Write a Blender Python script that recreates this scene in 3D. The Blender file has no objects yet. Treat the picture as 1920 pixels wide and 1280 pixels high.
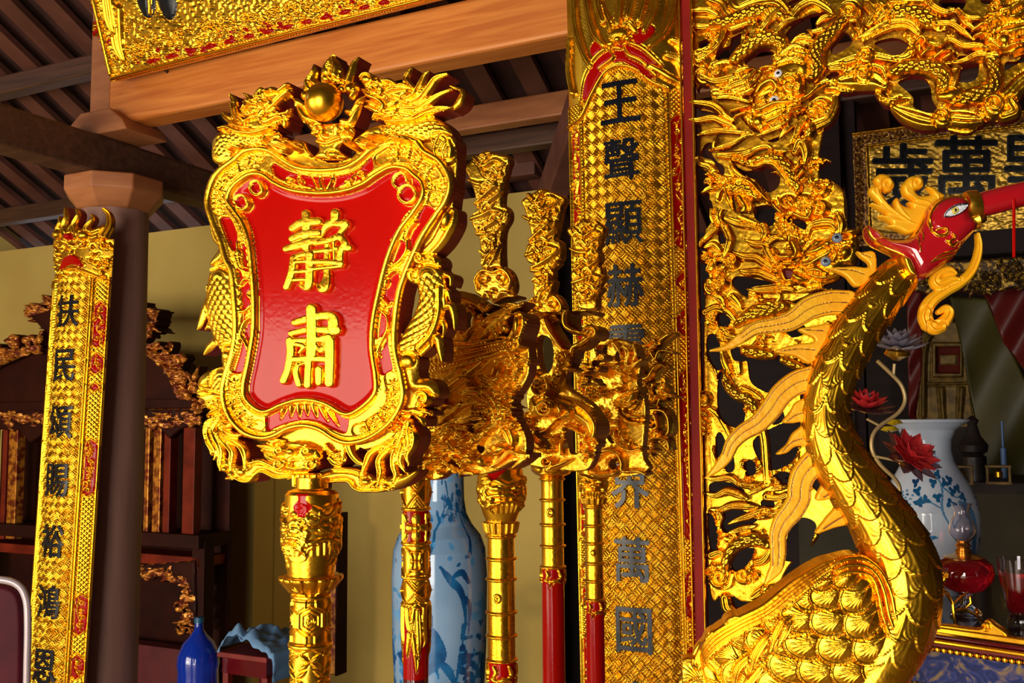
import bpy, bmesh, math, random
import numpy as np
from mathutils import Vector, Matrix
sc = bpy.context.scene
COL = sc.collection
PI = math.pi
# ---------------------------------------------------------------- camera
F = 1800.0; CX, CY = 960.0, 640.0
PITCH = math.radians(4.8); ROLL = math.radians(-0.39)
CAM = np.array([0.0, 0.0, 1.75])
_fw = np.array([0, math.cos(PITCH), math.sin(PITCH)]); _up0 = np.array([0, -math.sin(PITCH), math.cos(PITCH)]); _rt0 = np.array([1.0, 0, 0])
RT = _rt0*math.cos(ROLL)+_up0*math.sin(ROLL); UP = _up0*math.cos(ROLL)-_rt0*math.sin(ROLL)
cd = bpy.data.cameras.new('camera'); cam = bpy.data.objects.new('camera', cd); COL.objects.link(cam)
cd.sensor_width = 36.0; cd.lens = 36.0*F/1920.0; cd.clip_start = 0.05; cd.clip_end = 60
_m = Matrix(((RT[0], UP[0], -_fw[0], CAM[0]), (RT[1], UP[1], -_fw[1], CAM[1]), (RT[2], UP[2], -_fw[2], CAM[2]), (0, 0, 0, 1)))
cam.matrix_world = _m
sc.camera = cam
YAW = math.radians(26)
AX = np.array([math.cos(YAW), -math.sin(YAW), 0.0])     # along the bay, towards the right and nearer
BX = np.array([math.sin(YAW), math.cos(YAW), 0.0])      # into the hall
ZX = np.array([0, 0, 1.0])
# ---------------------------------------------------------------- light
sc.view_settings.view_transform = 'Standard'; sc.view_settings.look = 'None'
sc.view_settings.gamma = 1.0; sc.view_settings.use_curve_mapping = False
sc.view_settings.exposure = -0.30
w = bpy.data.worlds.new('sky'); sc.world = w; w.use_nodes = True
bg = w.node_tree.nodes['Background']; bg.inputs[0].default_value = (0.88, 0.92, 1.0, 1); bg.inputs[1].default_value = 1.0
def area(name, loc, target, sx, sy, power, color):
    l = bpy.data.lights.new(name, 'AREA'); l.shape = 'RECTANGLE'; l.size = sx; l.size_y = sy; l.energy = power; l.color = color
    o = bpy.data.objects.new(name, l); COL.objects.link(o); o.location = loc
    o.rotation_euler = (Vector(target)-Vector(loc)).to_track_quat('-Z', 'Y').to_euler(); return o
_ab = lambda a, b, z: tuple(AX*a+BX*b+ZX*z)      # daylight coming in through the two front doorways, and a low sun
area('door_light_left', _ab(-4.4, -2.85, 1.3), _ab(-3.0, 3.0, 1.9), 3.3, 2.3, 275, (1.0, 0.87, 0.68))
area('door_light_right', _ab(-0.6, -2.85, 1.3), _ab(-.2, 2.4, 1.7), 1.9, 2.3, 200, (1.0, 0.92, 0.80))
sunl = bpy.data.lights.new('low_sun', 'SUN'); sunl.energy = 0.5; sunl.angle = math.radians(2.5); sunl.color = (1.0, 0.80, 0.55)
sun = bpy.data.objects.new('low_sun', sunl); COL.objects.link(sun)
sun.rotation_euler = Vector((0.62, 0.74, -0.040)).to_track_quat('-Z', 'Y').to_euler()

# ---------------------------------------------------------------- projection helpers
def rays(x, y):
    x = np.asarray(x, float); y = np.asarray(y, float)
    a = (x-CX)/F; b = (CY-y)/F
    return a[..., None]*RT+b[..., None]*UP+_fw
def P(px, py, Y):
    d = rays(px, py); return CAM+d*(Y/d[1])
class Plane:
    def __init__(s, px, py, Y, yaw=YAW, tilt=0.0):
        s.p0 = P(px, py, Y); s.n = np.array([-math.sin(yaw)*math.cos(tilt), -math.cos(yaw)*math.cos(tilt), math.sin(tilt)]); s.k = Y/F
    def __call__(s, x, y, h=0.0):
        d = rays(x, y); t = (s.n@(s.p0-CAM))/(d@s.n)
        h = np.asarray(h, float)
        return CAM+d*t[..., None]+s.n*(h[..., None]*s.k)
    def pt(s, x, y, h=0.0): return s(np.array(x, float), np.array(y, float), np.array(h, float))

# ---------------------------------------------------------------- object helpers
def empty(name, label, cat, loc=(0, 0, 0), group=None, kind=None):
    o = bpy.data.objects.new(name, None); COL.objects.link(o); o.location = loc; o.empty_display_size = .05
    tag(o, label, cat, group, kind); return o
def tag(o, label=None, cat=None, group=None, kind=None):
    if label: o['label'] = label
    if cat: o['category'] = cat
    if group: o['group'] = group
    if kind: o['kind'] = kind
    return o
def link(name, me, mats, parent=None, smooth=True):
    o = bpy.data.objects.new(name, me); COL.objects.link(o)
    for m in (mats if isinstance(mats, (list, tuple)) else [mats]): me.materials.append(m)
    if smooth:
        me.polygons.foreach_set('use_smooth', np.ones(len(me.polygons), bool))
    if parent is not None:
        o.parent = parent
        q = parent; T = Vector((0, 0, 0))
        while q is not None: T += q.location; q = q.parent
        me.transform(Matrix.Translation(-T))
    return o
def npmesh(name, V, Q, mi=None):
    V = np.asarray(V, np.float32); Q = np.asarray(Q, np.int32)
    me = bpy.data.meshes.new(name)
    me.vertices.add(len(V)); me.vertices.foreach_set('co', V.ravel())
    n = Q.shape[1]
    me.loops.add(Q.size); me.loops.foreach_set('vertex_index', Q.ravel())
    me.polygons.add(len(Q)); me.polygons.foreach_set('loop_start', np.arange(0, Q.size, n, dtype=np.int32))
    if mi is not None: me.polygons.foreach_set('material_index', np.asarray(mi, np.int32))
    me.update(calc_edges=True); me.validate(); return me
class MB:
    """collects simple solids into one mesh"""
    def __init__(s): s.v = []; s.f = []; s.m = []
    def add(s, V, Fc, mi=0):
        b = len(s.v); s.v += [tuple(map(float, v)) for v in V]; s.f += [tuple(i+b for i in f) for f in Fc]; s.m += [mi]*len(Fc); return s
    def box(s, c, sx, sy, sz, ax=AX, ay=BX, az=ZX, mi=0):
        c = np.array(c, float); V = []
        for k in (-1, 1):
            for j in (-1, 1):
                for i in (-1, 1): V.append(c+ax*i*sx/2+ay*j*sy/2+az*k*sz/2)
        return s.add(V, [(0, 2, 3, 1), (4, 5, 7, 6), (0, 1, 5, 4), (2, 6, 7, 3), (0, 4, 6, 2), (1, 3, 7, 5)], mi)
    def beam(s, a, b, w, h, mi=0, up=ZX):
        a = np.array(a, float); b = np.array(b, float); d = (b-a)/np.linalg.norm(b-a); sd = np.cross(d, up); sd /= np.linalg.norm(sd); u = np.cross(sd, d)
        return s.box((a+b)/2, np.linalg.norm(b-a), w, h, d, sd, u, mi)
    def tube(s, pts, rad, n=10, mi=0, cap=True, flat=1.0):
        pts = np.array(pts, float); m = len(pts); rad = np.broadcast_to(np.asarray(rad, float), (m,))
        T = np.gradient(pts, axis=0); T /= np.linalg.norm(T, axis=1)[:, None]+1e-12
        ref = np.array([0, 0, 1.0]) if abs(T[0][2]) < .9 else np.array([1.0, 0, 0])
        u = np.cross(T[0], ref); u /= np.linalg.norm(u); V = []
        for i in range(m):
            u = u-T[i]*(u@T[i]); u /= np.linalg.norm(u); v = np.cross(T[i], u)
            for k in range(n):
                a = 2*PI*k/n; V.append(pts[i]+(u*math.cos(a)+v*math.sin(a)*flat)*rad[i])
        Fc = [(i*n+k, i*n+(k+1) % n, (i+1)*n+(k+1) % n, (i+1)*n+k) for i in range(m-1) for k in range(n)]
        if cap: Fc += [tuple(range(n))[::-1], tuple((m-1)*n+k for k in range(n))]
        return s.add(V, Fc, mi)
    def lathe(s, c, prof, n=32, mi=0, axis=ZX, ax=AX):
        c = np.array(c, float); ay = np.cross(axis, ax); V = []
        for r, z in prof:
            for k in range(n):
                a = 2*PI*k/n; V.append(c+axis*z+(ax*math.cos(a)+ay*math.sin(a))*r)
        m = len(prof)
        Fc = [(i*n+k, i*n+(k+1) % n, (i+1)*n+(k+1) % n, (i+1)*n+k) for i in range(m-1) for k in range(n)]
        Fc += [tuple(range(n))[::-1], tuple((m-1)*n+k for k in range(n))]
        return s.add(V, Fc, mi)
    def build(s, name, mats, parent=None, smooth=False, bevel=0):
        me = bpy.data.meshes.new(name); me.from_pydata(s.v, [], s.f); me.polygons.foreach_set('material_index', s.m); me.update()
        o = link(name, me, mats, parent, smooth)
        if bevel:
            b = o.modifiers.new('bevel', 'BEVEL'); b.width = bevel; b.segments = 2; b.limit_method = 'ANGLE'; b.harden_normals = False
        if smooth:
            e = o.modifiers.new('split', 'EDGE_SPLIT'); e.split_angle = math.radians(40)
        return o

# ---------------------------------------------------------------- splines
def spl(pts, step=2.5, closed=False):
    p = np.array(pts, float)
    n = len(p)
    if n < 3 and not closed:
        L = np.linalg.norm(p[1, :2]-p[0, :2]); k = max(2, int(L/step)); t = np.linspace(0, 1, k)[:, None]; return p[0]*(1-t)+p[1]*t
    out = []
    seg = n if closed else n-1
    for i in range(seg):
        if closed: a, b, c, d = p[(i-1) % n], p[i], p[(i+1) % n], p[(i+2) % n]
        else:
            b, c = p[i], p[i+1]; a = p[i-1] if i > 0 else 2*b-c; d = p[i+2] if i+2 < n else 2*c-b
        k = max(2, int(math.ceil(np.linalg.norm((c-b)[:2])/step)))
        t = np.linspace(0, 1, k, endpoint=False)[:, None]
        out.append(.5*((2*b)+(-a+c)*t+(2*a-5*b+4*c-d)*t*t+(-a+3*b-3*c+d)*t**3))
    if not closed: out.append(p[-1:])
    return np.concatenate(out)
def curl(cx, cy, r, a0=0, turns=1.5, w=3, d=1, end=.15, w1=None):
    """spiral from outside in; a0 in degrees"""
    n = max(8, int(turns*14)); a0 = math.radians(a0); o = []
    for i in range(n):
        t = i/(n-1); a = a0+d*turns*2*PI*t; rr = r*(1-t*(1-end))
        o.append((cx+rr*math.cos(a), cy+rr*math.sin(a), w+( (w1 if w1 is not None else w*.8)-w)*t))
    return o
def sstep(x): x = np.clip(x, 0, 1); return x*x*(3-2*x)
_rs = np.random.RandomState(7); _NT = _rs.rand(64, 64)
def vnoise(x, y):
    xi = np.floor(x).astype(int); yi = np.floor(y).astype(int); fx = sstep(x-xi); fy = sstep(y-yi)
    g = lambda a, b: _NT[a % 64, b % 64]
    return (g(xi, yi)*(1-fx)+g(xi+1, yi)*fx)*(1-fy)+(g(xi, yi+1)*(1-fx)+g(xi+1, yi+1)*fx)*fy

# ---------------------------------------------------------------- carved relief
class Rel:
    """carving: every stroke, boss and polygon is laid over the ones before it, like chisel work in layers"""
    def __init__(s, x0, y0, x1, y1, step=1.5):
        s.x0, s.y0, s.st = x0, y0, step
        s.xs = np.arange(x0, x1+step, step); s.ys = np.arange(y0, y1+step, step)
        s.X, s.Y = np.meshgrid(s.xs, s.ys); s.H = np.zeros(s.X.shape); s.SD = np.full(s.X.shape, -1e3); s.M = np.zeros(s.X.shape, np.int8)
        s.ox = s.oy = 0.0; s.k = 1.0; s.wm = 1.0; s.dig = 0.9
    def tf(s, ox=0, oy=0, k=1.0): s.ox, s.oy, s.k = ox, oy, k; return s
    def _t(s, pts):
        p = np.array(pts, float); p[:, 0] = s.ox+p[:, 0]/s.k; p[:, 1] = s.oy+p[:, 1]/s.k
        if p.shape[1] > 2: p[:, 2:] /= s.k
        return p
    def _sl(s, p, pad):
        i0 = max(0, int((p[:, 0].min()-pad-s.x0)/s.st)); i1 = min(len(s.xs), int((p[:, 0].max()+pad-s.x0)/s.st)+2)
        j0 = max(0, int((p[:, 1].min()-pad-s.y0)/s.st)); j1 = min(len(s.ys), int((p[:, 1].max()+pad-s.y0)/s.st)+2)
        return None if i1-i0 < 1 or j1-j0 < 1 else (slice(j0, j1), slice(i0, i1))
    def _put(s, sl, sd, hh, base, mat, mode, aa):
        H = s.H[sl]; b = H if base == 'add' else base
        new = b+hh
        if mode == 'max': new = np.maximum(H, new)
        solid = s.SD[sl] > 0
        w = np.where(solid, sstep(sd/aa), (sd > -2).astype(float))
        s.H[sl] = np.where(sd > (-2 if mode != 'in' else 0), H*(1-w)+new*w, H)
        if mode == 'over' and base != 'add' and s.dig:
            gq = solid & (sd <= -.15) & (sd > -1.25*s.st-.15); s.H[sl] = np.where(gq, np.minimum(s.H[sl], s.H[sl]*.25+b*.75)-s.dig, s.H[sl])
        if mode != 'in': s.SD[sl] = np.maximum(s.SD[sl], sd)
        s.M[sl] = np.where(sd > 0, mat, s.M[sl])
    def stroke(s, pts, w=None, h=6, base=0, prof='round', gr=0, gd=.25, sc_=0, mat=0, mode='over', aa=1.6, closed=False, k=1.0):
        if w is not None: pts = [(q[0], q[1], w) for q in pts]
        p = s._t(pts); sp = spl(p, 2.5, closed); sp[:, 2] = np.maximum(sp[:, 2]*s.wm, .3)
        if closed: sp = np.vstack([sp, sp[:1]])
        return s._seg(sp, h, base, prof, gr, gd, sc_/s.k, mat, mode, aa)
    def _seg(s, sp, h, base, prof, gr, gd, sc_, mat, mode, aa):
        mw = sp[:, 2].max(); sl = s._sl(sp, mw+3)
        if sl is None: return s
        X = s.X[sl]; Y = s.Y[sl]; best = np.full(X.shape, -1e3); S = np.zeros(X.shape); L = np.zeros(X.shape); W = np.ones(X.shape); s0 = 0.0
        for a, b in zip(sp[:-1], sp[1:]):
            dx, dy = b[0]-a[0], b[1]-a[1]; L2 = dx*dx+dy*dy
            if L2 < 1e-9: continue
            ln = math.sqrt(L2); pad = max(a[2], b[2])+3
            i0 = max(0, int((min(a[0], b[0])-pad-X[0, 0])/s.st)); i1 = int((max(a[0], b[0])+pad-X[0, 0])/s.st)+2
            j0 = max(0, int((min(a[1], b[1])-pad-Y[0, 0])/s.st)); j1 = int((max(a[1], b[1])+pad-Y[0, 0])/s.st)+2
            if i1 <= 0 or j1 <= 0: s0 += ln; continue
            q = (slice(j0, j1), slice(i0, i1)); x = X[q]; y = Y[q]
            if x.size == 0: s0 += ln; continue
            t = np.clip(((x-a[0])*dx+(y-a[1])*dy)/L2, 0, 1); ex = x-a[0]-t*dx; ey = y-a[1]-t*dy
            d = np.sqrt(ex*ex+ey*ey); ww = a[2]+(b[2]-a[2])*t; sd = ww-d; m = sd > best[q]
            best[q] = np.where(m, sd, best[q]); S[q] = np.where(m, s0+t*ln, S[q])
            L[q] = np.where(m, d*np.sign(ey*dx-ex*dy), L[q]); W[q] = np.where(m, ww, W[q]); s0 += ln
        q = np.clip(1-best/np.maximum(W, .5), 0, 1); v = L/np.maximum(W, .5)
        if prof == 'round': hp = np.sqrt(np.clip(1-q*q, 0, 1))
        elif prof == 'flat': hp = sstep(best/2.5)
        elif prof == 'pillow': c_ = np.clip(best/3.6, 0, 1); hp = np.sqrt(1-(1-c_)**2)*(.88+.12*np.sqrt(np.clip(1-q*q, 0, 1)))
        elif prof == 'ridge': hp = 1-q
        elif prof == 'dish': hp = .45+.55*q**2; hp = hp*sstep(best/1.5)
        else: hp = np.ones_like(q)
        hp = hp*np.minimum(1, .35+.65*W/mw)
        if gr: hp = hp*(1-gd*(.5-.5*np.cos(2*PI*gr*(v*.5+.5)+PI))*1.6)
        if sc_:
            a_ = sc_/1.0; u = L/a_; hs = np.zeros_like(u)-.2; r0 = np.floor(S/(a_*.8))
            for dk in (-1, 0, 1, 2):
                kk = r0+dk; ds = (S-kk*a_*.8)/a_; off = (np.mod(kk, 2))*.5; du = np.mod(u+off+.5, 1)-.5
                d2 = (ds/1.05)**2+(du/.58)**2
                hs = np.maximum(hs, np.where(d2 < 1, np.sqrt(np.clip(1-d2, 0, 1))*.7+.55*ds, -.3))
            hp = hp*(.60)+hs*.55*np.sqrt(np.clip(1-q*q, 0, 1))*min(1.0, a_/4.0)
        s._put(sl, best, h*hp, base, mat, mode, aa); return s
    def ell(s, cx, cy, rx, ry=None, rot=0, h=6, base=0, mat=0, mode='over', prof='round', aa=1.6):
        ry = ry or rx; c = s._t([(cx, cy)])[0]; rx /= s.k; ry /= s.k; sl = s._sl(c[None], max(rx, ry)+3)
        if sl is None: return s
        X = s.X[sl]-c[0]; Y = s.Y[sl]-c[1]; a = math.radians(rot); u = (X*math.cos(a)+Y*math.sin(a))/rx; v = (-X*math.sin(a)+Y*math.cos(a))/ry
        q = np.sqrt(u*u+v*v); sd = (1-q)*min(rx, ry)
        hp = np.sqrt(np.clip(1-q*q, 0, 1)) if prof == 'round' else (sstep(sd/2.5) if prof == 'flat' else np.clip(q, 0, 1)**2*.8+.2)
        s._put(sl, sd, h*hp, base, mat, mode, aa); return s
    def sdpoly(s, p, sl):
        X = s.X[sl]; Y = s.Y[sl]; d = np.full(X.shape, 1e9); ins = np.zeros(X.shape, bool)
        for a, b in zip(p, np.roll(p, -1, 0)):
            dx, dy = b[0]-a[0], b[1]-a[1]; L2 = dx*dx+dy*dy+1e-12
            t = np.clip(((X-a[0])*dx+(Y-a[1])*dy)/L2, 0, 1); d = np.minimum(d, (X-a[0]-t*dx)**2+(Y-a[1]-t*dy)**2)
            c = ((a[1] > Y) != (b[1] > Y)) & (X < dx*(Y-a[1])/(dy if abs(dy) > 1e-9 else 1e-9)+a[0]); ins ^= c
        d = np.sqrt(d); return np.where(ins, d, -d)
    def poly(s, pts, h=6, edge=4, base=0, mat=0, mode='over', smooth=True, aa=1.6, step=6):
        p = s._t([q[:2] for q in pts])
        if smooth: p = spl(p, step, True)
        sl = s._sl(p, 4)
        if sl is None: return s
        sd = s.sdpoly(p, sl); s._put(sl, sd, h*np.sqrt(np.clip(1-(1-np.clip(sd/edge, 0, 1))**2, 0, 1)), base, mat, mode, aa); return s
    def cut(s, pts, smooth=True):
        p = s._t([q[:2] for q in pts])
        if smooth: p = spl(p, 5, True)
        sl = s._sl(p, 4)
        if sl is None: return s
        s.SD[sl] = np.minimum(s.SD[sl], -s.sdpoly(p, sl)); return s
    def cloud(s, cx, cy, r, a0=200, d=1, h=7, base=0, turns=1.6, mat=0):
        s.ell(cx, cy, r, r, 0, h*.75, base, mat); s.stroke(curl(cx, cy, r*.80, a0, turns, r*.17, d, .12), h=h*.55, base='add', mode='over', mat=mat); return s
    def flame(s, x0, y0, x1, y1, w, amp=.12, waves=1, h=6, base=0, gr=2, mat=0, ph=1):
        n = 9; dx, dy = x1-x0, y1-y0; L = math.hypot(dx, dy); o = []
        for i in range(n):
            t = i/(n-1); k = math.sin(t*waves*2*PI)*amp*L*ph*(.4+.6*t); o.append((x0+dx*t-dy/L*k, y0+dy*t+dx/L*k, w*(1-t)**.7*(.75+.5*math.sin(min(1, t*2.2)*PI))+.4))
        return s.stroke(o, h=h, base=base, gr=gr, mat=mat)
    def noise(s, amp, sc_=6.0, ridg=False):
        n = vnoise(s.X/sc_, s.Y/sc_)*.65+vnoise(s.X/sc_*2.3+9, s.Y/sc_*2.3+5)*.35
        s.H += np.where(s.M == 1, .12, .5)*amp*(n-.5)*2; return s
    def mesh(s, name, mapper, mats, parent=None, thick=20, side=None, full=False):
        ny, nx = s.X.shape; s.H = s.H*1.3
        sd = s.SD
        if full: keep = np.ones((ny-1, nx-1), bool); X, Y = s.X, s.Y
        else:
            keep = (sd[:-1, :-1]+sd[1:, :-1]+sd[:-1, 1:]+sd[1:, 1:]) > 0
            keep &= np.minimum(np.minimum(sd[:-1, :-1], sd[1:, :-1]), np.minimum(sd[:-1, 1:], sd[1:, 1:])) > -2.2*s.st
            gy, gx = np.gradient(np.clip(sd, -6, 6), s.st); g2 = gx*gx+gy*gy+.2
            used = np.zeros((ny, nx), bool); used[:-1, :-1] |= keep; used[1:, :-1] |= keep; used[:-1, 1:] |= keep; used[1:, 1:] |= keep
            full_ = np.ones((ny, nx), bool)
            kp = np.zeros((ny+1, nx+1), bool); kp[1:-1, 1:-1] = keep
            inner = kp[:-1, :-1] & kp[1:, :-1] & kp[:-1, 1:] & kp[1:, 1:]
            bd = used & ~inner
            mv = np.clip(-sd/g2, -1.2*s.st, 1.2*s.st)
            X = s.X+np.where(bd, np.clip(mv*gx, -.9*s.st, .9*s.st), 0); Y = s.Y+np.where(bd, np.clip(mv*gy, -.9*s.st, .9*s.st), 0)
        idx = -np.ones((ny, nx), int); used = np.zeros((ny, nx), bool); used[:-1, :-1] |= keep; used[1:, :-1] |= keep; used[:-1, 1:] |= keep; used[1:, 1:] |= keep
        idx[used] = np.arange(used.sum()); V = mapper(X[used], Y[used], s.H[used])
        jj, ii = np.nonzero(keep)
        Q = np.stack([idx[jj, ii], idx[jj+1, ii], idx[jj+1, ii+1], idx[jj, ii+1]], 1); mi = s.M[jj, ii].astype(int)
        if thick and not full:
            K = np.zeros((ny+1, nx+1), bool); K[1:-1, 1:-1] = keep; E = []
            # edges with a face on one side only
            a, b = K[1:-1, 1:-1], K[:-2, 1:-1]; j, i = np.nonzero(a & ~b); E.append(np.stack([idx[j, i], idx[j, i+1]], 1))
            b = K[2:, 1:-1]; j, i = np.nonzero(a & ~b); E.append(np.stack([idx[j+1, i+1], idx[j+1, i]], 1))
            b = K[1:-1, :-2]; j, i = np.nonzero(a & ~b); E.append(np.stack([idx[j+1, i], idx[j, i]], 1))
            b = K[1:-1, 2:]; j, i = np.nonzero(a & ~b); E.append(np.stack([idx[j, i+1], idx[j+1, i+1]], 1))
            E = np.concatenate(E); n0 = len(V)
            Xu, Yu, Hu = X[used], Y[used], s.H[used]
            ub, inv = np.unique(E, return_inverse=True); inv = inv.reshape(E.shape)
            V1 = mapper(Xu[ub], Yu[ub], Hu[ub]); V2 = mapper(Xu[ub], Yu[ub], np.full(len(ub), -float(thick))); nb = len(ub)
            V = np.concatenate([V, V1, V2]); Qs = np.stack([n0+inv[:, 0], n0+inv[:, 1], n0+nb+inv[:, 1], n0+nb+inv[:, 0]], 1)
            sm = len(mats)-1 if side is None else side
            Q = np.concatenate([Q, Qs[:, ::-1] if False else Qs]); mi = np.concatenate([mi, np.full(len(Qs), sm)])
        me = npmesh(name, V, Q, mi)
        return link(name, me, mats, parent)

# ---------------------------------------------------------------- materials
def newmat(name):
    m = bpy.data.materials.new(name); m.use_nodes = True; nt = m.node_tree; b = nt.nodes['Principled BSDF']; return m, nt, b
def N(nt, t, **kw):
    n = nt.nodes.new(t)
    for k, v in kw.items():
        if k in n.inputs: n.inputs[k].default_value = v
        else: setattr(n, k, v)
    return n
def mat(name, c1, c2=None, rough=.5, metal=0.0, scale=12, bump=0.0, bscale=60, coat=0.0, spec=.5, stretch=(1, 1, 1), detail=4, contrast=(.35, .65), r2=None):
    m, nt, b = newmat(name); L = nt.links
    b.inputs['Metallic'].default_value = metal; b.inputs['Roughness'].default_value = rough; b.inputs['Coat Weight'].default_value = coat; b.inputs['Coat Roughness'].default_value = .08
    b.inputs['Specular IOR Level'].default_value = spec
    tc = N(nt, 'ShaderNodeTexCoord'); mp = N(nt, 'ShaderNodeMapping'); mp.inputs['Scale'].default_value = stretch; L.new(tc.outputs['Object'], mp.inputs[0])
    no = N(nt, 'ShaderNodeTexNoise', Scale=scale, Detail=detail); L.new(mp.outputs[0], no.inputs['Vector'])
    rp = N(nt, 'ShaderNodeValToRGB'); L.new(no.outputs[0], rp.inputs[0]); e = rp.color_ramp.elements
    e[0].position, e[1].position = contrast; e[0].color = (*c1, 1); e[1].color = (*(c2 or c1), 1); L.new(rp.outputs[0], b.inputs['Base Color'])
    if r2 is not None:
        mr = N(nt, 'ShaderNodeMapRange'); mr.inputs['To Min'].default_value = rough; mr.inputs['To Max'].default_value = r2; L.new(no.outputs[0], mr.inputs[0]); L.new(mr.outputs[0], b.inputs['Roughness'])
    if bump:
        n2 = N(nt, 'ShaderNodeTexNoise', Scale=bscale, Detail=3.0); L.new(mp.outputs[0], n2.inputs['Vector'])
        bp = N(nt, 'ShaderNodeBump', Strength=bump, Distance=.002); L.new(n2.outputs[0], bp.inputs['Height']); L.new(bp.outputs[0], b.inputs['Normal'])
    return m
GOLD = mat('gilded_wood', (.95, .455, .018), (1.0, .555, .03), .20, .99, 25, .04, 90, r2=.36)
GOLD_DK = mat('aged_gilding', (.72, .38, .022), (1.0, .56, .04), .20, .98, 18, .05, 90, r2=.36)
GOLD_OR = mat('warm_gilding', (1.0, .44, .006), (1.0, .52, .010), .38, .25, 22, .05, 90, r2=.4)
RED = mat('red_lacquer', (.36, .003, .0015), (.40, .004, .002), .12, 0, 9, 0, 12, coat=.03, spec=.18)
RED_DK = mat('dark_red_lacquer', (.15, .006, .003), (.21, .010, .005), .5, 0, 15, .1, 80)
REDPOLE = mat('crimson_pole_lacquer', (.085, .002, .006), (.11, .003, .008), .16, 0, 9, .03, 40, coat=.5)
BLACK = mat('black_lacquer', (.003, .004, .009), (.006, .008, .016), .26, 0, 9, 0, coat=0, spec=.35)
# ================================================================= THE HALL
WOOD = mat('warm_timber', (.30, .095, .030), (.44, .16, .055), .5, 0, 3.0, .15, 30, stretch=(1, 1, 6))
def grain(name, c1, c2, rough=.5):
    m, nt, b = newmat(name); L = nt.links; b.inputs['Roughness'].default_value = rough
    tc = N(nt, 'ShaderNodeTexCoord'); m0 = N(nt, 'ShaderNodeMapping'); m0.inputs['Rotation'].default_value = (0, 0, YAW); L.new(tc.outputs['Object'], m0.inputs[0]); mp = N(nt, 'ShaderNodeMapping'); mp.inputs['Scale'].default_value = (1.0, 14, 16); L.new(m0.outputs[0], mp.inputs[0])
    no = N(nt, 'ShaderNodeTexNoise', Scale=2.2, Detail=6.0, Distortion=.6); L.new(mp.outputs[0], no.inputs['Vector'])
    rp = N(nt, 'ShaderNodeValToRGB'); e = rp.color_ramp.elements; e[0].position = .36; e[1].position = .66; e[0].color = (*c1, 1); e[1].color = (*c2, 1); L.new(no.outputs[0], rp.inputs[0]); L.new(rp.outputs[0], b.inputs['Base Color'])
    bp = N(nt, 'ShaderNodeBump', Strength=.25, Distance=.003); L.new(no.outputs[0], bp.inputs['Height']); L.new(bp.outputs[0], b.inputs['Normal']); return m
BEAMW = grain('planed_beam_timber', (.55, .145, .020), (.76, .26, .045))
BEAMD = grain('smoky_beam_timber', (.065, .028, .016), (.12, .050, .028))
COLW = mat('column_timber', (.26, .13, .10), (.33, .17, .13), .6, 0, 2.5, .15, 30, stretch=(6, 6, .7))
BOARDS = mat('roof_boards', (.045, .016, .012), (.085, .030, .022), .7, 0, 4, .1, 30)
RAFT = mat('rafter_timber', (.11, .036, .024), (.17, .058, .038), .6, 0, 5, .1, 30)
PLASTER = mat('ochre_plaster', (.52, .36, .085), (.64, .47, .125), .85, 0, 1.6, .12, 60, contrast=(.3, .7))
FLOORM = mat('floor_tiles', (.34, .24, .17), (.42, .30, .21), .35, 0, 3, 0)
DKWALL = mat('dark_panel_timber', (.010, .0045, .0045), (.018, .008, .009), .85, 0, 4, .1, 30, stretch=(1, 1, 4))
def AB(a, b, z): return AX*a+BX*b+ZX*z
def struct(name, mb, m, **k): o = mb.build(name, m, **k); o['kind'] = 'structure'; return o
mb = MB(); mb.box(AB(-1.5, .9, -.05), 14, 11, .1); struct('floor', mb, FLOORM)
mb = MB(); mb.box(AB(-5.86, 4.85, 1.53), 3.48, .2, 3.06); mb.box(AB(-4.22, 5.16, 1.53), .2, .46, 3.06); struct('wall_back', mb, PLASTER)
mb = MB(); mb.box(AB(-3.4, 5.5, 1.6), 1.96, .2, 3.2); struct('wall_recess', mb, PLASTER)
mb = MB(); mb.box(AB(-7.5, 1.2, 2.1), .2, 8.6, 4.2); struct('wall_left', mb, PLASTER)
mb = MB(); mb.box(AB(.0, 6.1, 2), 7.6, .1, 4.0); struct('wall_right_back', mb, DKWALL)
mb = MB(); mb.box(AB(3.6, 1.5, 2), .1, 9, 4.4); struct('wall_right', mb, DKWALL)
# roof: boards over rafters over purlins
sl = .52; zr = lambda b: 3.22+(5.6-b)*sl
a_, b_ = AB(0, 6.1, zr(6.1)), AB(0, -.9, zr(-.9)); d = (b_-a_)/np.linalg.norm(b_-a_); nrm = np.cross(AX, d)
mb = MB(); mb.box((a_+b_)/2+nrm*.10*np.sign(nrm[2]), 17, np.linalg.norm(b_-a_), .05, AX, d, nrm); struct('ceiling', mb, BOARDS)
for i, a in enumerate(np.arange(-7.4, 2.6, .29)):
    mb = MB(); mb.box((a_+b_)/2+AX*(a), .13, np.linalg.norm(b_-a_), .04, AX, d, nrm); tag(mb.build('roof_rafter', RAFT), 'flat reddish rafter under the dark roof boards', 'rafter', 'parallel rafters of the roof', 'structure')
for i, b in enumerate((5.0, 4.0, 3.0, 2.0)):
    mb = MB(); mb.beam(AB(-7.5, b, zr(b)-.13), AB(3.4, b, zr(b)-.13), .11, .12); tag(mb.build('purlin', BEAMD, bevel=.012), 'dark square purlin crossing under the rafters', 'beam', 'purlins of the roof', 'structure')
a2, b2 = AB(0, -.9, zr(-.9)+.02), AB(0, -2.9, 3.56); d2 = (b2-a2)/np.linalg.norm(b2-a2); n2 = np.cross(AX, d2)
mb = MB(); mb.box((a2+b2)/2, 17, np.linalg.norm(b2-a2)+.1, .05, AX, d2, n2); struct('ceiling_front', mb, BOARDS)
mb = MB()
for a0, a1 in ((-7.5, -6.15), (-2.65, -1.7), (.5, 3.6)): mb.box(AB((a0+a1)/2, -3.0, 1.8), a1-a0, .12, 3.6)
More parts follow.
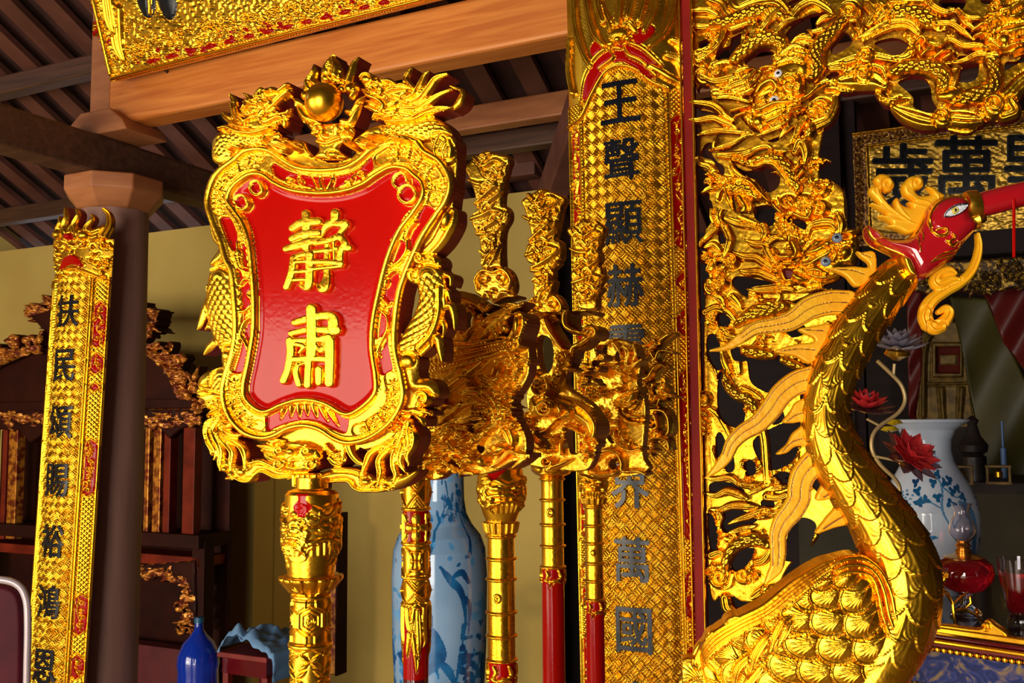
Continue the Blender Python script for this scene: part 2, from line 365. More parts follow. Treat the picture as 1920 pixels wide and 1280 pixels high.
mb.box(AB(-1.95, -3.0, 3.05), 11.1, .12, 1.1); struct('wall_front', mb, DKWALL)
# column, capital and the cross beam on it
cA, cB = -3.555, 3.118
t = empty('timber_column', 'round brown timber column with an octagonal capital, behind the left inscribed board', 'column', tuple(AB(cA, cB, 0)), None, 'structure')
mb = MB(); mb.lathe(AB(cA, cB, 0), [(.19, 0), (.19, .12), (.150, .16), (.152, 2.0), (.148, 2.76)], 40); mb.build('shaft', COLW, t, True)
mb = MB(); mb.lathe(AB(cA, cB, 0), [(.16, 2.72), (.225, 2.80), (.225, 2.865), (.21, 2.87)], 8, ax=np.cos(PI/8)*AX+np.sin(PI/8)*BX); mb.build('capital', WOOD, t, bevel=.006)
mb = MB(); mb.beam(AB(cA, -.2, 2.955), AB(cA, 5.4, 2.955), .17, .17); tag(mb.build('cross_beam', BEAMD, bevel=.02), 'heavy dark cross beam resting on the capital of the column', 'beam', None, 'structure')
t = empty('queen_post', 'square timber post with a chamfered foot block standing on the cross beam', 'post', tuple(AB(cA, cB-.04, 3.04)), None, 'structure')
mb = MB(); mb.box(AB(cA, cB-.04, 3.8), .125, .125, 1.32); mb.build('post_shaft', WOOD, t, bevel=.006)
mb = MB(); q = AB(cA+.05, cB-.05, 3.04)
V = [q+AX*i*w_+BX*j*.12+ZX*z for z, w_ in ((0, .20), (.05, .17), (.11, .09)) for i, j in ((-1, -1), (1, -1), (1, 1), (-1, 1))]
mb.add(V, [(3, 2, 1, 0)]+[(4*k+i, 4*k+(i+1) % 4, 4*k+4+(i+1) % 4, 4*k+4+i) for k in (0, 1) for i in range(4)]+[(8, 9, 10, 11)]); mb.build('foot_block', WOOD, t, bevel=.006)
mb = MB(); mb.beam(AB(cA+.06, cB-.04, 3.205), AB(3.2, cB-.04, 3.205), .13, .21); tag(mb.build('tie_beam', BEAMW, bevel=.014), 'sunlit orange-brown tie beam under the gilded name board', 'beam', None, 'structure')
p = P(960, 213, 5.0); pa, pb = p@AX, p@BX
mb = MB(); mb.beam(AB(-3.6, pb, p[2]), AB(2.5, pb, p[2]), .10, .13); tag(mb.build('far_tie_beam', WOOD, bevel=.01), 'brown far tie beam seen between the placard and the tall blade', 'beam', None, 'structure')
p = P(970, 318, 5.95); pa, pb = p@AX, p@BX
mb = MB(); mb.beam(AB(-3, pb, p[2]), AB(P(1006, 318, 5.85)@AX, pb, p[2]), .14, .12); tag(mb.build('wall_plate', RAFT, bevel=.01), 'purplish wall plate on top of the ochre wall behind the tallest blade', 'beam', None, 'structure')
mb = MB(); mb.beam(P(1015, 420, 5.6), P(1110, 150, 4.2), .12, .2); tag(mb.build('hip_beam', RAFT, bevel=.01), 'slanting hip beam beside the tall inscribed board', 'beam', None, 'structure')
# ================================================================= RED PLACARD ON A GILDED STAFF
PS = Plane(615, 500, 1.30)
sign = empty('ceremonial_placard', 'red shield-shaped placard with two gold characters and dragon border, standing on a gilded staff', 'ceremonial placard', tuple(P(583, 1280, 1.30)*[1, 1, 0]))
OUT = [(395,379),(404,341),(419,321),(443,303),(464,286),(491,281),(515,286),(539,303),(567,317),(608,321),(649,317),(677,303),(704,279),(732,264),(759,260),(783,267),(801,286),(828,303),(844,327),(848,352),(840,379),(821,407),(797,444),(777,486),(763,520),(753,554),(746,608),(746,655),(757,705),(761,744),(746,780),(721,806),(692,823),(660,829),(635,822),(606,804),(577,797),(548,802),(520,816),(495,820),(466,811),(444,791),(430,766),(424,734),(430,701),(442,662),(448,619),(446,565),(440,510),(429,486),(419,451),(405,417)]
INN = [(433,376),(440,355),(460,337),(478,328),(500,330),(522,345),(553,358),(601,364),(649,360),(684,348),(711,330),(739,316),(766,318),(782,330),(797,345),(798,369),(780,400),(756,431),(740,465),(728,500),(717,545),(706,600),(703,650),(710,701),(710,734),(692,757),(667,774),(648,774),(620,758),(592,750),(563,750),(534,759),(505,771),(484,764),(466,744),(464,720),(473,676),(482,619),(482,554),(478,500),(472,451),(460,417),(443,392)]
R = Rel(385, 250, 860, 840, 1.35)
R.poly(OUT, 7, 3)                                            # gold ground
R.poly(INN, 0, 3, base=1.0, mat=1, mode='in')                # red field
sd = R.sdpoly(spl(np.array(INN, float), 6, True), (slice(None), slice(None)))
R.H = np.where(sd > 0, 1.0+4.0*(1-sstep(sd/16)), R.H)        # dished field
def rect_in(pts, h=1.5): R.poly(pts, 0, 3, base=h, mat=1, mode='in', smooth=True, step=4)
# red cartouches in the border
rect_in([(514,312),(520,308),(545,322),(575,330),(608,333),(650,329),(676,318),(699,296),(704,308),(704,318),(690,330),(660,346),(620,354),(575,352),(540,341),(520,330)])
rect_in([(418,412),(426,407),(437,410),(446,428),(450,445),(446,470),(440,468),(430,448)])
rect_in([(453,470),(458,458),(466,462),(470,490),(472,506),(466,508),(456,498)])
rect_in([(448,505),(456,508),(462,522),(474,528),(474,570),(466,580),(452,576),(450,550)])
rect_in([(452,588),(466,586),(462,600),(455,625),(452,620)]); rect_in([(470,598),(476,596),(476,625),(474,638),(464,634),(463,615)])
rect_in([(452,640),(462,636),(468,650),(466,676),(460,697),(450,700),(439,695),(446,665)])
rect_in([(795,390),(808,387),(820,398),(812,420),(796,446),(782,475),(773,470),(766,452),(770,438),(781,420)])
rect_in([(741,470),(748,455),(760,452),(764,465),(762,480),(750,490),(736,492)])
rect_in([(733,515),(740,512),(752,516),(750,540),(744,565),(730,566),(722,556),(728,535)])
rect_in([(709,590),(720,584),(727,600),(725,622),(714,634),(706,630)]); rect_in([(734,578),(743,574),(736,610),(732,640),(737,670),(740,692),(728,702),(717,700),(712,678),(716,660),(728,635),(730,605)])
rect_in([(503,776),(512,768),(535,757),(560,752),(594,752),(625,762),(650,775),(659,783),(656,806),(648,812),(625,803),(600,792),(575,789),(545,793),(520,802),(505,808)])
for (x, y, rx, ry, r) in [(756,341,10,12,20),(769,366,13,14,10),(487,354,8,11,-20),(459,381,9,11,-30)]:
    R.ell(x, y, rx+7, ry+7, r, 8, 3, prof='flat'); R.ell(x, y, rx+4, ry+4, r, -3, 11, prof='flat', mode='in'); R.ell(x, y, rx+2.5, ry+2.5, r, 2, 9, prof='flat', mode='in'); R.ell(x, y, rx, ry, r, 1.5, 4, mat=1, mode='in')
# chased corner panels
def star(cx, cy, r, n=8, a=0, w=2.0):
    for k in range(n):
        t = math.radians(a)+2*PI*k/n; R.stroke([(cx+r*.12*math.cos(t), cy+r*.12*math.sin(t), w*.5), (cx+r*.55*math.cos(t), cy+r*.55*math.sin(t), w), (cx+r*math.cos(t), cy+r*math.sin(t), .5)], h=4.5, base=4.5, mode='max')
def bar(x0, y0, x1, y1, w=2.2, h=6): R.stroke([(x0, y0), (x1, y1)], w=w, h=h, base=4, mode='max')
def panel(path, w):
    sp = spl(np.array([(a, b, w) for a, b in path], float), 2.5); R._seg(sp, -3.5, 7, 'flat', 0, 0, 0, 0, 'in', 1.6)
panel([(416,395),(414,372),(424,342),(444,318),(468,302),(492,298)], 11); panel([(718,300),(745,285),(770,288),(790,308),(815,325),(826,350),(818,378)], 13)
panel([(444,712),(440,745),(452,775),(478,797),(490,798)], 12); panel([(737,708),(742,745),(728,775),(690,802),(676,806)], 13)
for x, y, r, a in [(484,303,15,10),(462,309,13,30),(441,326,15,45),(421,349,14,60),(417,374,14,80),(415,396,9,80), (740,288,15,10),(763,287,14,45),(785,302,14,40),(805,322,15,40),(821,346,15,60),(822,372,13,80), (444,722,14,80),(444,746,15,60),(455,770,14,45),(474,790,15,30),(742,722,14,90),(741,748,16,60),(727,773,16,45),(706,794,16,30),(685,806,9,20)]:
    star(x, y, r, 8, a)
for a in [(474,292,472,318),(450,302,456,325),(428,326,440,340),(408,356,428,362),(404,386,428,386),(752,272,751,302),(776,275,770,300),(797,294,786,312),(818,310,802,330),(838,334,812,345),(836,364,806,358),(430,735,458,733),(432,762,456,752),(448,786,466,772),(728,735,758,733),(729,758,752,765),(712,775,728,796),(690,790,700,812)]: bar(*a)
# vines in the red cartouches
for s_ in [[(566,352,4),(568,338,3),(560,326,1)],[(608,356,5),(604,338,3),(606,322,.8)],[(600,354,4),(592,340,2.5),(586,330,.8)],[(618,356,4),(626,340,3),(630,322,.8)],[(545,340,3),(560,348,3),(585,353,2)],[(640,354,3),(660,342,4),(668,326,1)],[(575,352,3),(564,342,3),(562,328,.8)]]: R.stroke(s_, h=6, base=3, gr=1)
for s_ in [curl(548,339,9,90,1.1,2.2,1), curl(680,329,10,60,1.1,2.6,-1), curl(655,345,8,60,1.1,2.4,-1)]: R.stroke(s_, h=6, base=2)
for i, (x, y, l, dx) in enumerate([(536,760,24,-8),(550,756,24,-3),(563,755,26,0),(576,754,24,2),(589,755,26,6),(602,757,32,14),(614,760,38,22)]):
    R.stroke([(x, y-3, 5.5), (x+dx*.4, y+l*.4, 4.5), (x+dx, y+l, .8)], h=6, base=2, gr=1)
for s_ in [[(474,455,4),(470,430,3.5),(462,412,3),(450,398,3)],[(452,470,3),(464,500,3),(474,504,3)],[(450,455,3),(452,480,3),(458,500,2.5)],[(455,535,2),(463,525,3),(474,524,3)],[(476,560,4),(470,552,4),(476,545,3)],[(452,585,2.5),(466,583,3),(476,572,3)],[(474,596,2.5),(462,606,3),(457,628,3),(466,645,3),(470,660,3),(466,672,2)],
    [(738,452,4),(752,432,4),(764,410,5),(780,392,4)],[(768,452,3),(766,472,3),(752,492,3),(738,500,3)],[(782,418,4),(772,430,4),(766,446,3)],[(730,520,3),(744,508,3),(754,512,2)],[(722,540,4),(728,534,4),(730,526,3)],[(716,578,3),(730,574,3),(740,566,2)],[(718,582,3),(730,595,3),(731,618,3.5),(720,640,3),(712,660,3),(714,668,2)],[(722,560,3),(732,572,2.5)]]: R.stroke(s_, h=7, base=2.5, gr=1)
# rims
R.stroke(OUT, w=6.2, h=7, base=5, closed=True); 
o2 = [(615+(x-615)*.957, 545+(y-545)*.966) for x, y in OUT]
R.stroke(o2, w=1.8, h=4, base=5.5, mode='max', closed=True)
R.stroke(INN, w=5.6, h=7, base=5, closed=True)
i2 = [(610+(x-610)*1.05, 545+(y-545)*1.035) for x, y in INN]
R.stroke(i2, w=1.6, h=4, base=5.5, mode='max', closed=True)
R.noise(.35, 5)
plb = R.mesh('placard_board', PS, [GOLD, RED, RED_DK], sign, 34)

# ---- openwork border: one relief, laid out from the back forward
R = Rel(362, 100, 880, 925, 1.2); R.wm = 1.22; R.dig = .45
A_ = lambda: R.tf(360, 80, 5.818); B_ = lambda: R.tf(620, 80, 5.818); C_ = lambda: R.tf(360, 740, 6.4); D_ = lambda: R.tf(580, 740, 6.4); E_ = lambda: R.tf(350, 380, 3.367); F_ = lambda: R.tf(700, 380, 3.367); O_ = lambda: R.tf()
O_()
# backing behind the board so the border hangs together
R.poly([(408,330),(412,250),(430,240),(470,238),(520,262),(560,270),(600,300),(650,298),(690,262),(740,235),(800,232),(845,250),(856,300),(846,400),(840,430),(800,480),(760,560),(770,700),(780,760),(720,830),(640,845),(500,835),(440,800),(420,720),(436,640),(430,520),(400,440),(398,380)], 3, 3)
R.cut([(441,520),(440,560),(446,600),(444,615),(438,600),(434,560),(436,530)]); R.cut([(764,530),(790,515),(788,560),(775,600),(757,625),(748,615),(756,570)])
R.cut([(492,800),(500,830),(470,826),(455,808),(470,806)]); R.cut([(690,845),(700,852),(690,870),(675,852),(672,838)])
# top foliage shoulders (cloud lobes under the pearl)
for x, y, r in [(470,262,20),(500,256,20),(440,275,22),(425,300,18),(530,275,20)]: R.ell(x, y, r, r*.8, 0, 7, 2)
B_(); 
for x, y, a, b in [(470,1120,110,70),(300,1130,60,65),(600,1060,110,60),(900,1020,200,100)]: R.ell(x, y, a, b, -20, 40, 3)
R.stroke([(240,1130,30),(330,1060,36),(480,980,50),(640,960,60)], h=7, base=4); R.stroke(curl(450,1100,90,190,1.0,20,1), h=7, base=5)
A_()
for x, y, a, b in [(1020,1140,100,90),(1180,1150,70,60),(900,1080,90,80),(700,1080,120,70),(520,1100,110,80),(400,1130,90,110)]: R.ell(x, y, a, b, 0, 42, 3)
R.stroke(curl(1030,1140,85,240,1.1,18,1), h=7, base=6); R.stroke([(1130,1090,20),(1220,1110,26),(1260,1180,24),(1300,1230,20)], h=7, base=5)
# scaly necks
A_(); R.stroke([(330,1230,90),(360,1090,100),(480,1040,95),(640,1050,80),(860,1040,70)], h=9, base=4, sc_=52)
R.stroke([(860,1040,40),(940,1020,34)], h=6, base=4)
B_(); R.stroke([(640,960,60),(800,930,110),(980,930,130),(1120,950,110),(1220,1010,90),(1270,1150,70),(1290,1250,70)], h=10, base=4, sc_=62)
R.poly([(1100,1090),(1140,1040),(1210,990),(1280,1000),(1370,1050),(1370,1200),(1320,1280),(1210,1270),(1150,1190)], 9, 8, base=5)
for s_ in [[(1180,1260,14),(1160,1180,18),(1180,1080,18),(1220,1010,14)],[(1260,1280,14),(1250,1190,18),(1290,1090,16),(1240,1040,14)],[(1330,1260,14),(1340,1160,18),(1320,1080,14)]]: R.stroke(s_, h=6, base=9)
# ---- left dragon head
A_()
for s_ in [[(560,940,40),(450,860,36),(380,810,30),(350,770,14)],[(620,930,30),(510,850,40),(480,740,38),(470,640,28),(430,575,12)],[(650,800,26),(600,730,40),(640,640,30),(620,590,20),(570,560,8)],[(740,700,26),(720,620,34),(740,550,26),(760,500,10)],[(800,640,24),(780,560,20),(800,520,10)]]: R.stroke(s_, h=9, base=5, gr=2, gd=.3)
R.poly([(590,730),(700,620),(790,600),(850,540),(960,540),(1040,500),(1100,470),(1110,560),(1080,620),(980,690),(940,760),(1090,740),(1110,700),(1120,780),(1080,850),(1060,930),(1020,945),(980,900),(900,960),(800,990),(640,970),(540,900),(640,860),(560,800),(660,770)], 13, 10, base=3, step=4)
for s_ in [[(340,950,18),(430,940,26),(560,990,26),(720,1000,26),(860,960,22),(900,930,8)],[(480,870,12),(560,930,20),(660,950,18),(690,940,8)],[(560,790,6),(650,810,16),(740,790,18)],[(590,880,6),(680,850,18),(780,830,18)],[(580,740,8),(650,690,18),(740,640,20),(790,610,10)],[(620,700,6),(700,690,20),(780,700,22)],[(600,650,6),(640,720,14)],
    [(520,720,10),(560,830,12),(640,900,12)],[(470,680,8),(520,820,10),(600,890,10)]]: R.stroke(s_, h=8, base=12, gr=1)
R.stroke([(960,720,10),(900,770,20),(830,760,26),(800,820,30),(850,880,30),(940,840,24),(1040,820,22),(1100,760,16)], h=8, base=12); R.ell(845,830,34,30,0,9,16)
R.stroke([(820,700,14),(880,740,20),(960,680,20),(1040,600,22),(1090,560,14)], h=7, base=13, gr=1)
R.ell(850,672,66,60,0,7,14); R.stroke(curl(850,672,60,150,.9,12,1,.9), h=6, base=16); R.ell(852,680,34,34,0,9,20)
R.stroke([(830,600,18),(860,560,30),(930,540,30),(1000,550,22),(1080,490,24),(1100,470,10)], h=8, base=14, gr=1); R.ell(880,560,34,26,0,9,18); R.ell(960,550,26,22,0,9,18)
for x, y in [(960,950),(1020,900),(1080,850)]: R.stroke([(x-30, y-40, 14), (x, y-20, 12), (x+5, y+20, 2)], h=6, base=12)
R.poly([(985,690),(1050,645),(1110,650),(1100,720),(1010,745),(950,745)], 0, 6, base=-4, mat=1, mode='in')
# ---- right dragon head
B_()
R.stroke([(1330,720,20),(1400,640,34),(1430,540,26),(1380,500,16),(1300,470,12)], h=6, base=1); R.cut([(1200,690),(1280,700),(1370,620),(1390,540),(1340,510),(1240,600)])
R.poly([(400,520),(360,440),(370,390),(440,360),(540,400),(620,410),(740,460),(880,480),(920,520),(860,600),(880,680),(980,700),(960,860),(700,900),(600,850),(500,860),(490,800),(430,700),(420,640),(480,640),(430,580)], 13, 10, base=3, step=4)
for s_ in [[(900,500,34),(850,420,30),(880,340,24),(915,290,8)],[(840,640,30),(950,600,46),(1010,480,40),(1050,380,26),(1090,330,10)],[(860,700,30),(1010,640,48),(1100,520,42),(1180,410,36),(1290,355,14)],[(800,740,30),(960,750,42),(1080,680,40),(1200,590,26),(1340,520,10)],[(700,830,30),(880,860,34),(1040,790,40),(1180,740,34),(1330,720,12)]]: R.stroke(s_, h=10, base=8, gr=2, gd=.35)
R.ell(435,420,78,64,10,12,8); R.stroke(curl(435,425,70,200,.7,12,1,.9), h=5, base=14)
R.ell(560,550,90,86,0,9,12); R.stroke(curl(560,550,80,160,1.4,18,1,.3), h=8, base=14); R.ell(545,545,30,28,0,10,20)
R.stroke([(400,540,14),(470,600,24),(560,640,26),(620,690,26),(610,750,24),(560,780,18),(500,740,20),(430,720,14)], h=8, base=13); R.stroke([(420,660,8),(500,670,14),(560,710,14)], h=8, base=14)
for s_ in [[(600,440,22),(680,440,24),(740,465,10)],[(560,430,14),(600,470,20),(660,500,14)],[(660,560,20),(760,520,30),(900,520,8)],[(680,620,20),(760,640,26),(880,680,6)],[(680,730,16),(740,700,20),(780,660,8)],[(760,500,14),(820,480,22),(900,505,6)],[(640,790,20),(720,790,22),(780,740,8)],[(600,850,14),(680,830,20),(780,800,8)],[(640,880,14),(800,880,18),(960,860,18),(1100,790,14),(1240,760,6)],[(500,850,8),(540,800,18),(600,820,14)]]: R.stroke(s_, h=7, base=13, gr=1)
R.poly([(415,600),(445,610),(465,640),(440,665),(412,650)], 0, 4, base=-3, mat=1, mode='in')
# ---- left flank
E_()
R.stroke([(180,-20,34),(175,90,30),(190,200,30),(230,260,30)], h=7, base=3, gr=2)
R.stroke([(260,260,30),(230,330,34),(180,370,20),(160,390,8)], h=7, base=4, gr=1); R.stroke([(280,330,24),(240,400,30),(165,430,16)], h=7, base=5, gr=1)
for x, y, r in [(200,440,44),(275,480,46),(290,390,36)]: R.ell(x, y, r, r, 0, 10, 3); R.stroke(curl(x, y, r*.8, 200, 1.0, 5, 1, .3), h=5, base=9)
for s_ in [[(150,560,14),(110,680,20),(80,770,14),(64,800,3)],[(180,680,14),(150,760,20),(112,800,4)],[(220,830,14),(150,900,22),(110,950,8),(104,960,3)],[(150,510,10),(132,530,12),(126,580,4)]]: R.stroke(s_, h=5, base=2, gr=1)
R.stroke([(215,480,62),(222,600,80),(230,720,80),(262,850,66),(285,940,44)], h=11, base=3, sc_=38)
R.stroke([(268,920,32),(258,980,30),(250,1050,22),(180,1090,34),(120,1130,36),(95,1190,16)], h=8, base=4, gr=1); R.ell(265,965,26,34,0,6,9)
R.ell(122,1195,40,42,0,10,7); R.stroke(curl(125,1195,34,250,1.2,7,1), h=4, base=14)
R.stroke([(230,1120,60),(220,1200,60),(240,1280,60)], h=9, base=3, sc_=30)
# ---- right flank
F_()
R.stroke([(500,60,26),(480,120,40),(440,200,40),(400,260,36),(330,330,34)], h=8, base=3, gr=2)
R.ell(470,110,30,60,15,10,6); 
for x, y, r in [(380,380,56),(270,460,56),(300,350,44)]: R.ell(x, y, r, r, 0, 11, 4); R.stroke(curl(x, y, r*.8, 200, 1.0, 6, 1, .3), h=5, base=11)
for s_ in [[(450,450,14),(490,470,14),(488,520,6)],[(440,540,10),(475,560,12),(485,620,4)],[(450,660,14),(490,650,22),(510,720,18),(512,800,4)],[(430,720,10),(450,780,14),(440,840,4)],[(330,880,26),(400,850,26),(420,930,20),(432,1000,5)],[(300,960,10),(350,900,18)]]: R.stroke(s_, h=6, base=3, gr=1)
R.stroke([(360,470,74),(378,600,72),(350,720,74),(290,830,74),(220,920,60)], h=12, base=3, sc_=46)
R.stroke([(430,540,14),(425,700,14),(380,830,14),(300,920,12)], h=6, base=8, gr=1)
R.stroke([(230,1000,50),(240,1080,36),(270,1150,40),(350,1160,40),(390,1200,26)], h=9, base=4, gr=1); R.ell(228,1000,46,48,0,8,9)
R.ell(330,1235,56,56,0,10,6); R.stroke(curl(330,1235,48,230,1.3,9,1,.2), h=6, base=13)
# ---- bottom left
C_()
R.poly([(60,10),(150,-20),(300,-40),(440,60),(520,230),(560,330),(470,420),(360,400),(330,260),(200,270),(230,190),(150,140),(160,90),(110,60)], 8, 8, base=3, step=4)
for x, y in [(330,60),(400,110),(340,130),(290,180),(380,200),(440,180),(430,260),(380,280),(460,300),(410,340),(480,260)]: R.ell(x, y, 38, 28, 30, 8, 8)
for s_ in [[(340,90,20),(240,110,30),(160,130,10)],[(360,160,20),(280,200,26),(205,260,6)],[(290,70,14),(240,150,20)]]: R.stroke(s_, h=7, base=9, gr=1)
R.poly([(345,780),(340,880),(430,940),(470,1010),(560,1010),(600,1050),(690,1030),(770,1040),(820,960),(900,930),(1050,1000),(1220,1000),(1260,900),(1060,850),(880,790),(760,760),(690,850),(640,830),(580,850),(520,830),(470,780),(420,760)], 9, 16, base=3, step=4)
for x, y, r in [(620,920,56),(500,950,42),(430,890,40)]: R.ell(x, y, r, r, 0, 7, 9)
R.stroke([(720,820,20),(850,790,22),(960,830,24),(1080,880,20)], h=6, base=9); R.stroke([(450,1000,14),(560,1000,16),(620,1030,16),(720,1030,16),(800,950,16),(880,920,14),(1040,990,16),(1200,990,14)], h=5, base=9)
R.cut([(400,640),(440,640),(480,700),(480,770),(430,760),(405,700)]); R.cut([(550,600),(600,650),(640,760),(620,830),(560,840),(540,780),(550,690)])
for s_ in [[(340,270,20),(230,330,30),(210,440,34),(240,560,34),(270,650,26),(260,725,8)],[(340,280,20),(250,350,26),(250,470,34),(310,600,34),(330,700,24),(290,780,6)],[(350,300,20),(290,400,26),(320,500,34),(370,600,34),(390,700,30),(375,800,30),(370,900,14)],[(370,360,20),(380,480,34),(450,580,34),(520,680,34),(510,800,30),(490,930,6)],[(390,400,20),(440,500,30),(540,560,34),(630,620,40),(670,720,34),(665,880,14)],[(400,420,20),(480,470,34),(560,490,24),(625,475,8)]]: R.stroke(s_, h=10, base=7, gr=2, gd=.3)
# centre mask and little collar
for s_ in [[(1060,680,20),(960,640,44),(870,620,30),(795,605,8)],[(1080,740,30),(950,710,34),(850,660,10)],[(1060,800,24),(960,760,26),(880,700,8)],[(1120,560,26),(1040,545,24),(960,580,12),(900,570,5)]]: R.stroke(s_, h=8, base=6, gr=2)
R.poly([(1040,640),(1060,570),(1160,560),(1240,580),(1290,560),(1400,560),(1500,600),(1560,660),(1580,760),(1500,880),(1380,930),(1200,930),(1080,880),(1020,800)], 12, 12, base=4)
for x, y, r in [(1125,660,72),(1450,670,72)]: R.ell(x, y, r, r, 0, 8, 13); R.stroke(curl(x, y, r*.8, 120, 1.2, 14, 1, .3), h=5, base=18)
for x, y in [(1110,820),(1500,820)]: R.ell(x, y, 90, 70, 0, 8, 12); R.stroke(curl(x, y, 70, 0, 1.1, 16, 1, .3), h=5, base=16)
R.ell(1290,600,100,50,0,6,14); R.ell(1285,670,62,56,0,12,18); R.ell(1290,800,90,60,0,5,12); R.poly([(1230,800),(1350,790),(1310,880),(1250,870)], 0, 6, base=8, mode='in')
D_()
for s_ in [[(240,640,30),(300,740,46),(380,720,40),(440,680,14)],[(260,760,26),(340,820,40),(420,790,26),(440,720,8)],[(220,600,24),(260,660,20),(330,700,10)],[(480,580,40),(520,700,36),(600,800,30),(690,840,14)],[(420,580,20),(430,680,20),(420,780,10)]]: R.stroke(s_, h=7, base=6, gr=2)
R.poly([(150,940),(300,890),(480,880),(640,910),(760,960),(830,990),(1040,960),(1170,940),(1300,900),(1290,960),(1180,1060),(1000,1140),(830,1150),(700,1170),(620,1150),(560,1110),(520,1050),(400,1030),(150,1060)], 9, 16, base=3, step=4)
R.stroke([(300,890,14),(480,890,20),(620,920,20),(700,990,20)], h=6, base=8); R.stroke([(150,1050,12),(400,1030,16),(500,1040,16),(560,1110,16),(650,1150,16),(760,1150,16),(860,1150,14),(1020,1110,14)], h=6, base=7)
for x, y, r in [(700,1040,60),(820,1090,50),(940,1090,44)]: R.ell(x, y, r, r*.8, 0, 7, 8)
R.poly([(1130,170),(1240,180),(1300,60),(1380,200),(1480,190),(1490,250),(1410,240),(1410,370),(1340,350),(1300,280),(1180,240),(1080,280),(1000,380),(1010,430),(940,420),(1000,300)], 8, 8, base=3, step=4)
R.stroke([(1150,190,20),(1300,200,40),(1400,200,30),(1490,230,8)], h=7, base=8, gr=1); R.stroke([(1280,220,20),(1360,280,40),(1400,370,8)], h=7, base=8, gr=1)
for x, y in [(1050,310),(1040,370),(1100,360),(1090,420),(1040,430),(1130,290)]: R.ell(x, y, 40, 30, 30, 8, 8)
for s_ in [[(1120,440,30),(1040,560,44),(900,620,40),(780,700,44),(720,820,34),(650,980,8)],[(1140,460,30),(1080,600,44),(960,680,44),(880,780,40),(890,920,40),(850,1090,8)],[(1160,440,30),(1130,600,44),(1060,720,40),(1050,850,36),(1070,950,26),(1040,1050,8)],[(1190,400,34),(1190,560,46),(1130,740,36),(1130,830,26),(1180,930,6)],[(1230,380,34),(1280,480,44),(1270,600,40),(1210,720,30),(1220,850,6)],[(1220,330,40),(1200,440,50),(1220,560,40),(1200,640,20)],[(1180,380,20),(1140,500,30),(1100,620,20)]]: R.stroke(s_, h=11, base=8, gr=2, gd=.3)
# collar with square notches
O_(); R.poly([(551,886),(602,886),(600,918),(552,914)], 8, 4, base=6, smooth=False)
for x in (561, 571, 580, 589): R.stroke([(x, 888), (x, 908)], w=1.7, h=-6, base=14, mode='in', prof='one')
# ---- flaming pearl setting
A_()
for s_ in [[(1300,700,20),(1200,700,40),(1150,640,26),(1100,600,8)],[(1380,900,30),(1270,830,50),(1200,740,40),(1160,680,10)],[(1400,960,30),(1340,920,40),(1250,860,12)]]: R.stroke(s_, h=9, base=5, gr=1)
for s_ in [[(1300,560,50),(1290,450,50),(1330,360,34),(1350,250,8)],[(1400,480,36),(1340,420,34),(1380,320,10)],[(1480,420,50),(1500,300,60),(1550,160,20)],[(1560,420,44),(1560,280,52),(1550,170,14)],[(1640,420,34),(1600,300,24)]]: R.stroke(s_, h=10, base=6, gr=1)
R.ell(1275,590,60,60,0,9,8); R.ell(1510,410,56,50,0,9,10)
B_()
for s_ in [[(200,440,44),(240,330,36),(270,230,26),(320,170,7)],[(130,400,30),(120,300,20),(110,260,6)],[(60,360,50),(70,260,44),(40,170,14)],[(200,760,30),(280,760,40),(330,650,34),(395,590,8)],[(150,880,40),(230,880,40),(300,760,30),(350,680,10)],[(250,600,30),(290,520,30),(280,440,10)]]: R.stroke(s_, h=9, base=6, gr=1)
R.ell(230,510,50,60,0,9,8); R.ell(150,520,40,44,0,8,8)
A_()
R.poly([(1340,960),(1380,900),(1600,880),(1740,900),(1790,960),(1760,1050),(1660,1100),(1620,1170),(1700,1270),(1360,1270),(1400,1180),(1380,1080)], 8, 10, base=5, step=4)
R.stroke([(1360,1000,24),(1440,950,36),(1480,1040,26),(1600,1040,26),(1620,950,36),(1740,1000,24)], h=8, base=10); R.ell(1410,980,50,46,0,8,10); R.ell(1700,960,50,50,0,8,10)
R.stroke(curl(1410,980,40,0,1.1,9,1), h=4, base=17); R.stroke(curl(1700,960,42,180,1.1,9,-1), h=4, base=17)
R.stroke([(1400,1090,20),(1500,1110,20),(1640,1060,16)], h=6, base=9); R.ell(1560,1230,60,40,0,7,9)
O_(); R.noise(.35, 4)
R.mesh('dragon_border', lambda x, y, h: PS(x, y, h-6), [GOLD, RED, RED_DK], sign, 30)
# pearl
c = PS.pt(620, 197, 20); mb = MB(); r = 37*1.3/F
mb.lathe(c-ZX*0, [(r*math.sin(PI*i/24)+1e-5, -r*math.cos(PI*i/24)) for i in range(25)], 48); mb.build('flaming_pearl', GOLD, sign, True)
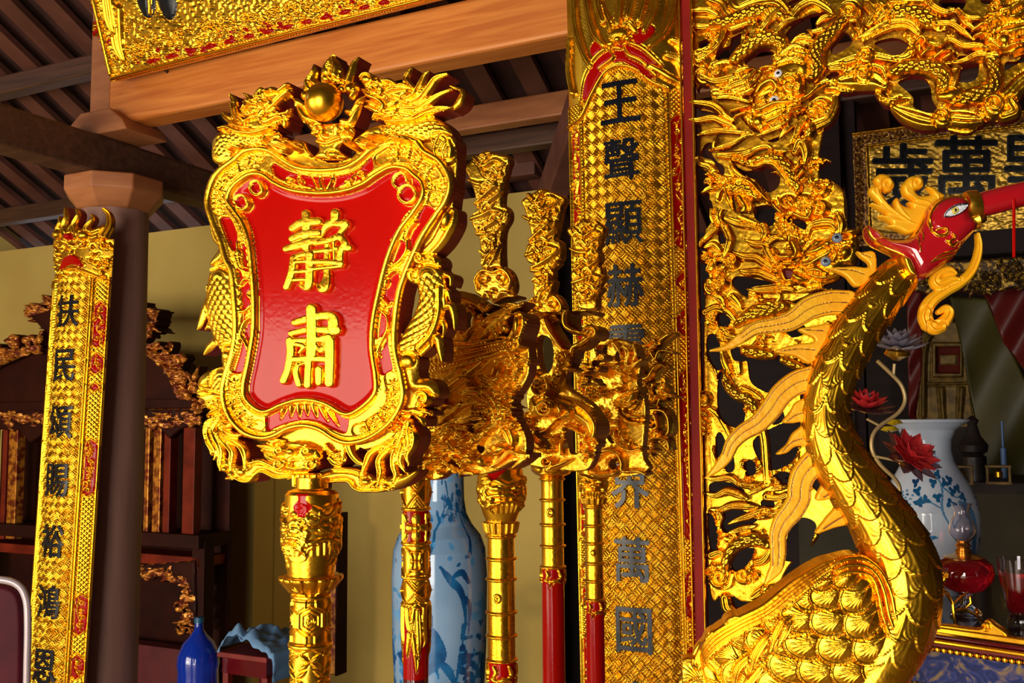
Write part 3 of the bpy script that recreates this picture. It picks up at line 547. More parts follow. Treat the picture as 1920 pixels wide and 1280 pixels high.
# ---- the two characters, brush strokes in raised gold
def glyph(name, S, hgt=9, base=2):
    R = Rel(525, 380, 680, 740, 1.0); R.tf(500, 380, 3.555)
    for s_ in S: R.stroke([(x, y, w_*1.36) for x, y, w_ in s_], h=hgt, base=base, prof='pillow', mode='max')
    R.noise(.3, 4); R.mesh(name, PS, [GOLD, GOLD], plb, 2)
q = 22
glyph('raised_character', [[(283,80,24),(290,140,26),(285,220,24),(283,300,24)],[(195,175,22),(260,140,24),(365,130,24)],[(195,245,22),(270,215,22),(365,205,22)],[(150,312,20),(230,290,24),(330,260,22),(400,245,8)],
  [(200,375,20),(190,470,22),(155,565,20)],[(200,370,18),(260,350,18),(315,350,22)],[(310,350,24),(310,450,24),(305,540,24),(285,570,20),(240,555,12)],[(215,400,14),(300,395,14)],[(215,465,14),(300,460,14)],[(205,520,14),(300,515,14)],
  [(480,75,26),(470,130,24),(415,165,20),(380,230,10)],[(430,140,18),(500,145,22),(550,150,22),(500,215,16)],[(340,275,16),(420,262,18),(500,235,22),(530,250,20)],[(330,330,15),(420,322,15),(500,310,16),(570,305,22)],[(335,400,18),(430,400,16),(520,410,18)],[(420,270,16),(418,330,16),(415,400,18),(420,500,22),(400,570,30),(360,550,14)],[(520,240,20),(545,280,22),(515,330,20),(512,420,20)],[(470,240,12),(475,410,10)],[(310,450,14),(400,440,14),(500,430,14)]])
glyph('raised_character', [[(322,710,30),(325,800,30),(325,900,30),(322,1010,30)],[(205,800,20),(300,775,24),(400,755,24),(460,770,30),(470,840,32)],[(180,872,18),(290,850,20),(400,850,22),(485,850,30)],[(330,920,16),(440,900,24)],[(180,920,24),(185,1000,24),(165,1110,22),(135,1185,22)],[(180,930,22),(250,920,18),(300,920,18)],[(445,920,28),(445,1040,28),(440,1200,26)],[(225,945,16),(270,960,16),(240,1000,12)],[(360,960,14),(390,985,18),(400,910,12)],[(200,1045,20),(320,1040,20),(440,1045,20)],[(230,1080,18),(220,1130,20),(240,1210,20)],[(305,1050,22),(300,1140,22),(297,1215,22)],[(372,1110,22),(372,1160,22),(370,1200,20)],[(240,1085,12),(300,1060,12)]])
# ================================================================= OPENWORK DRAGON SCREEN
PSC = Plane(1300, 640, 2.72)
screen = empty('openwork_screen', 'tall gilded openwork screen of tangled dragons and clouds in a red frame, behind the crane', 'carved screen', tuple(P(1312, 1280, 2.72)*[1, 1, 0]))
def clutter(R, pts, r=26, seed=1, per=3, h=7, base=0, gr=2):
    """small leaves, curls and bosses chiselled round the given points"""
    g = random.Random(seed)
    for (x, y) in pts:
        for _ in range(per):
            a = g.uniform(0, 360); cx = x+g.uniform(-.7, .7)*r; cy = y+g.uniform(-.7, .7)*r; t = g.random()
            if t < .35: R.stroke(curl(cx, cy, r*g.uniform(.28, .45), a, g.uniform(.9, 1.5), r*.11, g.choice((-1, 1)), .2), h=h, base=base)
            elif t < .85:
                L = r*g.uniform(.7, 1.3); R.flame(cx, cy, cx+L*math.cos(math.radians(a)), cy+L*math.sin(math.radians(a)), r*g.uniform(.13, .22), g.uniform(.08, .2), g.choice((.5, 1)), h, base, gr, 0, g.choice((-1, 1)))
            else: R.ell(cx, cy, r*g.uniform(.14, .24), r*g.uniform(.12, .2), a, h, base)
def many(R, L, **kw):
    for s_ in L: R.stroke(s_, **kw)
TF = {'1': (1290, 0, 5.121), '2': (1590, 0, 4.924), '3': (1290, 230, 5.565), '4': (1290, 430, 4.74), '5': (1300, 640, 4.573), '6': (1300, 880, 4.0)}
# ---- cloud scrollwork layer
R = Rel(1298, -12, 1935, 1215, 1.5)
U = lambda c: R.tf(*TF[c]); R.tf()
R.poly([(1310,-12),(1600,-12),(1935,-12),(1935,120),(1905,200),(1890,226),(1850,228),(1815,250),(1770,240),(1720,222),(1680,200),(1655,172),(1640,168),(1600,166),(1575,175),(1560,200),(1545,240),(1535,300),(1540,345),(1560,340),(1582,360),(1585,400),(1590,430),(1600,460),(1560,520),(1500,560),(1430,570),(1340,560),(1330,480),(1320,440),(1330,340),(1312,300),(1312,200),(1300,140),(1300,60)], 2, 3, base=-3)
U('1')
for c in [[(260,560),(300,480),(400,430),(420,360),(560,300),(500,420),(430,570),(350,590)],[(540,600),(640,500),(740,470),(820,500),(850,590),(800,640),(740,660),(640,650)],[(920,370),(1000,240),(1100,170),(1200,130),(1320,130),(1250,240),(1150,320),(1010,400)],[(960,30),(1000,0),(1100,-40),(1130,20),(1020,80)],[(1370,500),(1400,400),(1500,310),(1560,350),(1570,420),(1440,510)],[(1320,740),(1380,700),(1460,710),(1380,760)],[(100,830),(200,830),(230,980),(180,990),(110,960)],[(110,400),(200,370),(250,380),(180,440),(110,460)],[(60,1080),(160,1060),(300,1100),(240,1130),(90,1130)]]: R.cut(c)
U('2')
for c in [[(240,400),(330,360),(450,350),(540,390),(550,440),(480,500),(400,500),(320,450)],[(460,760),(560,710),(700,720),(760,800),(780,920),(830,1020),(740,1040),(610,990),(600,900),(520,820)],[(1010,700),(1080,610),(1190,580),(1210,640),(1180,730),(1100,760),(1020,750)],[(850,0),(870,80),(950,60),(1040,100),(1080,0)],[(1230,-20),(1240,30),(1320,30),(1320,-20)],[(880,340),(1000,370),(1100,410),(1000,400)],[(1100,150),(1200,170),(1290,240),(1150,200)],[(1450,650),(1560,590),(1640,560),(1640,480),(1560,560),(1460,570)],[(370,620),(430,600),(520,610),(420,650)],[(1010,520),(1120,510),(1050,570)]]: R.cut(c)
U('3')
for c in [[(480,440),(600,500),(750,470),(850,450),(940,510),(960,620),(900,710),(820,720),(760,650),(680,590),(560,530)],[(130,330),(180,220),(260,210),(240,300),(300,400),(370,450),(380,530),(340,530),(260,400),(180,370)],[(700,880),(860,860),(930,940),(900,1040),(860,1080),(800,1060),(700,1000)],[(1010,960),(1100,1000),(1220,1030),(1240,1120),(1150,1090),(1020,1060)],[(140,560),(240,600),(300,660),(180,700)],[(140,800),(230,800),(260,900),(240,1040),(160,1100)],[(320,1150),(400,1130),(420,1230),(330,1260)],[(720,140),(800,190),(960,140),(940,190),(850,200)]]: R.cut(c)
U('4')
for c in [[(230,300),(300,290),(340,360),(250,390)],[(400,430),(520,420),(760,480),(560,520),(520,660),(460,700),(390,560)],[(130,380),(180,430),(150,470)]]: R.cut(c)
# lower half of the post-side carving, drawn as a loose lattice
R.tf()
R.poly([(1322,540),(1400,556),(1480,566),(1540,570),(1590,560),(1560,640),(1540,700),(1545,800),(1590,900),(1560,960),(1530,1010),(1480,1060),(1450,1110),(1400,1130),(1360,1110),(1326,1080)], 2, 3, base=-6)
HOLES = [[(1326,628),(1345,632),(1354,690),(1340,690),(1324,660)],[(1370,650),(1400,656),(1400,675),(1375,675)],[(1348,700),(1375,715),(1395,760),(1392,795),(1370,800),(1345,770)],[(1340,820),(1350,810),(1360,835),(1345,860)],[(1395,650),(1530,690),(1520,720),(1460,740),(1410,720),(1400,680)],[(1332,905),(1370,905),(1395,922),(1350,932),(1330,925)],[(1352,950),(1400,960),(1420,975),(1362,1000)],[(1370,1050),(1390,1030),(1415,1030),(1400,1060),(1375,1070)],[(1410,830),(1450,800),(1500,790),(1490,860),(1440,880)],[(1500,970),(1530,985),(1510,1040),(1470,1050),(1480,990)],[(1326,965),(1340,970),(1346,1020),(1330,1030)],[(1400,596),(1424,592),(1432,606),(1412,616)],[(1470,610),(1500,604),(1512,622),(1484,632)],[(1345,590),(1362,588),(1368,606),(1350,612)],[(1452,890),(1478,884),(1492,904),(1470,918),(1452,908)],[(1396,868),(1412,862),(1420,884),(1402,892)],[(1520,876),(1548,880),(1560,912),(1540,930),(1520,905)],[(1425,940),(1446,934),(1452,955),(1434,965)],[(1500,735),(1526,728),(1530,770),(1506,778)],[(1440,770),(1462,764),(1470,786),(1448,796)],[(1356,850),(1372,848),(1376,880),(1360,884)]]
for c in HOLES: R.cut(c)
U('1')
for x, y, r in [(120,580,95),(280,700,90),(160,740,90),(1560,110,100),(1290,1060,120),(1210,1120,90)]: R.ell(x, y, r, r, 0, 9, 2); R.stroke(curl(x, y, r*.72, 200, 1.5, r*.17, 1, .15), h=6, base=9)
many(R, [[(330,230,60),(330,330,60),(280,430,55),(180,520,50),(110,560,40)]], h=9, base=4, gr=3)
many(R, [[(210,0,40),(330,50,46),(380,130,46),(430,180,40)],[(420,0,20),(430,60,40),(490,100,44),(600,60,50),(720,30,60),(860,30,60),(960,120,44),(1000,200,30)],[(1000,170,40),(1080,80,50),(1200,30,46),(1330,90,40),(1390,140,20)],[(60,120,30),(200,120,34),(300,170,20)],[(30,250,14),(120,280,34),(220,270,30),(280,280,20)]], h=9, base=3, gr=2)
many(R, [[(250,640,24),(380,600,30),(520,650,20)],[(350,820,60),(480,800,80),(600,760,60),(680,720,30)],[(260,900,30),(420,920,50),(560,900,40),(640,860,20)],[(1020,420,20),(1100,370,40),(1200,350,24)],[(1380,660,40),(1500,640,60),(1620,600,50),(1750,600,40)],[(1230,830,20),(1330,830,50),(1480,800,70),(1640,780,80),(1760,800,80)],[(1370,840,20),(1500,870,36),(1640,850,30)],[(1150,1250,60),(1250,1200,60),(1350,1150,50),(1410,1040,40),(1420,950,30)]], h=9, base=3, gr=3)
U('2')
many(R, [[(-20,590,40),(100,560,50),(230,540,46),(420,570,36),(600,580,30),(850,590,24),(1020,600,24),(1150,560,40),(1360,520,40)],[(-60,760,60),(60,740,110),(230,740,110),(340,800,60)],[(0,690,30),(80,640,30),(200,620,30),(320,650,30),(360,740,20)],[(420,1010,30),(540,1080,70),(680,1130,80),(800,1150,60)],[(860,1100,60),(980,1110,76),(1100,1120,80),(1220,1120,50)],[(1230,1040,50),(1340,1000,110),(1480,900,90),(1600,780,90),(1720,700,90)],[(1500,960,60),(1540,1040,60),(1430,1090,50)],[(560,300,40),(620,380,60),(620,470,60),(540,540,40),(440,550,20)]], h=10, base=4, gr=2, gd=.2)
many(R, [[(280,880,30),(380,960,36),(480,900,14)],[(320,920,20),(440,940,20),(560,920,8)]], h=6, base=6, gr=1)
for x, y, r in [(150,700,86),(170,530,86),(870,1100,96),(1350,990,110),(30,140,110),(960,900,100),(1370,90,70)]: R.ell(x, y, r, r, 0, 10, 6); R.stroke(curl(x, y, r*.76, 190, 1.5, r*.17, 1, .12), h=6, base=13)
many(R, [[(620,500,30),(630,420,26),(680,370,30),(720,400,24),(700,430,14)],[(680,540,20),(740,490,30),(800,480,16)],[(800,560,20),(880,500,30),(960,490,14)],[(880,570,18),(950,530,26),(1000,510,10)]], h=9, base=8, gr=1)
U('3')
many(R, [[(110,380,30),(140,440,34),(230,470,44),(300,560,50),(400,610,50),(480,590,30)],[(450,420,30),(480,500,36),(560,570,34),(640,610,24)],[(150,740,10),(240,690,30),(380,680,30),(480,640,20)],[(320,800,20),(340,720,30),(400,680,16)],[(700,620,30),(760,720,40),(850,830,20)],[(930,960,20),(950,1060,34),(1030,1140,40),(1130,1170,40),(1190,1230,24)],[(1250,1180,24),(1280,1090,40),(1380,1050,60),(1500,1050,60),(1570,1130,50),(1560,1240,34)],[(1220,180,60),(1230,300,60),(1230,430,40),(1260,560,40),(1300,640,30),(1400,620,34)],[(1560,960,40),(1600,1060,44),(1590,1160,30)]], h=9, base=3, gr=2)
for x, y, r in [(1390,700,96),(1380,900,110),(1220,880,150),(1050,840,100),(1450,640,60)]: R.ell(x, y, r, r*.9, 0, 9, 3); R.stroke(curl(x, y, r*.75, 100, 1.4, r*.15, -1, .15), h=6, base=10)
many(R, [[(900,820,16),(930,900,20),(1000,940,16)],[(950,790,14),(990,870,20),(1060,920,14)],[(1040,780,14),(1070,850,20),(1120,900,14)],[(900,860,20),(1000,960,24),(1100,960,26),(1250,1010,24),(1310,920,24)]], h=7, base=9)
U('4')
for x, y, r in [(160,250,60),(220,510,90),(230,770,90),(330,930,80),(300,470,70),(390,280,80)]: R.ell(x, y, r, r, 0, 9, 1); R.stroke(curl(x, y, r*.75, 250, 1.4, r*.16, 1, .15), h=6, base=8)
many(R, [[(160,160,20),(230,140,34),(290,190,20)],[(180,360,24),(230,280,34),(270,240,14)],[(160,740,40),(260,700,46),(360,740,44),(430,820,20)],[(290,860,40),(350,940,40),(430,960,20)],[(920,100,40),(930,20,60),(860,-30,40)],[(900,160,30),(960,160,44),(1030,110,20)],[(400,600,40),(440,640,34),(480,700,14)],[(250,600,30),(300,620,40),(330,680,20)],[(480,1040,14),(560,1060,30),(620,980,14)],[(310,1080,14),(330,1170,36),(370,1280,30)],[(150,1110,10),(210,1180,30),(270,1280,30)],[(470,1090,8),(450,1200,20),(450,1280,20)]], h=8, base=2, gr=2)
U('5')
for x, y, r in [(100,500,60),(760,1050,70)]: R.ell(x, y, r, r*1.2, 0, 10, 1); R.stroke(curl(x, y, r*.72, 250, 1.4, r*.16, 1, .15), h=6, base=8)
many(R, [[(60,600,20),(100,620,30),(130,640,10)],[(50,650,16),(100,690,22),(130,690,10)],[(60,720,16),(100,740,20),(130,740,10)],[(60,770,16),(100,790,22),(130,780,10)],[(150,580,26),(220,640,34),(280,740,34),(320,820,20)],[(170,900,10),(180,980,20),(200,1050,14)],[(230,920,20),(240,1000,26),(260,1080,14)],[(110,110,14),(200,220,34),(240,320,36),(300,470,30)],[(250,90,20),(270,180,34),(310,270,30)],[(400,90,14),(390,180,26),(400,270,20)],[(420,400,30),(500,440,34),(580,490,20)],[(640,290,16),(720,280,22),(820,260,8)],[(430,1050,40),(540,1100,44),(600,1050,20)],[(620,960,30),(680,1060,44),(700,1160,30)],[(700,960,40),(800,990,50),(840,1060,30),(780,1160,30)]], h=8, base=2, gr=2)
U('6')
for x, y, r in [(205,800,95),(380,780,80),(820,500,90)]: R.ell(x, y, r, r*1.1, 0, 9, 0); R.stroke(curl(x, y, r*.74, 60, 1.6, r*.15, 1, .12), h=6, base=7)
many(R, [[(120,320,14),(140,360,24),(160,410,20)],[(130,420,20),(150,500,34),(170,560,20)],[(140,640,40),(200,620,30),(240,650,16)],[(250,520,30),(330,520,24),(300,470,20)],[(420,700,30),(520,680,36),(580,600,20)],[(300,780,14),(280,860,20),(240,890,16)],[(520,900,40),(480,930,40),(440,960,20)],[(240,960,40),(260,1040,40),(330,1080,20)],[(760,560,20),(850,560,34),(920,490,20)]], h=8, base=0, gr=2)
clutter(R.tf(), [(1330,80),(1400,150),(1420,190),(1510,120),(1700,60),(1790,60),(1860,90),(1900,60),(1640,50),(1340,330),(1480,330),(1520,300),(1510,380),(1470,420),(1500,440),(1340,520),(1370,500),(1420,560),(1440,600),(1480,630),(1340,620),(1420,640),(1500,680),(1450,740),(1390,760),(1430,850),(1480,860),(1400,900),(1510,900),(1440,1000),(1400,1040),(1350,1000),(1340,1060),(1420,1090),(1480,1020),(1560,610),(1540,560)], 22, 11, 4, 6, 2)
[R.cut(c) for c in HOLES]; R.M = np.where(R.M == 0, 0, R.M)
R.noise(.6, 6)
R.mesh('cloud_scrollwork', PSC, [GOLD, RED_DK], screen, 16)

# ---- dragons, in front of the clouds
def dragon_upper():
    R = Rel(1298, -12, 1610, 400, 1.35); U = lambda c: R.tf(*TF[c])
    U('1')
    many(R, [[(250,250,44),(390,240,62),(520,190,74),(680,140,80),(820,150,76),(930,200,50)],[(460,600,56),(550,510,72),(680,410,84),(800,390,88),(900,430,84),(930,520,60)],[(1520,210,50),(1400,330,74),(1280,450,86),(1240,560,92),(1250,680,84),(1200,760,60)]], h=15, base=4, sc_=54)
    many(R, [[(430,310,30),(560,260,24),(660,230,10)],[(540,440,20),(560,340,30),(580,320,6)],[(620,380,24),(660,280,34),(680,240,6)],[(720,300,30),(800,200,44),(900,90,12)],[(860,330,30),(960,230,34),(1080,190,10)],[(1160,310,10),(1220,330,26),(1300,310,30)],[(1250,250,20),(1320,200,40),(1400,180,20)],[(1010,430,14),(1080,390,30),(1190,400,30)],[(1010,470,14),(1100,450,30),(1200,450,16)]], h=9, base=5, gr=2)
    # head, mane swept to the left
    R.poly([(720,800),(800,640),(900,620),(1040,540),(1180,600),(1200,720),(1130,820),(1140,940),(1060,1010),(1160,1040),(1140,1070),(1080,1130),(1010,1150),(960,1250),(880,1240),(760,1270),(640,1270),(560,1200),(520,1120),(640,1060),(650,960),(680,880)], 14, 24, base=4, step=4)
    many(R, [[(860,590,40),(960,540,60),(1060,560,60),(1140,560,30)],[(880,640,20),(1000,600,34),(1120,620,30)],[(900,560,16),(1040,480,30),(1150,510,12)]], h=9, base=12, gr=3)
    many(R, [[(120,730,20),(260,800,40),(420,780,50),(560,720,30)],[(380,880,24),(460,840,44),(560,800,40),(660,700,18)],[(440,900,24),(560,870,36),(660,790,20)],[(430,950,20),(540,930,30),(640,880,20)],[(300,960,18),(420,960,30),(600,1000,20)],[(480,720,20),(560,690,30),(640,670,10)]], h=10, base=6, gr=2)
    R.ell(1010,860,92,100,0,11,14); R.stroke(curl(1010,860,78,200,1.4,18,1,.2), h=7, base=22)
    many(R, [[(690,930,24),(740,860,40),(830,820,44),(880,880,34),(840,950,20)],[(650,1080,20),(720,1060,36),(800,970,20)],[(700,1010,20),(760,980,30),(810,940,14)],[(730,700,16),(800,690,30),(880,700,20)],[(760,740,14),(820,730,20),(860,730,8)]], h=9, base=16, gr=1)
    many(R, [[(1090,760,20),(1110,840,34),(1080,920,30)],[(1060,960,20),(1110,940,20),(1140,930,6)],[(900,960,20),(960,1010,30),(1060,1010,24),(1180,950,20),(1260,880,24),(1340,840,14)]], h=9, base=14, gr=1)
    many(R, [[(640,1090,20),(720,1090,40),(860,1030,40),(1000,1020,24),(1080,1000,12)],[(700,1240,24),(800,1200,40),(930,1140,40),(1050,1060,30),(1150,1050,8)],[(640,1120,24),(650,1200,40),(720,1240,50)],[(820,1260,30),(940,1200,34),(1000,1120,20)],[(940,1180,14),(950,1240,6)],[(1040,1110,16),(1060,1160,5)],[(440,1100,14),(540,1080,22),(620,1060,20)],[(460,1160,10),(560,1130,20),(640,1120,10)]], h=10, base=14, gr=1)
    R.ell(700,1200,60,60,0,8,16)
    many(R, [[(30,995,10),(110,1010,30),(240,1030,40),(330,1080,44),(380,1140,36),(460,1180,14)],[(20,1160,8),(120,1180,34),(260,1160,40),(370,1200,40),(480,1250,20)]], h=9, base=9, gr=2)
    U('3')
    many(R, [[(130,150,8),(220,130,36),(340,110,40),(460,120,34),(700,140,18)],[(250,310,10),(380,280,30),(500,240,36),(620,170,24),(720,150,8)],[(290,300,14),(300,220,20),(320,170,10)],[(340,360,30),(480,370,50),(620,350,44),(740,290,30),(840,270,30),(930,320,24),(1110,310,8)],[(740,160,10),(860,120,30),(980,70,30),(1060,0,20)],[(980,180,14),(1040,110,34),(1110,60,14)],[(1060,260,10),(1130,180,30),(1180,60,44),(1250,-20,40)],[(1130,330,40),(1190,230,60),(1240,330,50),(1230,440,24)]], h=9, base=9, gr=2)
    many(R, [[(520,400,30),(640,440,40),(780,400,60),(920,400,84),(1030,480,92),(1090,580,84),(1150,680,60),(1150,740,24)],[(1300,60,50),(1280,130,60),(1240,190,30)]], h=14, base=4, sc_=56)
    many(R, [[(1120,520,14),(1180,450,26),(1190,390,8)],[(1150,600,14),(1220,520,26),(1245,480,6)],[(1190,640,14),(1240,600,22),(1250,550,6)],[(640,470,14),(740,480,22),(820,450,20),(920,470,24),(1000,560,24),(1070,660,14)]], h=8, base=9, gr=1)
    many(R, [[(400,700,40),(480,700,80),(580,680,90),(680,740,84),(740,810,40)]], h=14, base=4, sc_=56)
    many(R, [[(430,640,20),(560,610,26),(680,650,24),(760,740,26),(860,840,14)],[(430,740,30),(450,820,36),(500,940,8)],[(560,800,60),(620,900,70),(560,980,60)],[(640,820,20),(690,900,24),(660,1010,16),(680,1000,8)]], h=9, base=10, gr=1)
    R.noise(.7, 6); U('3'); return R
R = dragon_upper()
dr1 = R.mesh('dragon', lambda x, y, h: PSC(x, y, h+3), [GOLD, RED_DK], screen, 10); dr1['label'] = 'upper dragon with head turned left and glass eyes'
def dragon_right():
    R = Rel(1590, -12, 1935, 260, 1.35); R.tf(*TF['2'])
    many(R, [[(300,200,70),(420,140,96),(560,150,110),(700,190,106),(820,250,70),(900,280,40)],[(420,690,60),(560,640,70),(720,640,84),(860,700,100),(900,800,96),(860,850,60)],[(1330,600,84),(1360,700,84),(1340,820,90),(1230,890,90),(1090,930,80),(980,950,60)]], h=16, base=4, sc_=62)
    many(R, [[(180,60,50),(250,160,60),(200,250,40)],[(280,60,30),(340,130,50),(290,220,30)],[(380,30,24),(370,120,40),(310,190,30)],[(100,220,20),(120,300,40),(80,370,16)],[(40,280,14),(70,350,34),(60,390,10)],[(150,400,20),(280,320,44),(420,260,60),(560,260,60),(650,330,40)],[(100,380,14),(220,330,34),(360,250,34)]], h=10, base=8, gr=3)
    many(R, [[(740,40,50),(800,110,50),(900,150,40),(1000,140,34),(1080,240,40),(1180,310,16)],[(1020,120,20),(1100,200,30),(1200,210,30),(1280,200,14)],[(830,260,40),(950,260,40),(1060,330,40),(1160,400,10)],[(740,420,14),(830,450,34),(940,400,34),(1060,460,40),(1200,460,40),(1340,490,14)],[(960,610,10),(1080,590,30),(1200,540,36),(1380,550,24)],[(960,870,20),(1000,740,30),(1030,650,14)],[(420,40,60),(560,30,50),(700,30,50)]], h=10, base=9, gr=2)
    R.poly([(1200,340),(1260,250),(1400,220),(1480,200),(1560,120),(1720,60),(1720,420),(1560,540),(1460,540),(1380,520),(1340,480),(1260,440)], 14, 20, base=4, step=4)
    many(R, [[(1300,180,30),(1380,180,50),(1500,120,60),(1640,40,60)],[(1150,330,14),(1250,270,30),(1370,230,34),(1430,210,24)],[(1430,200,40),(1520,210,40),(1620,150,40)],[(1400,380,60),(1500,340,60),(1660,300,50)],[(1380,490,20),(1500,470,30),(1640,440,30)],[(1500,540,16),(1560,500,20),(1640,480,10)],[(1290,260,20),(1300,340,30),(1270,400,20)],[(1180,380,20),(1240,360,26),(1290,330,14)],[(1560,420,20),(1600,380,30),(1680,370,30)],[(1480,60,30),(1560,40,30),(1660,0,20)]], h=9, base=15, gr=1)
    R.ell(1440,420,60,60,0,8,18); R.ell(1560,410,34,24,-20,8,20); R.ell(1440,205,34,30,0,8,20)
    many(R, [[(860,920,40),(960,910,60),(1040,860,24)]], h=9, base=10)
    R.noise(.7, 6); return R
R = dragon_right()
R.mesh('dragon', lambda x, y, h: PSC(x, y, h+3), [GOLD, RED_DK], screen, 10)['label'] = 'scaly dragon winding along the top right'
def dragon_lower():
    R = Rel(1305, 395, 1650, 740, 1.35); U = lambda c: R.tf(*TF[c])
    U('3')
    many(R, [[(400,850,24),(300,890,36),(280,1000,36),(310,1090,30),(250,1170,26),(170,1240,24),(140,1300,12)],[(430,860,30),(350,940,40),(350,1040,36),(430,1130,34),(450,1210,26),(420,1290,20)],[(420,1010,30),(540,1060,44),(700,1080,50),(780,1130,40),(810,1230,20)],[(560,990,30),(700,1050,20),(740,1070,10)]], h=10, base=8, gr=3)
    U('4')
    many(R, [[(850,690,60),(740,700,86),(620,740,74),(500,800,50),(440,850,30)],[(520,1080,50),(640,1100,60),(760,1120,40)],[(860,1160,40),(960,1210,40),(1040,1230,20)]], h=14, base=3, sc_=50)
    many(R, [[(340,250,16),(370,180,36),(390,90,40),(350,0,40)],[(160,110,10),(200,60,30),(260,10,36)],[(680,110,30),(700,40,40),(680,-20,40)],[(510,100,10),(600,140,36),(690,150,40),(740,240,44),(790,310,36),(860,330,16)],[(730,130,30),(780,90,40),(860,100,16)],[(420,210,8),(510,250,36),(620,260,44),(700,310,44),(780,370,20)],[(460,370,8),(530,390,34),(640,390,44),(740,430,44),(850,480,20)],[(540,540,6),(640,545,26),(760,540,40),(880,530,40),(950,550,24)],[(980,560,14),(1100,540,24),(1200,520,16)],[(800,540,8),(830,600,20),(800,660,10)]], h=9, base=8, gr=2)
    R.poly([(780,370),(860,310),(960,300),(1020,220),(1060,170),(1130,90),(1230,90),(1300,50),(1400,60),(1500,60),(1520,200),(1480,320),(1380,330),(1350,440),(1240,490),(1100,530),(980,500),(880,500)], 12, 22, base=2, step=4)
    many(R, [[(1000,320,14),(1090,320,34),(1180,270,40),(1270,220,40),(1300,150,30)],[(1080,220,24),(1160,200,50),(1250,150,44)],[(1060,380,20),(1150,370,40),(1240,400,24)],[(1080,410,20),(1200,440,34),(1350,420,14)],[(860,320,20),(960,320,30),(1010,320,16)],[(960,420,40),(1010,450,50),(1070,460,20)],[(1300,60,20),(1360,120,10)],[(1400,50,16),(1460,40,30),(1530,30,14)],[(1360,250,30),(1390,190,40),(1460,160,30)],[(820,370,14),(900,380,24),(960,360,10)],[(1300,300,14),(1330,250,20),(1320,200,20)],[(780,180,14),(820,250,26),(900,260,34),(980,240,14)],[(950,130,40),(980,210,36),(960,260,14)]], h=9, base=12, gr=1)
    R.ell(1410,220,44,60,30,9,14); R.ell(1260,150,40,36,0,9,18); R.ell(980,325,26,24,0,7,18)
    R.poly([(860,360),(940,370),(940,430),(880,450)], 0, 6, base=1, mode='in', mat=1)
    R.noise(.7, 6); return R
R = dragon_lower()
dr2 = R.mesh('dragon', lambda x, y, h: PSC(x, y, h+2), [GOLD, RED_DK], screen, 10); dr2['label'] = 'middle dragon peering over the neck of the crane'
def dragon_bottom():
    R = Rel(1305, 690, 1560, 1130, 1.4); U = lambda c: R.tf(*TF[c])
    U('5')
    many(R, [[(280,260,26),(300,360,44),(380,450,56),(480,490,56),(540,580,50),(560,660,30)]], h=13, base=3, sc_=46)
    U('6')
    many(R, [[(560,560,40),(470,520,60),(390,530,60),(300,590,50),(250,690,40),(240,760,20)]], h=13, base=3, sc_=50)
    many(R, [[(90,60,8),(180,70,24),(280,60,30),(350,110,20)],[(90,175,8),(180,190,26),(260,160,34),(360,190,30),(410,215,14)],[(130,295,8),(210,300,26),(290,270,34),(400,270,34),(490,280,14)],[(210,410,6),(220,350,16),(200,320,20)],[(270,405,8),(350,370,24),(440,340,34),(540,300,30),(610,300,10)],[(380,110,30),(460,120,30),(540,100,14)],[(430,180,14),(500,140,24),(560,110,24),(640,90,20)],[(600,150,16),(660,130,30),(710,130,10)],[(500,360,20),(560,340,34),(640,320,24)],[(280,470,14),(380,440,30),(470,420,14)],[(560,200,40),(640,210,30),(700,190,30)],[(620,290,16),(660,260,24),(710,260,10)],[(540,80,16),(580,70,20),(620,60,10)]], h=9, base=5, gr=2)
    R.ell(590,95,26,22,0,8,12); R.ell(540,350,40,26,0,8,9)
    R.tf(); R.stroke([(1421,780,9),(1432,820,9),(1436,870,9),(1438,905,8)], h=7, base=-2, gr=2)
    R.noise(.7, 6); return R
R = dragon_bottom()
R.mesh('dragon', lambda x, y, h: PSC(x, y, h-1), [GOLD_DK, RED_DK], screen, 8)['label'] = 'lowest dragon, small head and coiled scaly body'
# glass eyes
WHITE = mat('white_enamel', (.70, .72, .78), (.78, .80, .86), .12, 0, 30, 0, coat=.5); EYEBL = mat('blue_grey_glass', (.18, .25, .36), (.30, .38, .48), .08, 0, 30, 0, coat=.8)
for (x, y, r, m) in [(1464,146,8.5,WHITE),(1457,196,10,WHITE),(1573,450,9.5,EYEBL),(1552,494,9.5,EYEBL)]:
    c = PSC.pt(x, y, 24); k = 2.6/F*r; mb = MB(); ax = -BX
    mb.lathe(c, [(k*math.cos(PI/2*i/8)+1e-5, k*.55*math.sin(PI/2*i/8)) for i in range(9)], 20, axis=-BX, ax=AX)
    mb.lathe(c-ax*.0, [(k, -.028), (k, 0)], 16, axis=-BX, ax=AX, mi=2)
    mb.lathe(c+ax*k*.50, [(k*.38*math.cos(PI/2*i/5)+1e-5, k*.15*math.sin(PI/2*i/5)) for i in range(6)], 14, axis=-BX, ax=AX, mi=1)
    mb.build('glass_eye', [m, BLACK, GOLD], dr1 if y < 300 else dr2, True)
# frame of the screen: a red stile with gold beads
mb = MB(); zt = 3.3
base = PSC.pt(1304, 640, 0)*[1, 1, 0]
mb.box(base+ZX*zt/2, .024, .05, zt); mb.build('frame_stile', mat('matt_red_frame', (.22, .006, .002), (.28, .008, .003), .6, spec=.2), screen)
for d in (-.017, .017):
    mb = MB(); mb.box(base+AX*d+BX*-.028+ZX*zt/2, .005, .012, zt); mb.build('gold_bead', GOLD, screen, bevel=.002)
mb = MB(); mb.box(base+AX*1.2+ZX*(zt-.05), 2.4, .05, .1); mb.build('top_rail', RED_DK, screen)
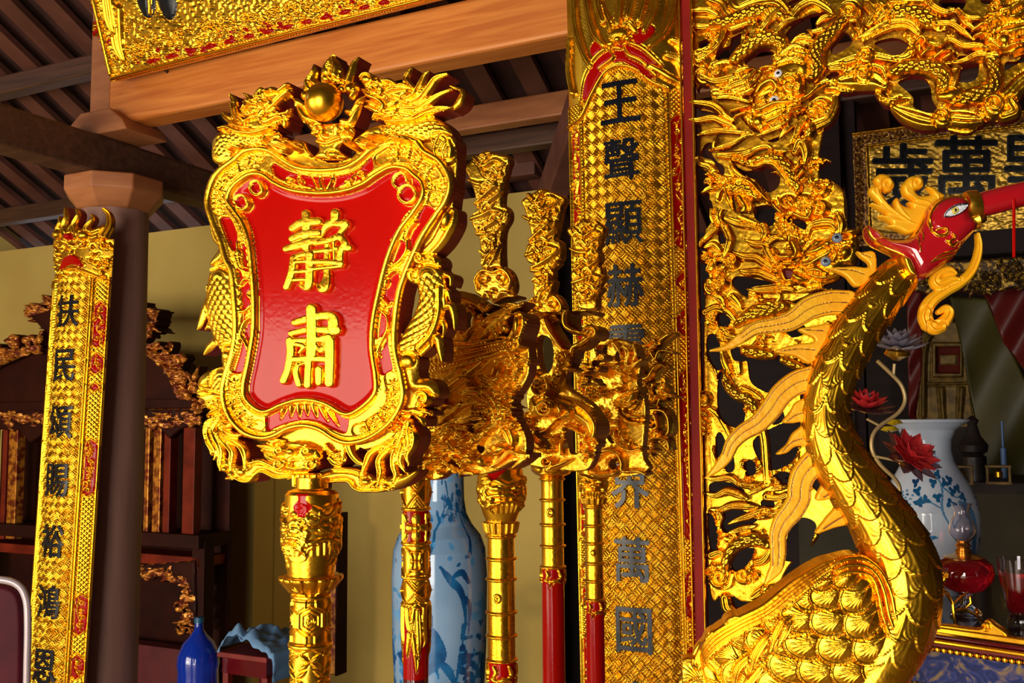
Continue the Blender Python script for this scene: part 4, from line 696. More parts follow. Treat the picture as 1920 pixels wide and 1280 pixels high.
# ================================================================= CEREMONIAL STAVES
class Pole:
    """carving wrapped round a turned shaft; u runs round the shaft, v is the photograph's height"""
    def __init__(s, px, Y, r, y0, y1, step=1.0):
        s.c = P(px, 1100, Y); s.r = r; s.k = Y/F; s.R = Rel(0, y0, 2*PI*r, y1, step); n = len(s.R.xs)
        s.W = 2*PI*r; s.R.xs = np.linspace(0, s.W, n); s.R.X, s.R.Y = np.meshgrid(s.R.xs, s.R.ys); s.R.SD[:] = 50
        s.prof = None; s.face = math.atan2(-s.c[1], -s.c[0])
    def map(s, u, v, h):
        a = s.face+(u/s.r-PI); rad = (np.interp(v, s.prof[:, 0], s.prof[:, 1])+h)*s.k
        return np.stack([s.c[0]+rad*np.cos(a), s.c[1]+rad*np.sin(a), s.c[2]-(v-1100)*s.k], -1)
    def profile(s, pr): s.prof = np.array(pr, float)
    def around(s, fn, n, off=0.0):
        for i in range(-1, n+1): fn(s.W/2+(i-n//2)*s.W/n+off)
    def ring(s, y, w=3, h=3, mat=0): s.R.stroke([(-5, y), (s.W+5, y)], w=w, h=h, base='add', mat=mat)
    def red(s, y0, y1, m=1): q = (s.R.Y >= y0) & (s.R.Y <= y1); s.R.M[q] = m
    def mesh(s, name, mats, parent): s.R.H = 7*np.tanh(s.R.H/7); s.R.noise(.25, 4); return s.R.mesh(name, s.map, mats, parent, 0, full=True)
def shaft(name, parent, px, Y, r, y0, mats):
    c = P(px, 1100, Y); k = Y/F; z0 = c[2]-(y0-1100)*k; mb = MB()
    mb.lathe(np.array([c[0], c[1], 0]), [(r*k*1.5, 0), (r*k*1.5, .03), (r*k, .04), (r*k, z0)], 32); return mb.build(name, mats, parent, True)
def staff_empty(px, Y, label, name='ceremonial_staff'):
    return empty(name, label, 'ceremonial staff', tuple(P(px, 1280, Y)*[1, 1, 0]), 'gilded ceremonial staves in a row behind the red placard')
# bosses of a dragon face wrapped on a socket; (cx,cy) centre, s size
def mask(R, cx, cy, s, h=5):
    t = R.tf; R.tf(cx, cy, 1/s)
    R.stroke([(-1,-.5,.14),(-.5,-.75,.2),(0,-.45,.2),(.5,-.75,.2),(1,-.5,.14)], h=h, base='add', gr=1)
    for d in (-1, 1):
        R.ell(.42*d, -.25, .3, .27, 0, h*1.1, 'add'); R.ell(.42*d, -.25, .14, .13, 0, h*.8, 'add')
        R.stroke([(.12*d,.28,.12),(.35*d,.15,.14),(.62*d,.25,.14),(.6*d,.48,.1)], h=h, base='add'); R.stroke([(.7*d,-.4,.12),(.95*d,-.1,.2),(.85*d,.3,.2),(1.05*d,.7,.08)], h=h, base='add', gr=2)
        R.stroke([(.3*d,.6,.1),(.55*d,.75,.14),(.9*d,1.0,.06)], h=h, base='add', gr=1); R.stroke([(.65*d,.55,.12),(.75*d,.9,.12),(.6*d,1.25,.04)], h=h, base='add')
        R.stroke(curl(.8*d, -.75, .25, 90, 1.2, .08, d, .2), h=h*.8, base='add')
    R.ell(0, .12, .26, .22, 0, h*1.3, 'add'); R.stroke([(-.45,.7,.08),(0,.55,.12),(.45,.7,.08)], h=h, base='add')
    for i in range(5): R.stroke([(-.4+.2*i,.75,.07),(-.4+.2*i,1.25,.05)], h=h*.7, base='add')
    R.tf()
def xlattice(p, y0, y1, n=4, w=2, h=2.5):
    m = (y0+y1)/2
    def f(x):
        d = p.W/n/2
        for q in (0, .28, .56): p.R.stroke([(x-d*(1-q), y0), (x, m-(m-y0)*q)], w=w*.6, h=h, base='add'); p.R.stroke([(x+d*(1-q), y1), (x, m+(m-y0)*q)], w=w*.6, h=h, base='add'); p.R.stroke([(x+d*(1-q), y0), (x, m-(m-y0)*q)], w=w*.6, h=h*.7, base='add'); p.R.stroke([(x-d*(1-q), y1), (x, m+(m-y0)*q)], w=w*.6, h=h*.7, base='add')
        p.R.stroke([(x-d, y0), (x+d, y1)], w=w, h=h, base='add'); p.R.stroke([(x+d, y0), (x-d, y1)], w=w, h=h, base='add')
    p.around(f, n)
# ---- staff under the placard
p = Pole(583, 1.30, 34, 900, 1300)
p.profile([(900,30),(920,30),(924,44),(930,49),(1000,49),(1040,46),(1078,42),(1080,55),(1086,53),(1108,36),(1110,32),(1120,32),(1124,34),(1195,34),(1197,36),(1208,36),(1210,35),(1276,35),(1278,37),(1300,37)])
for x in (p.W/2, p.W*.02, p.W*.98): mask(p.R, x+18, 985, 42, 5); 
for x in (p.W/4, p.W*.75): mask(p.R, x+18, 1000, 30, 5)
g = random.Random(5)
for i in range(26): u0 = g.uniform(0, p.W); v0 = g.uniform(935, 1040); p.R.flame(u0, v0, u0+g.uniform(-30, 30), v0+g.uniform(10, 40), 5, .15, 1, 3.5, 'add')
q = (abs(p.R.X-(p.W/2-13)) < 9+4*np.sin(p.R.Y/5)) & (p.R.Y > 926) & (p.R.Y < 968); p.R.M[q] = 1; p.R.H[q] *= .2
p.around(lambda x: p.R.stroke([(x, 1106, 4), (x, 1095, 6.2), (x, 1084, 7.5)], h=5, base='add'), 14)
p.ring(1115, 5, 4); p.ring(1202, 5, 4); p.ring(1282, 5, 4)
def hexa(x, y, r, w=2):
    [p.R.stroke([(x+r*math.sin(PI/3*i), y+r*1.1*math.cos(PI/3*i)), (x+r*math.sin(PI/3*(i+1)), y+r*1.1*math.cos(PI/3*(i+1)))], w=w, h=3.5, base=0, mode='max') for i in range(6)]
def hx(x):
    hexa(x, 1155, 24); hexa(x, 1155, 16, 1.5); hexa(x+p.W/8, 1195, 22); hexa(x+p.W/8, 1120, 20)
    for i in range(3): p.R.stroke(curl(x, 1155, 9, 120*i, .8, 1.8, 1, .2), h=3, base=0, mode='max')
p.around(hx, 4)
def pet(x):
    for cx, cy in ((x, 1228), (x+p.W/8, 1258), (x, 1290)):
        for a in (35, 145, 215, 325):
            t = math.radians(a); p.R.stroke([(cx+4*math.cos(t), cy+4*math.sin(t), 2), (cx+14*math.cos(t), cy+14*math.sin(t), 5), (cx+26*math.cos(t), cy+26*math.sin(t), 1)], h=4, base=0, gr=1)
p.around(pet, 4)
p.mesh('carved_socket', [GOLD, RED], sign); shaft('staff_shaft', sign, 583, 1.30, 35, 1299, REDPOLE)

# ---- staff 1
WT = {'1': (760, 540, 5.818), '2': (1000, 540, 5.817), '3': (760, 710, 5.818), '4': (1000, 710, 5.817), '5': (860, 270, 3.879)}
st1 = staff_empty(780, 1.54, 'gilded staff nearest the red placard, with lattice bands and a long folded scroll head')
p = Pole(780, 1.54, 24, 884, 1262)
p.profile([(884,28),(890,29),(898,25),(955,24),(1080,24),(1130,24),(1262,23)])
xlattice(p, 902, 953, 4); p.ring(899, 3, 3); p.ring(957, 3.5, 3); p.ring(1020, 4, 3.5); p.ring(1080, 4, 3); p.ring(1130, 5, 3.5); p.red(961, 1015); p.red(1134, 1300)
def fl(x):
    p.R.stroke([(x, 990, 5), (x, 973, 9), (x, 967, 2)], h=5, base=0); p.R.stroke([(x, 990, 5), (x, 1006, 9), (x, 1012, 2)], h=5, base=0); p.R.stroke([(x, 990, 5), (x-13, 990, 8)], h=5, base=0); p.R.stroke([(x, 990, 5), (x+13, 990, 8)], h=5, base=0); p.R.ell(x, 990, 5, 5, 0, 3, 5)
    for a, b in ((966, 980), (1013, 1000)): p.R.stroke([(x-24, a), (x-20, (a+b)/2), (x-19, b)], w=2.5, h=3, base=0)
    p.R.stroke([(x+19, 966), (x+20, 990), (x+19, 1014)], w=3, h=3, base=0)
    p.R.stroke([(x-20, 1026), (x-8, 1040), (x-8, 1062), (x-20, 1078)], w=2.6, h=3, base=0); p.R.stroke([(x+20, 1026), (x+8, 1040), (x+8, 1062), (x+20, 1078)], w=2.6, h=3, base=0)
    for yy in (1034, 1050, 1066): p.R.stroke([(x-8, yy), (x+8, yy)], w=2, h=3, base=0)
    for s_ in [[(x,1136,8),(x-3,1165,9),(x,1200,8),(x+2,1235,5),(x,1250,1)],[(x-16,1136,6),(x-14,1160,6),(x-6,1190,5),(x-3,1215,3)],[(x+16,1136,6),(x+14,1165,7),(x+18,1195,4),(x+13,1205,1)],[(x+4,1140,4),(x+6,1190,5),(x+6,1225,1)],[(x-12,1180,5),(x-16,1210,3),(x-18,1222,1)]]: p.R.stroke(s_, h=5, base=0, gr=2)
p.around(fl, 3)
xlattice(p, 1086, 1126, 4)
_m = p.R.M.copy(); p.R.M[(p.R.M == 1) & (p.R.H > 1.6)] = 0
p.mesh('carved_collar', [GOLD, RED], st1); shaft('staff_shaft', st1, 780, 1.54, 23, 1261, REDPOLE)
PW = [Plane(780, 750, 1.54), Plane(940, 750, 1.82), Plane(1037, 750, 2.04), Plane(1115, 750, 2.26)]
R = Rel(770, 548, 1000, 905, 1.3); V_ = lambda c: R.tf(*WT[c]); R.tf()
R.poly([(785,600),(830,570),(900,590),(940,640),(985,640),(990,700),(960,760),(985,820),(975,860),(900,890),(850,880),(815,900),(780,890),(770,850),(790,760),(770,700)], 2, 3, base=-4)
V_('1')
many(R, [[(500,60,60),(620,120,90),(740,150,60),(860,220,50)],[(720,220,20),(790,300,20),(760,420,16),(660,600,10)]], h=14, base=2, gr=1)
for i, (x, y) in enumerate([(600,340),(650,380),(700,420),(740,460)]): R.stroke([(x-80, y+70, 18), (x-30, y+20, 26), (x+20, y-40, 16)], h=8, base=4, gr=1)
many(R, [[(860,560,16),(960,440,40),(1080,330,46),(1200,240,40),(1320,160,14)],[(880,400,40),(960,330,36),(1030,270,20)],[(900,370,20),(1060,280,30),(1180,220,30),(1300,180,10)],[(1000,160,16),(1120,100,26),(1220,90,16)],[(1080,200,14),(1160,190,24),(1230,180,12)],[(960,480,10),(1100,370,24),(1180,310,24)]], h=11, base=7, gr=2)
for x, y, r in [(850,320,34),(1020,500,50),(1110,440,60),(900,230,40),(950,210,30),(860,180,26)]: R.ell(x, y, r, r*1.1, 0, 10, 5)
# long stepped scroll
R.poly([(120,930),(160,830),(420,740),(640,640),(860,590),(1060,580),(1150,520),(1210,430),(1240,640),(1120,720),(900,760),(700,930),(480,1120),(340,1160),(180,1010)], 8, 8, base=6, step=4)
for i, (a, b, c, d) in enumerate([(430,600,1120,540),(430,680,1150,570),(300,790,1160,620),(200,880,1140,660),(180,960,1080,710)]): R.stroke([(a, b, 10), ((a+c)/2, (b*.45+d*.55)+25, 16), (c, d, 12)], h=6, base=13)
R.poly([(340,1150),(620,880),(880,780),(840,860),(560,1060),(460,1130)], 4, 10, base=10)
R.poly([(1230,300),(1290,270),(1370,310),(1380,420),(1330,560),(1330,650),(1260,700),(1170,680),(1140,610),(1180,560),(1220,480),(1230,380)], 16, 16, base=8, step=4)
R.stroke([(1250,300,14),(1340,290,16),(1370,400,16),(1320,560,16),(1320,640,16),(1240,690,16),(1160,660,14)], h=6, base=20); R.stroke(curl(1215,620,60,0,1.3,14,1,.2), h=7, base=20); R.ell(1290,420,40,110,8,8,20)
# tassel flower and bosses
for x, y in [(1060,920),(1130,950),(1200,930),(1010,880),(1250,880)]: R.stroke([(x-60, y+110, 6), (x-10, y+30, 26), (x+20, y-60, 16)], h=10, base=6, gr=1)
clutter(R, [(1100,800),(1200,780),(1300,840),(900,980),(980,1040),(1100,1040),(1200,1020),(700,1020),(1150,1130),(1050,1150)], 90, 3, 5, 9, 4)
V_('3')
many(R, [[(660,160,30),(800,130,60),(930,220,60),(1000,340,50),(1000,450,36),(930,560,24),(850,680,20),(820,780,14)],[(600,320,20),(720,260,30),(860,280,36),(950,380,26)],[(1050,260,30),(1110,340,36),(1080,450,34),(1010,540,20)],[(980,200,16),(1060,330,26),(1040,460,24),(960,560,14)],[(560,470,20),(680,450,40),(820,420,40),(920,440,16)],[(580,520,20),(720,540,40),(860,500,34),(930,450,12)],[(380,550,14),(440,420,40),(560,330,40),(640,260,20)],[(290,500,10),(370,400,30),(440,290,30),(560,300,12)],[(240,560,14),(400,550,30),(500,500,30),(560,470,14)],[(400,280,10),(440,220,24),(470,160,10)],[(280,680,14),(380,640,40),(480,560,40),(510,520,16)],[(1060,600,40),(1120,540,60),(1180,660,50),(1180,730,20)],[(1100,440,40),(1160,480,40),(1210,520,24)],[(740,700,20),(820,640,40),(900,620,20)],[(800,600,16),(880,590,24),(940,560,10)]], h=11, base=7, gr=3, gd=.35)
for i in range(5): R.stroke([(760+38*i, 280, 12), (770+36*i, 350, 18), (775+36*i, 400, 8)], h=8, base=7)
R.poly([(960,760),(990,720),(1080,700),(1150,740),(1120,800),(1060,840),(1000,850)], 14, 30, base=8)
many(R, [[(980,760,10),(1030,720,14),(1080,740,10)],[(980,800,10),(1030,790,14),(1060,810,8)]], h=6, base=20)
R.ell(740,880,80,66,0,16,8); R.ell(885,890,60,76,0,16,8); R.stroke([(700,900,14),(740,850,20),(800,880,14)], h=5, base=20)
many(R, [[(390,930,14),(470,910,30),(560,960,36),(640,1010,30),(780,1030,20)],[(540,840,20),(600,900,30),(660,940,16)],[(960,960,14),(1080,880,30),(1180,790,36),(1280,830,34),(1420,840,20)],[(1000,980,12),(1100,940,26),(1200,880,26),(1330,870,14)],[(1200,970,10),(1280,910,24),(1360,860,12)],[(500,680,24),(560,760,40),(640,800,30)],[(560,560,20),(640,620,30),(620,700,16)],[(240,760,30),(330,720,40),(330,820,30),(260,850,16)],[(150,980,40),(170,880,50),(250,820,40)],[(260,1000,40),(260,920,40),(380,880,30)],[(220,640,20),(300,740,30),(420,680,20),(490,560,16)]], h=11, base=7, gr=2)
clutter(R, [(560,600),(640,700),(480,760),(320,600),(420,840),(700,800),(1100,180),(1180,320),(1200,500),(400,960),(180,1000),(620,960),(760,600),(1060,120),(900,100)], 90, 4, 5, 9, 6)
R.tf(); [R.cut(c_) for c_ in ([(868,592),(884,582),(892,600),(880,618),(868,612)], [(892,838),(902,832),(908,842),(900,850)], [(884,800),(892,786),(896,800),(890,812)], [(845,858),(858,862),(866,872),(850,868)],)]; R.noise(.6, 5); R.mesh('carved_head', PW[0], [GOLD_DK, RED_DK], st1, 34)

# ---- staff 2: blade on a cloud, dragon socket, bamboo joints
def blade_detail(R, pts, seed, k=1.0, base=7):
    for s_ in pts: R.stroke(s_, h=6*k, base=base, gr=1, aa=1.2)
def make_blade(name, pl, parent, outline, ruyi, det, m, seed):
    xs = [q[0]/WT['5'][2]+860 for q in outline]; ys = [q[1]/WT['5'][2]+270 for q in outline]
    R = Rel(min(xs)-20, min(ys)-8, max(xs)+20, max(ys)+60, 1.15); R.tf(*WT['5']); R.dig = .3
    if ruyi:
        x, y, s = ruyi
        R.poly([(x-150*s,y),(x-120*s,y-70*s),(x-60*s,y-100*s),(x,y-85*s),(x+70*s,y-105*s),(x+130*s,y-60*s),(x+155*s,y+20*s),(x+140*s,y+90*s),(x+70*s,y+120*s),(x,y+140*s),(x-80*s,y+120*s),(x-140*s,y+80*s)], 8, 6)
        R.stroke([(x-110*s,y+60*s,12),(x-125*s,y-10*s,14),(x-70*s,y-75*s,16),(x,y-60*s,12),(x+75*s,y-80*s,16),(x+130*s,y-10*s,14),(x+110*s,y+70*s,12)], h=6, base=9)
        R.stroke(curl(x-60*s, y-8*s, 46*s, 90, 1.2, 10, 1, .25), h=6, base=9); R.stroke(curl(x+55*s, y-15*s, 46*s, 90, 1.2, 10, -1, .25), h=6, base=9); R.ell(x, y+70*s, 30*s, 24*s, 0, 6, 8)
        R.stroke([(x-80*s, y+120*s, 12), (x-50*s, y+85*s, 14), (x-20*s, y+125*s, 12)], h=6, base=8); R.stroke([(x+30*s, y+130*s, 12), (x+60*s, y+85*s, 14), (x+110*s, y+90*s, 12)], h=6, base=8)
    R.poly(outline, 7, 5, step=3, base=3)
    for s_ in det: R.stroke(s_, h=6, base=8, gr=1)
    g = random.Random(seed)
    cx = sum(q[0] for q in outline)/len(outline)
    y0, y1 = min(q[1] for q in outline), max(q[1] for q in outline)
    SD0 = R.SD.copy()
    for i in range(9):
        yy = y0+60+(y1-y0-90)*i/9; xx = cx+g.uniform(-60, 60)
        if i % 3 == 0: R.stroke(curl(xx, yy, g.uniform(18, 34), g.uniform(0, 360), 1.1, 8, g.choice((-1, 1)), .3), h=5, base=9, mode='max')
        else: R.stroke([(xx-55, yy+g.uniform(0, 40), 5), (xx-20, yy-g.uniform(0, 30), 12), (xx+20, yy+g.uniform(0, 24), 13), (xx+55, yy-g.uniform(10, 50), 4)], h=5, base=8, gr=2)
    R.SD = np.minimum(R.SD, SD0+1); R.noise(.5, 4)
    return R.mesh(name, pl, [m, RED_DK], parent, 9)
st2 = staff_empty(940, 1.82, 'gilded staff with a dragon-head socket, red heart patch, and the tallest blade on a cloud')
p = Pole(940, 1.82, 25, 876, 1300)
p.profile([(876,36),(884,40),(900,43),(940,42),(965,34),(980,28),(983,31),(1002,27),(1005,25),(1300,25)])
mask(p.R, p.W/2+8, 925, 30, 7); mask(p.R, p.W, 925, 30, 7); mask(p.R, 0, 925, 30, 7)
for i in range(14): u0 = g.uniform(0, p.W); v0 = g.uniform(890, 940); p.R.flame(u0, v0, u0+g.uniform(-20, 20), v0+g.uniform(8, 30), 3.5, .15, 1, 3, 'add')
q = (abs(p.R.X-(p.W/2-8))*1.5+(p.R.Y-882) < 22) & (p.R.Y > 880); p.R.M[q] = 1; p.R.H[q] *= .1
p.around(lambda x: p.R.stroke([(x, 983, 3.2), (x, 1000, 3)], h=3.5, base='add'), 16)
for y in (1007, 1048, 1085, 1145, 1187, 1230): p.ring(y, 3.2, 4)
for q_ in (-1, 0, 1): p.R.ell(p.W/2+q_*p.W/2-8, 1117, 8, 9, 0, 3, 'add'); p.R.ell(p.W/2+q_*p.W/2-8, 1117, 5, 5.5, 0, -2.5, 'add'); p.R.ell(p.W/2+q_*p.W/2-8, 1117, 2.5, 2.5, 0, 3, 'add')
p.red(1233, 1400)
def orn(y0, s):
    def f(x):
        for s_ in [[(x-14*s,y0,3*s),(x-10*s,y0+10*s,4*s),(x-18*s,y0+22*s,2.5*s)],[(x+12*s,y0,3*s),(x+16*s,y0+14*s,4*s),(x+6*s,y0+22*s,3*s),(x,y0+30*s,1)],[(x-18*s,y0+20*s,3*s),(x-6*s,y0+24*s,4*s),(x+4*s,y0+20*s,4*s),(x+16*s,y0+26*s,2.5*s)],[(x-6*s,y0+26*s,3*s),(x-8*s,y0+36*s,1)]]: p.R.stroke(s_, h=4, base=0)
    p.around(f, 3); p.R.M[(p.R.M == 1) & (p.R.H > 1.2) & (p.R.Y > y0)] = 0
orn(1238, 1.1)
p.mesh('carved_socket', [GOLD, RED], st2); shaft('staff_shaft', st2, 940, 1.82, 25, 1299, REDPOLE)
DET1 = [[(130,110,14),(200,170,20),(280,130,22),(350,150,10)],[(180,180,10),(230,230,26),(300,190,26),(360,150,8)],[(90,270,10),(170,300,22),(260,290,26),(290,240,16)],[(140,440,14),(220,370,24),(280,310,26),(270,280,10)],[(160,460,14),(240,420,22),(320,360,22),(330,300,10)],[(180,160,8),(220,110,16),(260,80,8)],[(310,240,14),(335,230,14),(325,205,10)],[(110,550,14),(200,520,26),(260,490,24),(330,500,14)],[(150,640,12),(230,600,26),(320,540,26),(370,500,10)],[(150,660,12),(260,660,22),(340,600,20)],[(190,700,12),(260,680,20),(300,640,12)],[(240,740,10),(280,680,16),(270,820,14)],[(200,880,10),(230,820,18),(300,760,14)],[(250,880,10),(290,820,16),(320,740,10)]]
make_blade('blade', PW[1], st2, [(60,180),(130,110),(205,55),(300,75),(390,105),(372,200),(345,330),(338,445),(365,460),(388,500),(385,560),(345,640),(338,780),(340,900),(300,905),(185,900),(175,790),(160,680),(115,600),(108,540),(125,500),(150,470),(120,330),(90,250)], (272,1000,1.0), DET1, GOLD_DK, 21)
R = Rel(960, 585, 1150, 895, 1.3); R.tf()
R.poly([(985,640),(1000,600),(1040,590),(1060,640),(1075,660),(1060,720),(1110,760),(1130,800),(1120,830),(1100,880),(1040,880),(985,870),(965,850),(990,800),(985,740),(1000,700)], 2, 3, base=-4)
R.cut([(1037,606),(1056,600),(1064,605),(1075,640),(1085,650),(1065,655),(1050,640)])
R.tf(1000, 540, 5.817)
many(R, [[(60,280,40),(180,250,40),(280,250,36),(370,290,26)],[(160,330,40),(200,440,44),(280,570,44),(340,650,30)],[(-60,420,20),(20,300,40),(100,270,40)],[(300,850,40),(280,960,60),(200,1100,70),(130,1180,30)],[(20,970,20),(150,820,24),(200,680,16)]], h=14, base=4, gr=1)
many(R, [[(680,260,40),(560,240,40),(440,260,44),(410,340,46),(430,430,44),(520,480,44),(620,500,30),(700,480,30)]], h=20, base=10, gr=0)
R.stroke(curl(690,500,76,200,1.6,24,1,.12), h=12, base=16)
many(R, [[(640,560,30),(560,620,40),(480,660,30),(460,740,24)],[(340,850,30),(420,880,34),(490,890,12)]], h=14, base=10)
R.ell(370,770,90,90,0,14,8); R.stroke(curl(370,770,72,320,1.5,18,1,.12), h=8, base=20)
R.ell(140,1090,130,130,0,14,8); R.stroke(curl(140,1090,100,330,1.9,20,1,.12), h=9, base=20)
R.tf(1000, 710, 5.817)
R.poly([(-20,420),(0,200),(140,200),(300,190),(480,240),(640,330),(740,430),(760,560),(730,660),(680,690),(620,640),(560,540),(440,470),(300,440),(150,430)], 24, 60, base=6, step=4)
R.stroke([(520,260,10),(660,360,20),(740,480,22),(740,600,22),(680,680,16)], h=6, base=26); R.ell(215,320,120,110,0,8,22); R.stroke(curl(215,320,84,0,1.8,18,1,.12), h=8, base=28)
R.stroke([(360,300,20),(390,350,26),(350,390,10)], h=7, base=28); R.stroke([(350,420,10),(420,420,26),(490,370,26),(460,340,12)], h=7, base=28)
many(R, [[(350,820,20),(350,700,24),(370,560,26),(460,540,26),(560,600,26),(590,700,24),(590,830,16)],[(150,880,24),(200,960,30),(320,930,30),(430,880,16)],[(600,700,26),(620,780,30),(640,860,10)],[(0,640,16),(100,740,24),(230,800,16)],[(30,600,20),(180,560,20),(300,450,20)],[(160,620,20),(190,720,24),(230,640,14)],[(200,740,14),(280,720,24),(290,600,10)]], h=12, base=10, gr=1)
R.stroke(curl(200,890,64,0,1.3,16,1,.2), h=8, base=16)
R.stroke([(-200,440,20),(-80,400,30),(0,400,20)], h=10, base=4)
R.tf(760, 710, 5.818)
many(R, [[(1270,540,10),(1350,480,34),(1350,560,20)],[(1270,600,14),(1360,600,30),(1500,560,20)],[(1280,700,14),(1400,680,30),(1540,790,16)],[(1290,760,14),(1420,770,26),(1560,810,14)],[(1400,540,14),(1500,660,24),(1600,780,14)]], h=9, base=8, gr=2)
clutter(R.tf(), [(1010,680),(1030,720),(1060,690),(1000,790),(1030,830),(1090,850),(1110,830),(990,840),(1075,800),(1060,820),(1110,700),(1090,720),(1120,680),(1000,640)], 18, 8, 5, 9, 5)
R.tf(); [R.cut(c_) for c_ in ([(1008,632),(1020,628),(1034,640),(1036,680),(1026,700),(1012,690),(1006,660)], [(1064,808),(1074,802),(1086,812),(1092,840),(1080,852),(1066,846)], [(1008,810),(1020,806),(1034,826),(1040,838),(1030,842),(1016,828)],)]; R.noise(.6, 5); R.mesh('carved_head', PW[1], [GOLD_DK, RED_DK], st2, 30)

# ---- staff 3
st3 = staff_empty(1037, 2.04, 'bamboo-jointed gilded staff with a round rim below its head, third from the placard')
p = Pole(1037, 2.04, 20, 872, 1300)
p.profile([(872,34),(884,36),(893,34),(897,24),(900,20.5),(1300,20.5)])
p.around(lambda x: p.R.ell(x, 884, 8, 8, 0, 3, 'add'), 7)
for y in (903, 941, 986, 1025, 1063): p.ring(y, 3, 3.5)
for q_ in (-1, 0, 1): p.R.ell(p.W/2+q_*p.W/2-4, 963, 7, 9, 0, 3, 'add'); p.R.ell(p.W/2+q_*p.W/2-4, 963, 4, 5, 0, -2, 'add')
p.red(1066, 1400); orn(1068, .85)
p.mesh('carved_socket', [GOLD, RED], st3); shaft('staff_shaft', st3, 1037, 2.04, 20.5, 1299, REDPOLE)
make_blade('blade', PW[2], st3, [(470,420),(540,370),(620,330),(710,360),(795,400),(770,470),(745,580),(725,690),(755,705),(772,745),(765,840),(712,880),(705,1000),(700,1110),(565,1110),(560,980),(555,890),(515,860),(500,800),(510,740),(545,700),(530,620),(495,490)], (645,1190,.95), [[(x+395, y+265, w) for x, y, w in s_] for s_ in DET1], GOLD, 22)
R = Rel(1095, 620, 1215, 905, 1.3); R.tf()
R.poly([(1105,650),(1130,635),(1180,640),(1200,680),(1195,720),(1210,760),(1205,850),(1215,880),(1160,895),(1110,880),(1100,820),(1108,720)], 2, 3, base=-4)
R.tf(1000, 540, 5.817)
many(R, [[(700,640,24),(740,740,30),(790,810,14)],[(740,610,24),(850,600,30),(900,560,14)],[(900,610,26),(960,700,34),(980,800,20)],[(1000,640,20),(1060,700,34),(1040,820,24)],[(1120,620,16),(1150,720,24),(1110,800,12)],[(860,860,24),(960,900,34),(1020,960,14)],[(1020,900,20),(1120,850,30),(1200,780,14)],[(480,900,20),(540,980,60),(620,1040,20)],[(490,1000,20),(560,1050,50),(640,1000,12)],[(600,1180,20),(650,1080,44),(760,1070,20)],[(620,1190,14),(700,1140,40),(790,1180,20)],[(980,960,20),(1000,1040,24),(990,1120,10)]], h=11, base=6, gr=2)
R.ell(810,900,76,80,0,18,8); 
for i in range(4): R.stroke([(760+26*i, 860+10*i), (790+26*i, 960-8*i)], w=5, h=-4, base='add', mode='in', prof='one')
R.ell(970,1110,50,44,0,14,8)
R.tf(1000, 710, 5.817)
R.poly([(910,230),(1060,120),(1160,80),(1190,200),(1140,340),(1020,340),(940,310)], 16, 40, base=6)
many(R, [[(930,230,10),(1060,150,20),(1160,120,8)],[(960,300,14),(1080,300,24),(1150,250,12)],[(920,460,12),(960,420,26),(950,340,14)],[(950,460,20),(980,560,30),(960,600,10)],[(980,400,14),(1080,470,30),(1230,480,14)],[(1000,360,14),(1100,410,26),(1240,420,12)],[(840,540,16),(920,560,24),(940,680,24),(1000,740,16)],[(980,600,30),(1010,720,30),(1090,780,26),(1200,760,20)],[(700,880,30),(820,780,40),(940,800,40),(1000,900,36),(1010,1000,30),(1160,1000,24),(1280,1050,10)],[(640,980,20),(740,1040,30),(900,1030,30),(960,1000,20)],[(500,870,14),(600,920,24),(660,940,12)],[(620,900,14),(700,860,26),(760,820,14)]], h=12, base=8, gr=1)
R.ell(890,920,60,80,0,10,6); R.stroke(curl(680,990,46,90,1.3,12,1,.2), h=8, base=12)
clutter(R.tf(), [(1120,700),(1150,730),(1170,760),(1130,780),(1150,800),(1180,830),(1130,850),(1150,870),(1190,700),(1120,740),(1160,680)], 16, 9, 5, 9, 5)
R.tf(); [R.cut(c_) for c_ in ([(1152,664),(1162,656),(1168,672),(1160,680)], [(1146,868),(1158,858),(1162,872),(1152,880)], [(1136,818),(1150,812),(1158,824),(1146,832)], [(1130,652),(1138,650),(1138,668),(1130,668)],)]; R.noise(.6, 5); R.mesh('carved_head', PW[2], [GOLD_DK, RED_DK], st3, 26)

# ---- staff 4
st4 = staff_empty(1115, 2.26, 'thin gilded staff against the inscribed board, farthest from the placard, with the lowest blade')
p = Pole(1115, 2.26, 17, 882, 1300)
p.profile([(882,26),(900,27),(925,24),(936,19),(938,22),(949,19),(952,16.5),(1300,17)])
mask(p.R, p.W/2, 912, 20, 5); mask(p.R, p.W, 912, 20, 5); mask(p.R, 0, 912, 20, 5)
p.around(lambda x: p.R.stroke([(x, 938, 2.2), (x, 948, 2)], h=3, base='add'), 14)
for y in (954, 988, 1020, 1056, 1088, 1122): p.ring(y, 2.6, 3)
for q_ in (-1, 0, 1): p.R.ell(p.W/2+q_*p.W/2-2, 1036, 5, 6, 0, 2.5, 'add')
p.red(1125, 1400); orn(1127, .75)
p.mesh('carved_socket', [GOLD, RED], st4); shaft('staff_shaft', st4, 1115, 2.26, 17, 1299, REDPOLE)
make_blade('blade', PW[3], st4, [(800,630),(870,590),(900,560),(925,540),(960,565),(1020,570),(1080,610),(1060,680),(1035,760),(1025,870),(1060,895),(1065,950),(1050,1020),(1022,1060),(1018,1200),(885,1195),(878,1090),(870,1060),(835,1000),(830,940),(870,870),(845,720)], None, [[((x-225)*.88+945, (y-80)*.88+600, w) for x, y, w in s_] for s_ in DET1[:11]], GOLD, 23)
R = Rel(1130, 610, 1285, 905, 1.3); R.tf(1000, 540, 5.817)
many(R, [[(1180,780,30),(1280,700,34),(1380,610,36),(1480,530,34),(1545,500,24)]], h=14, base=6)
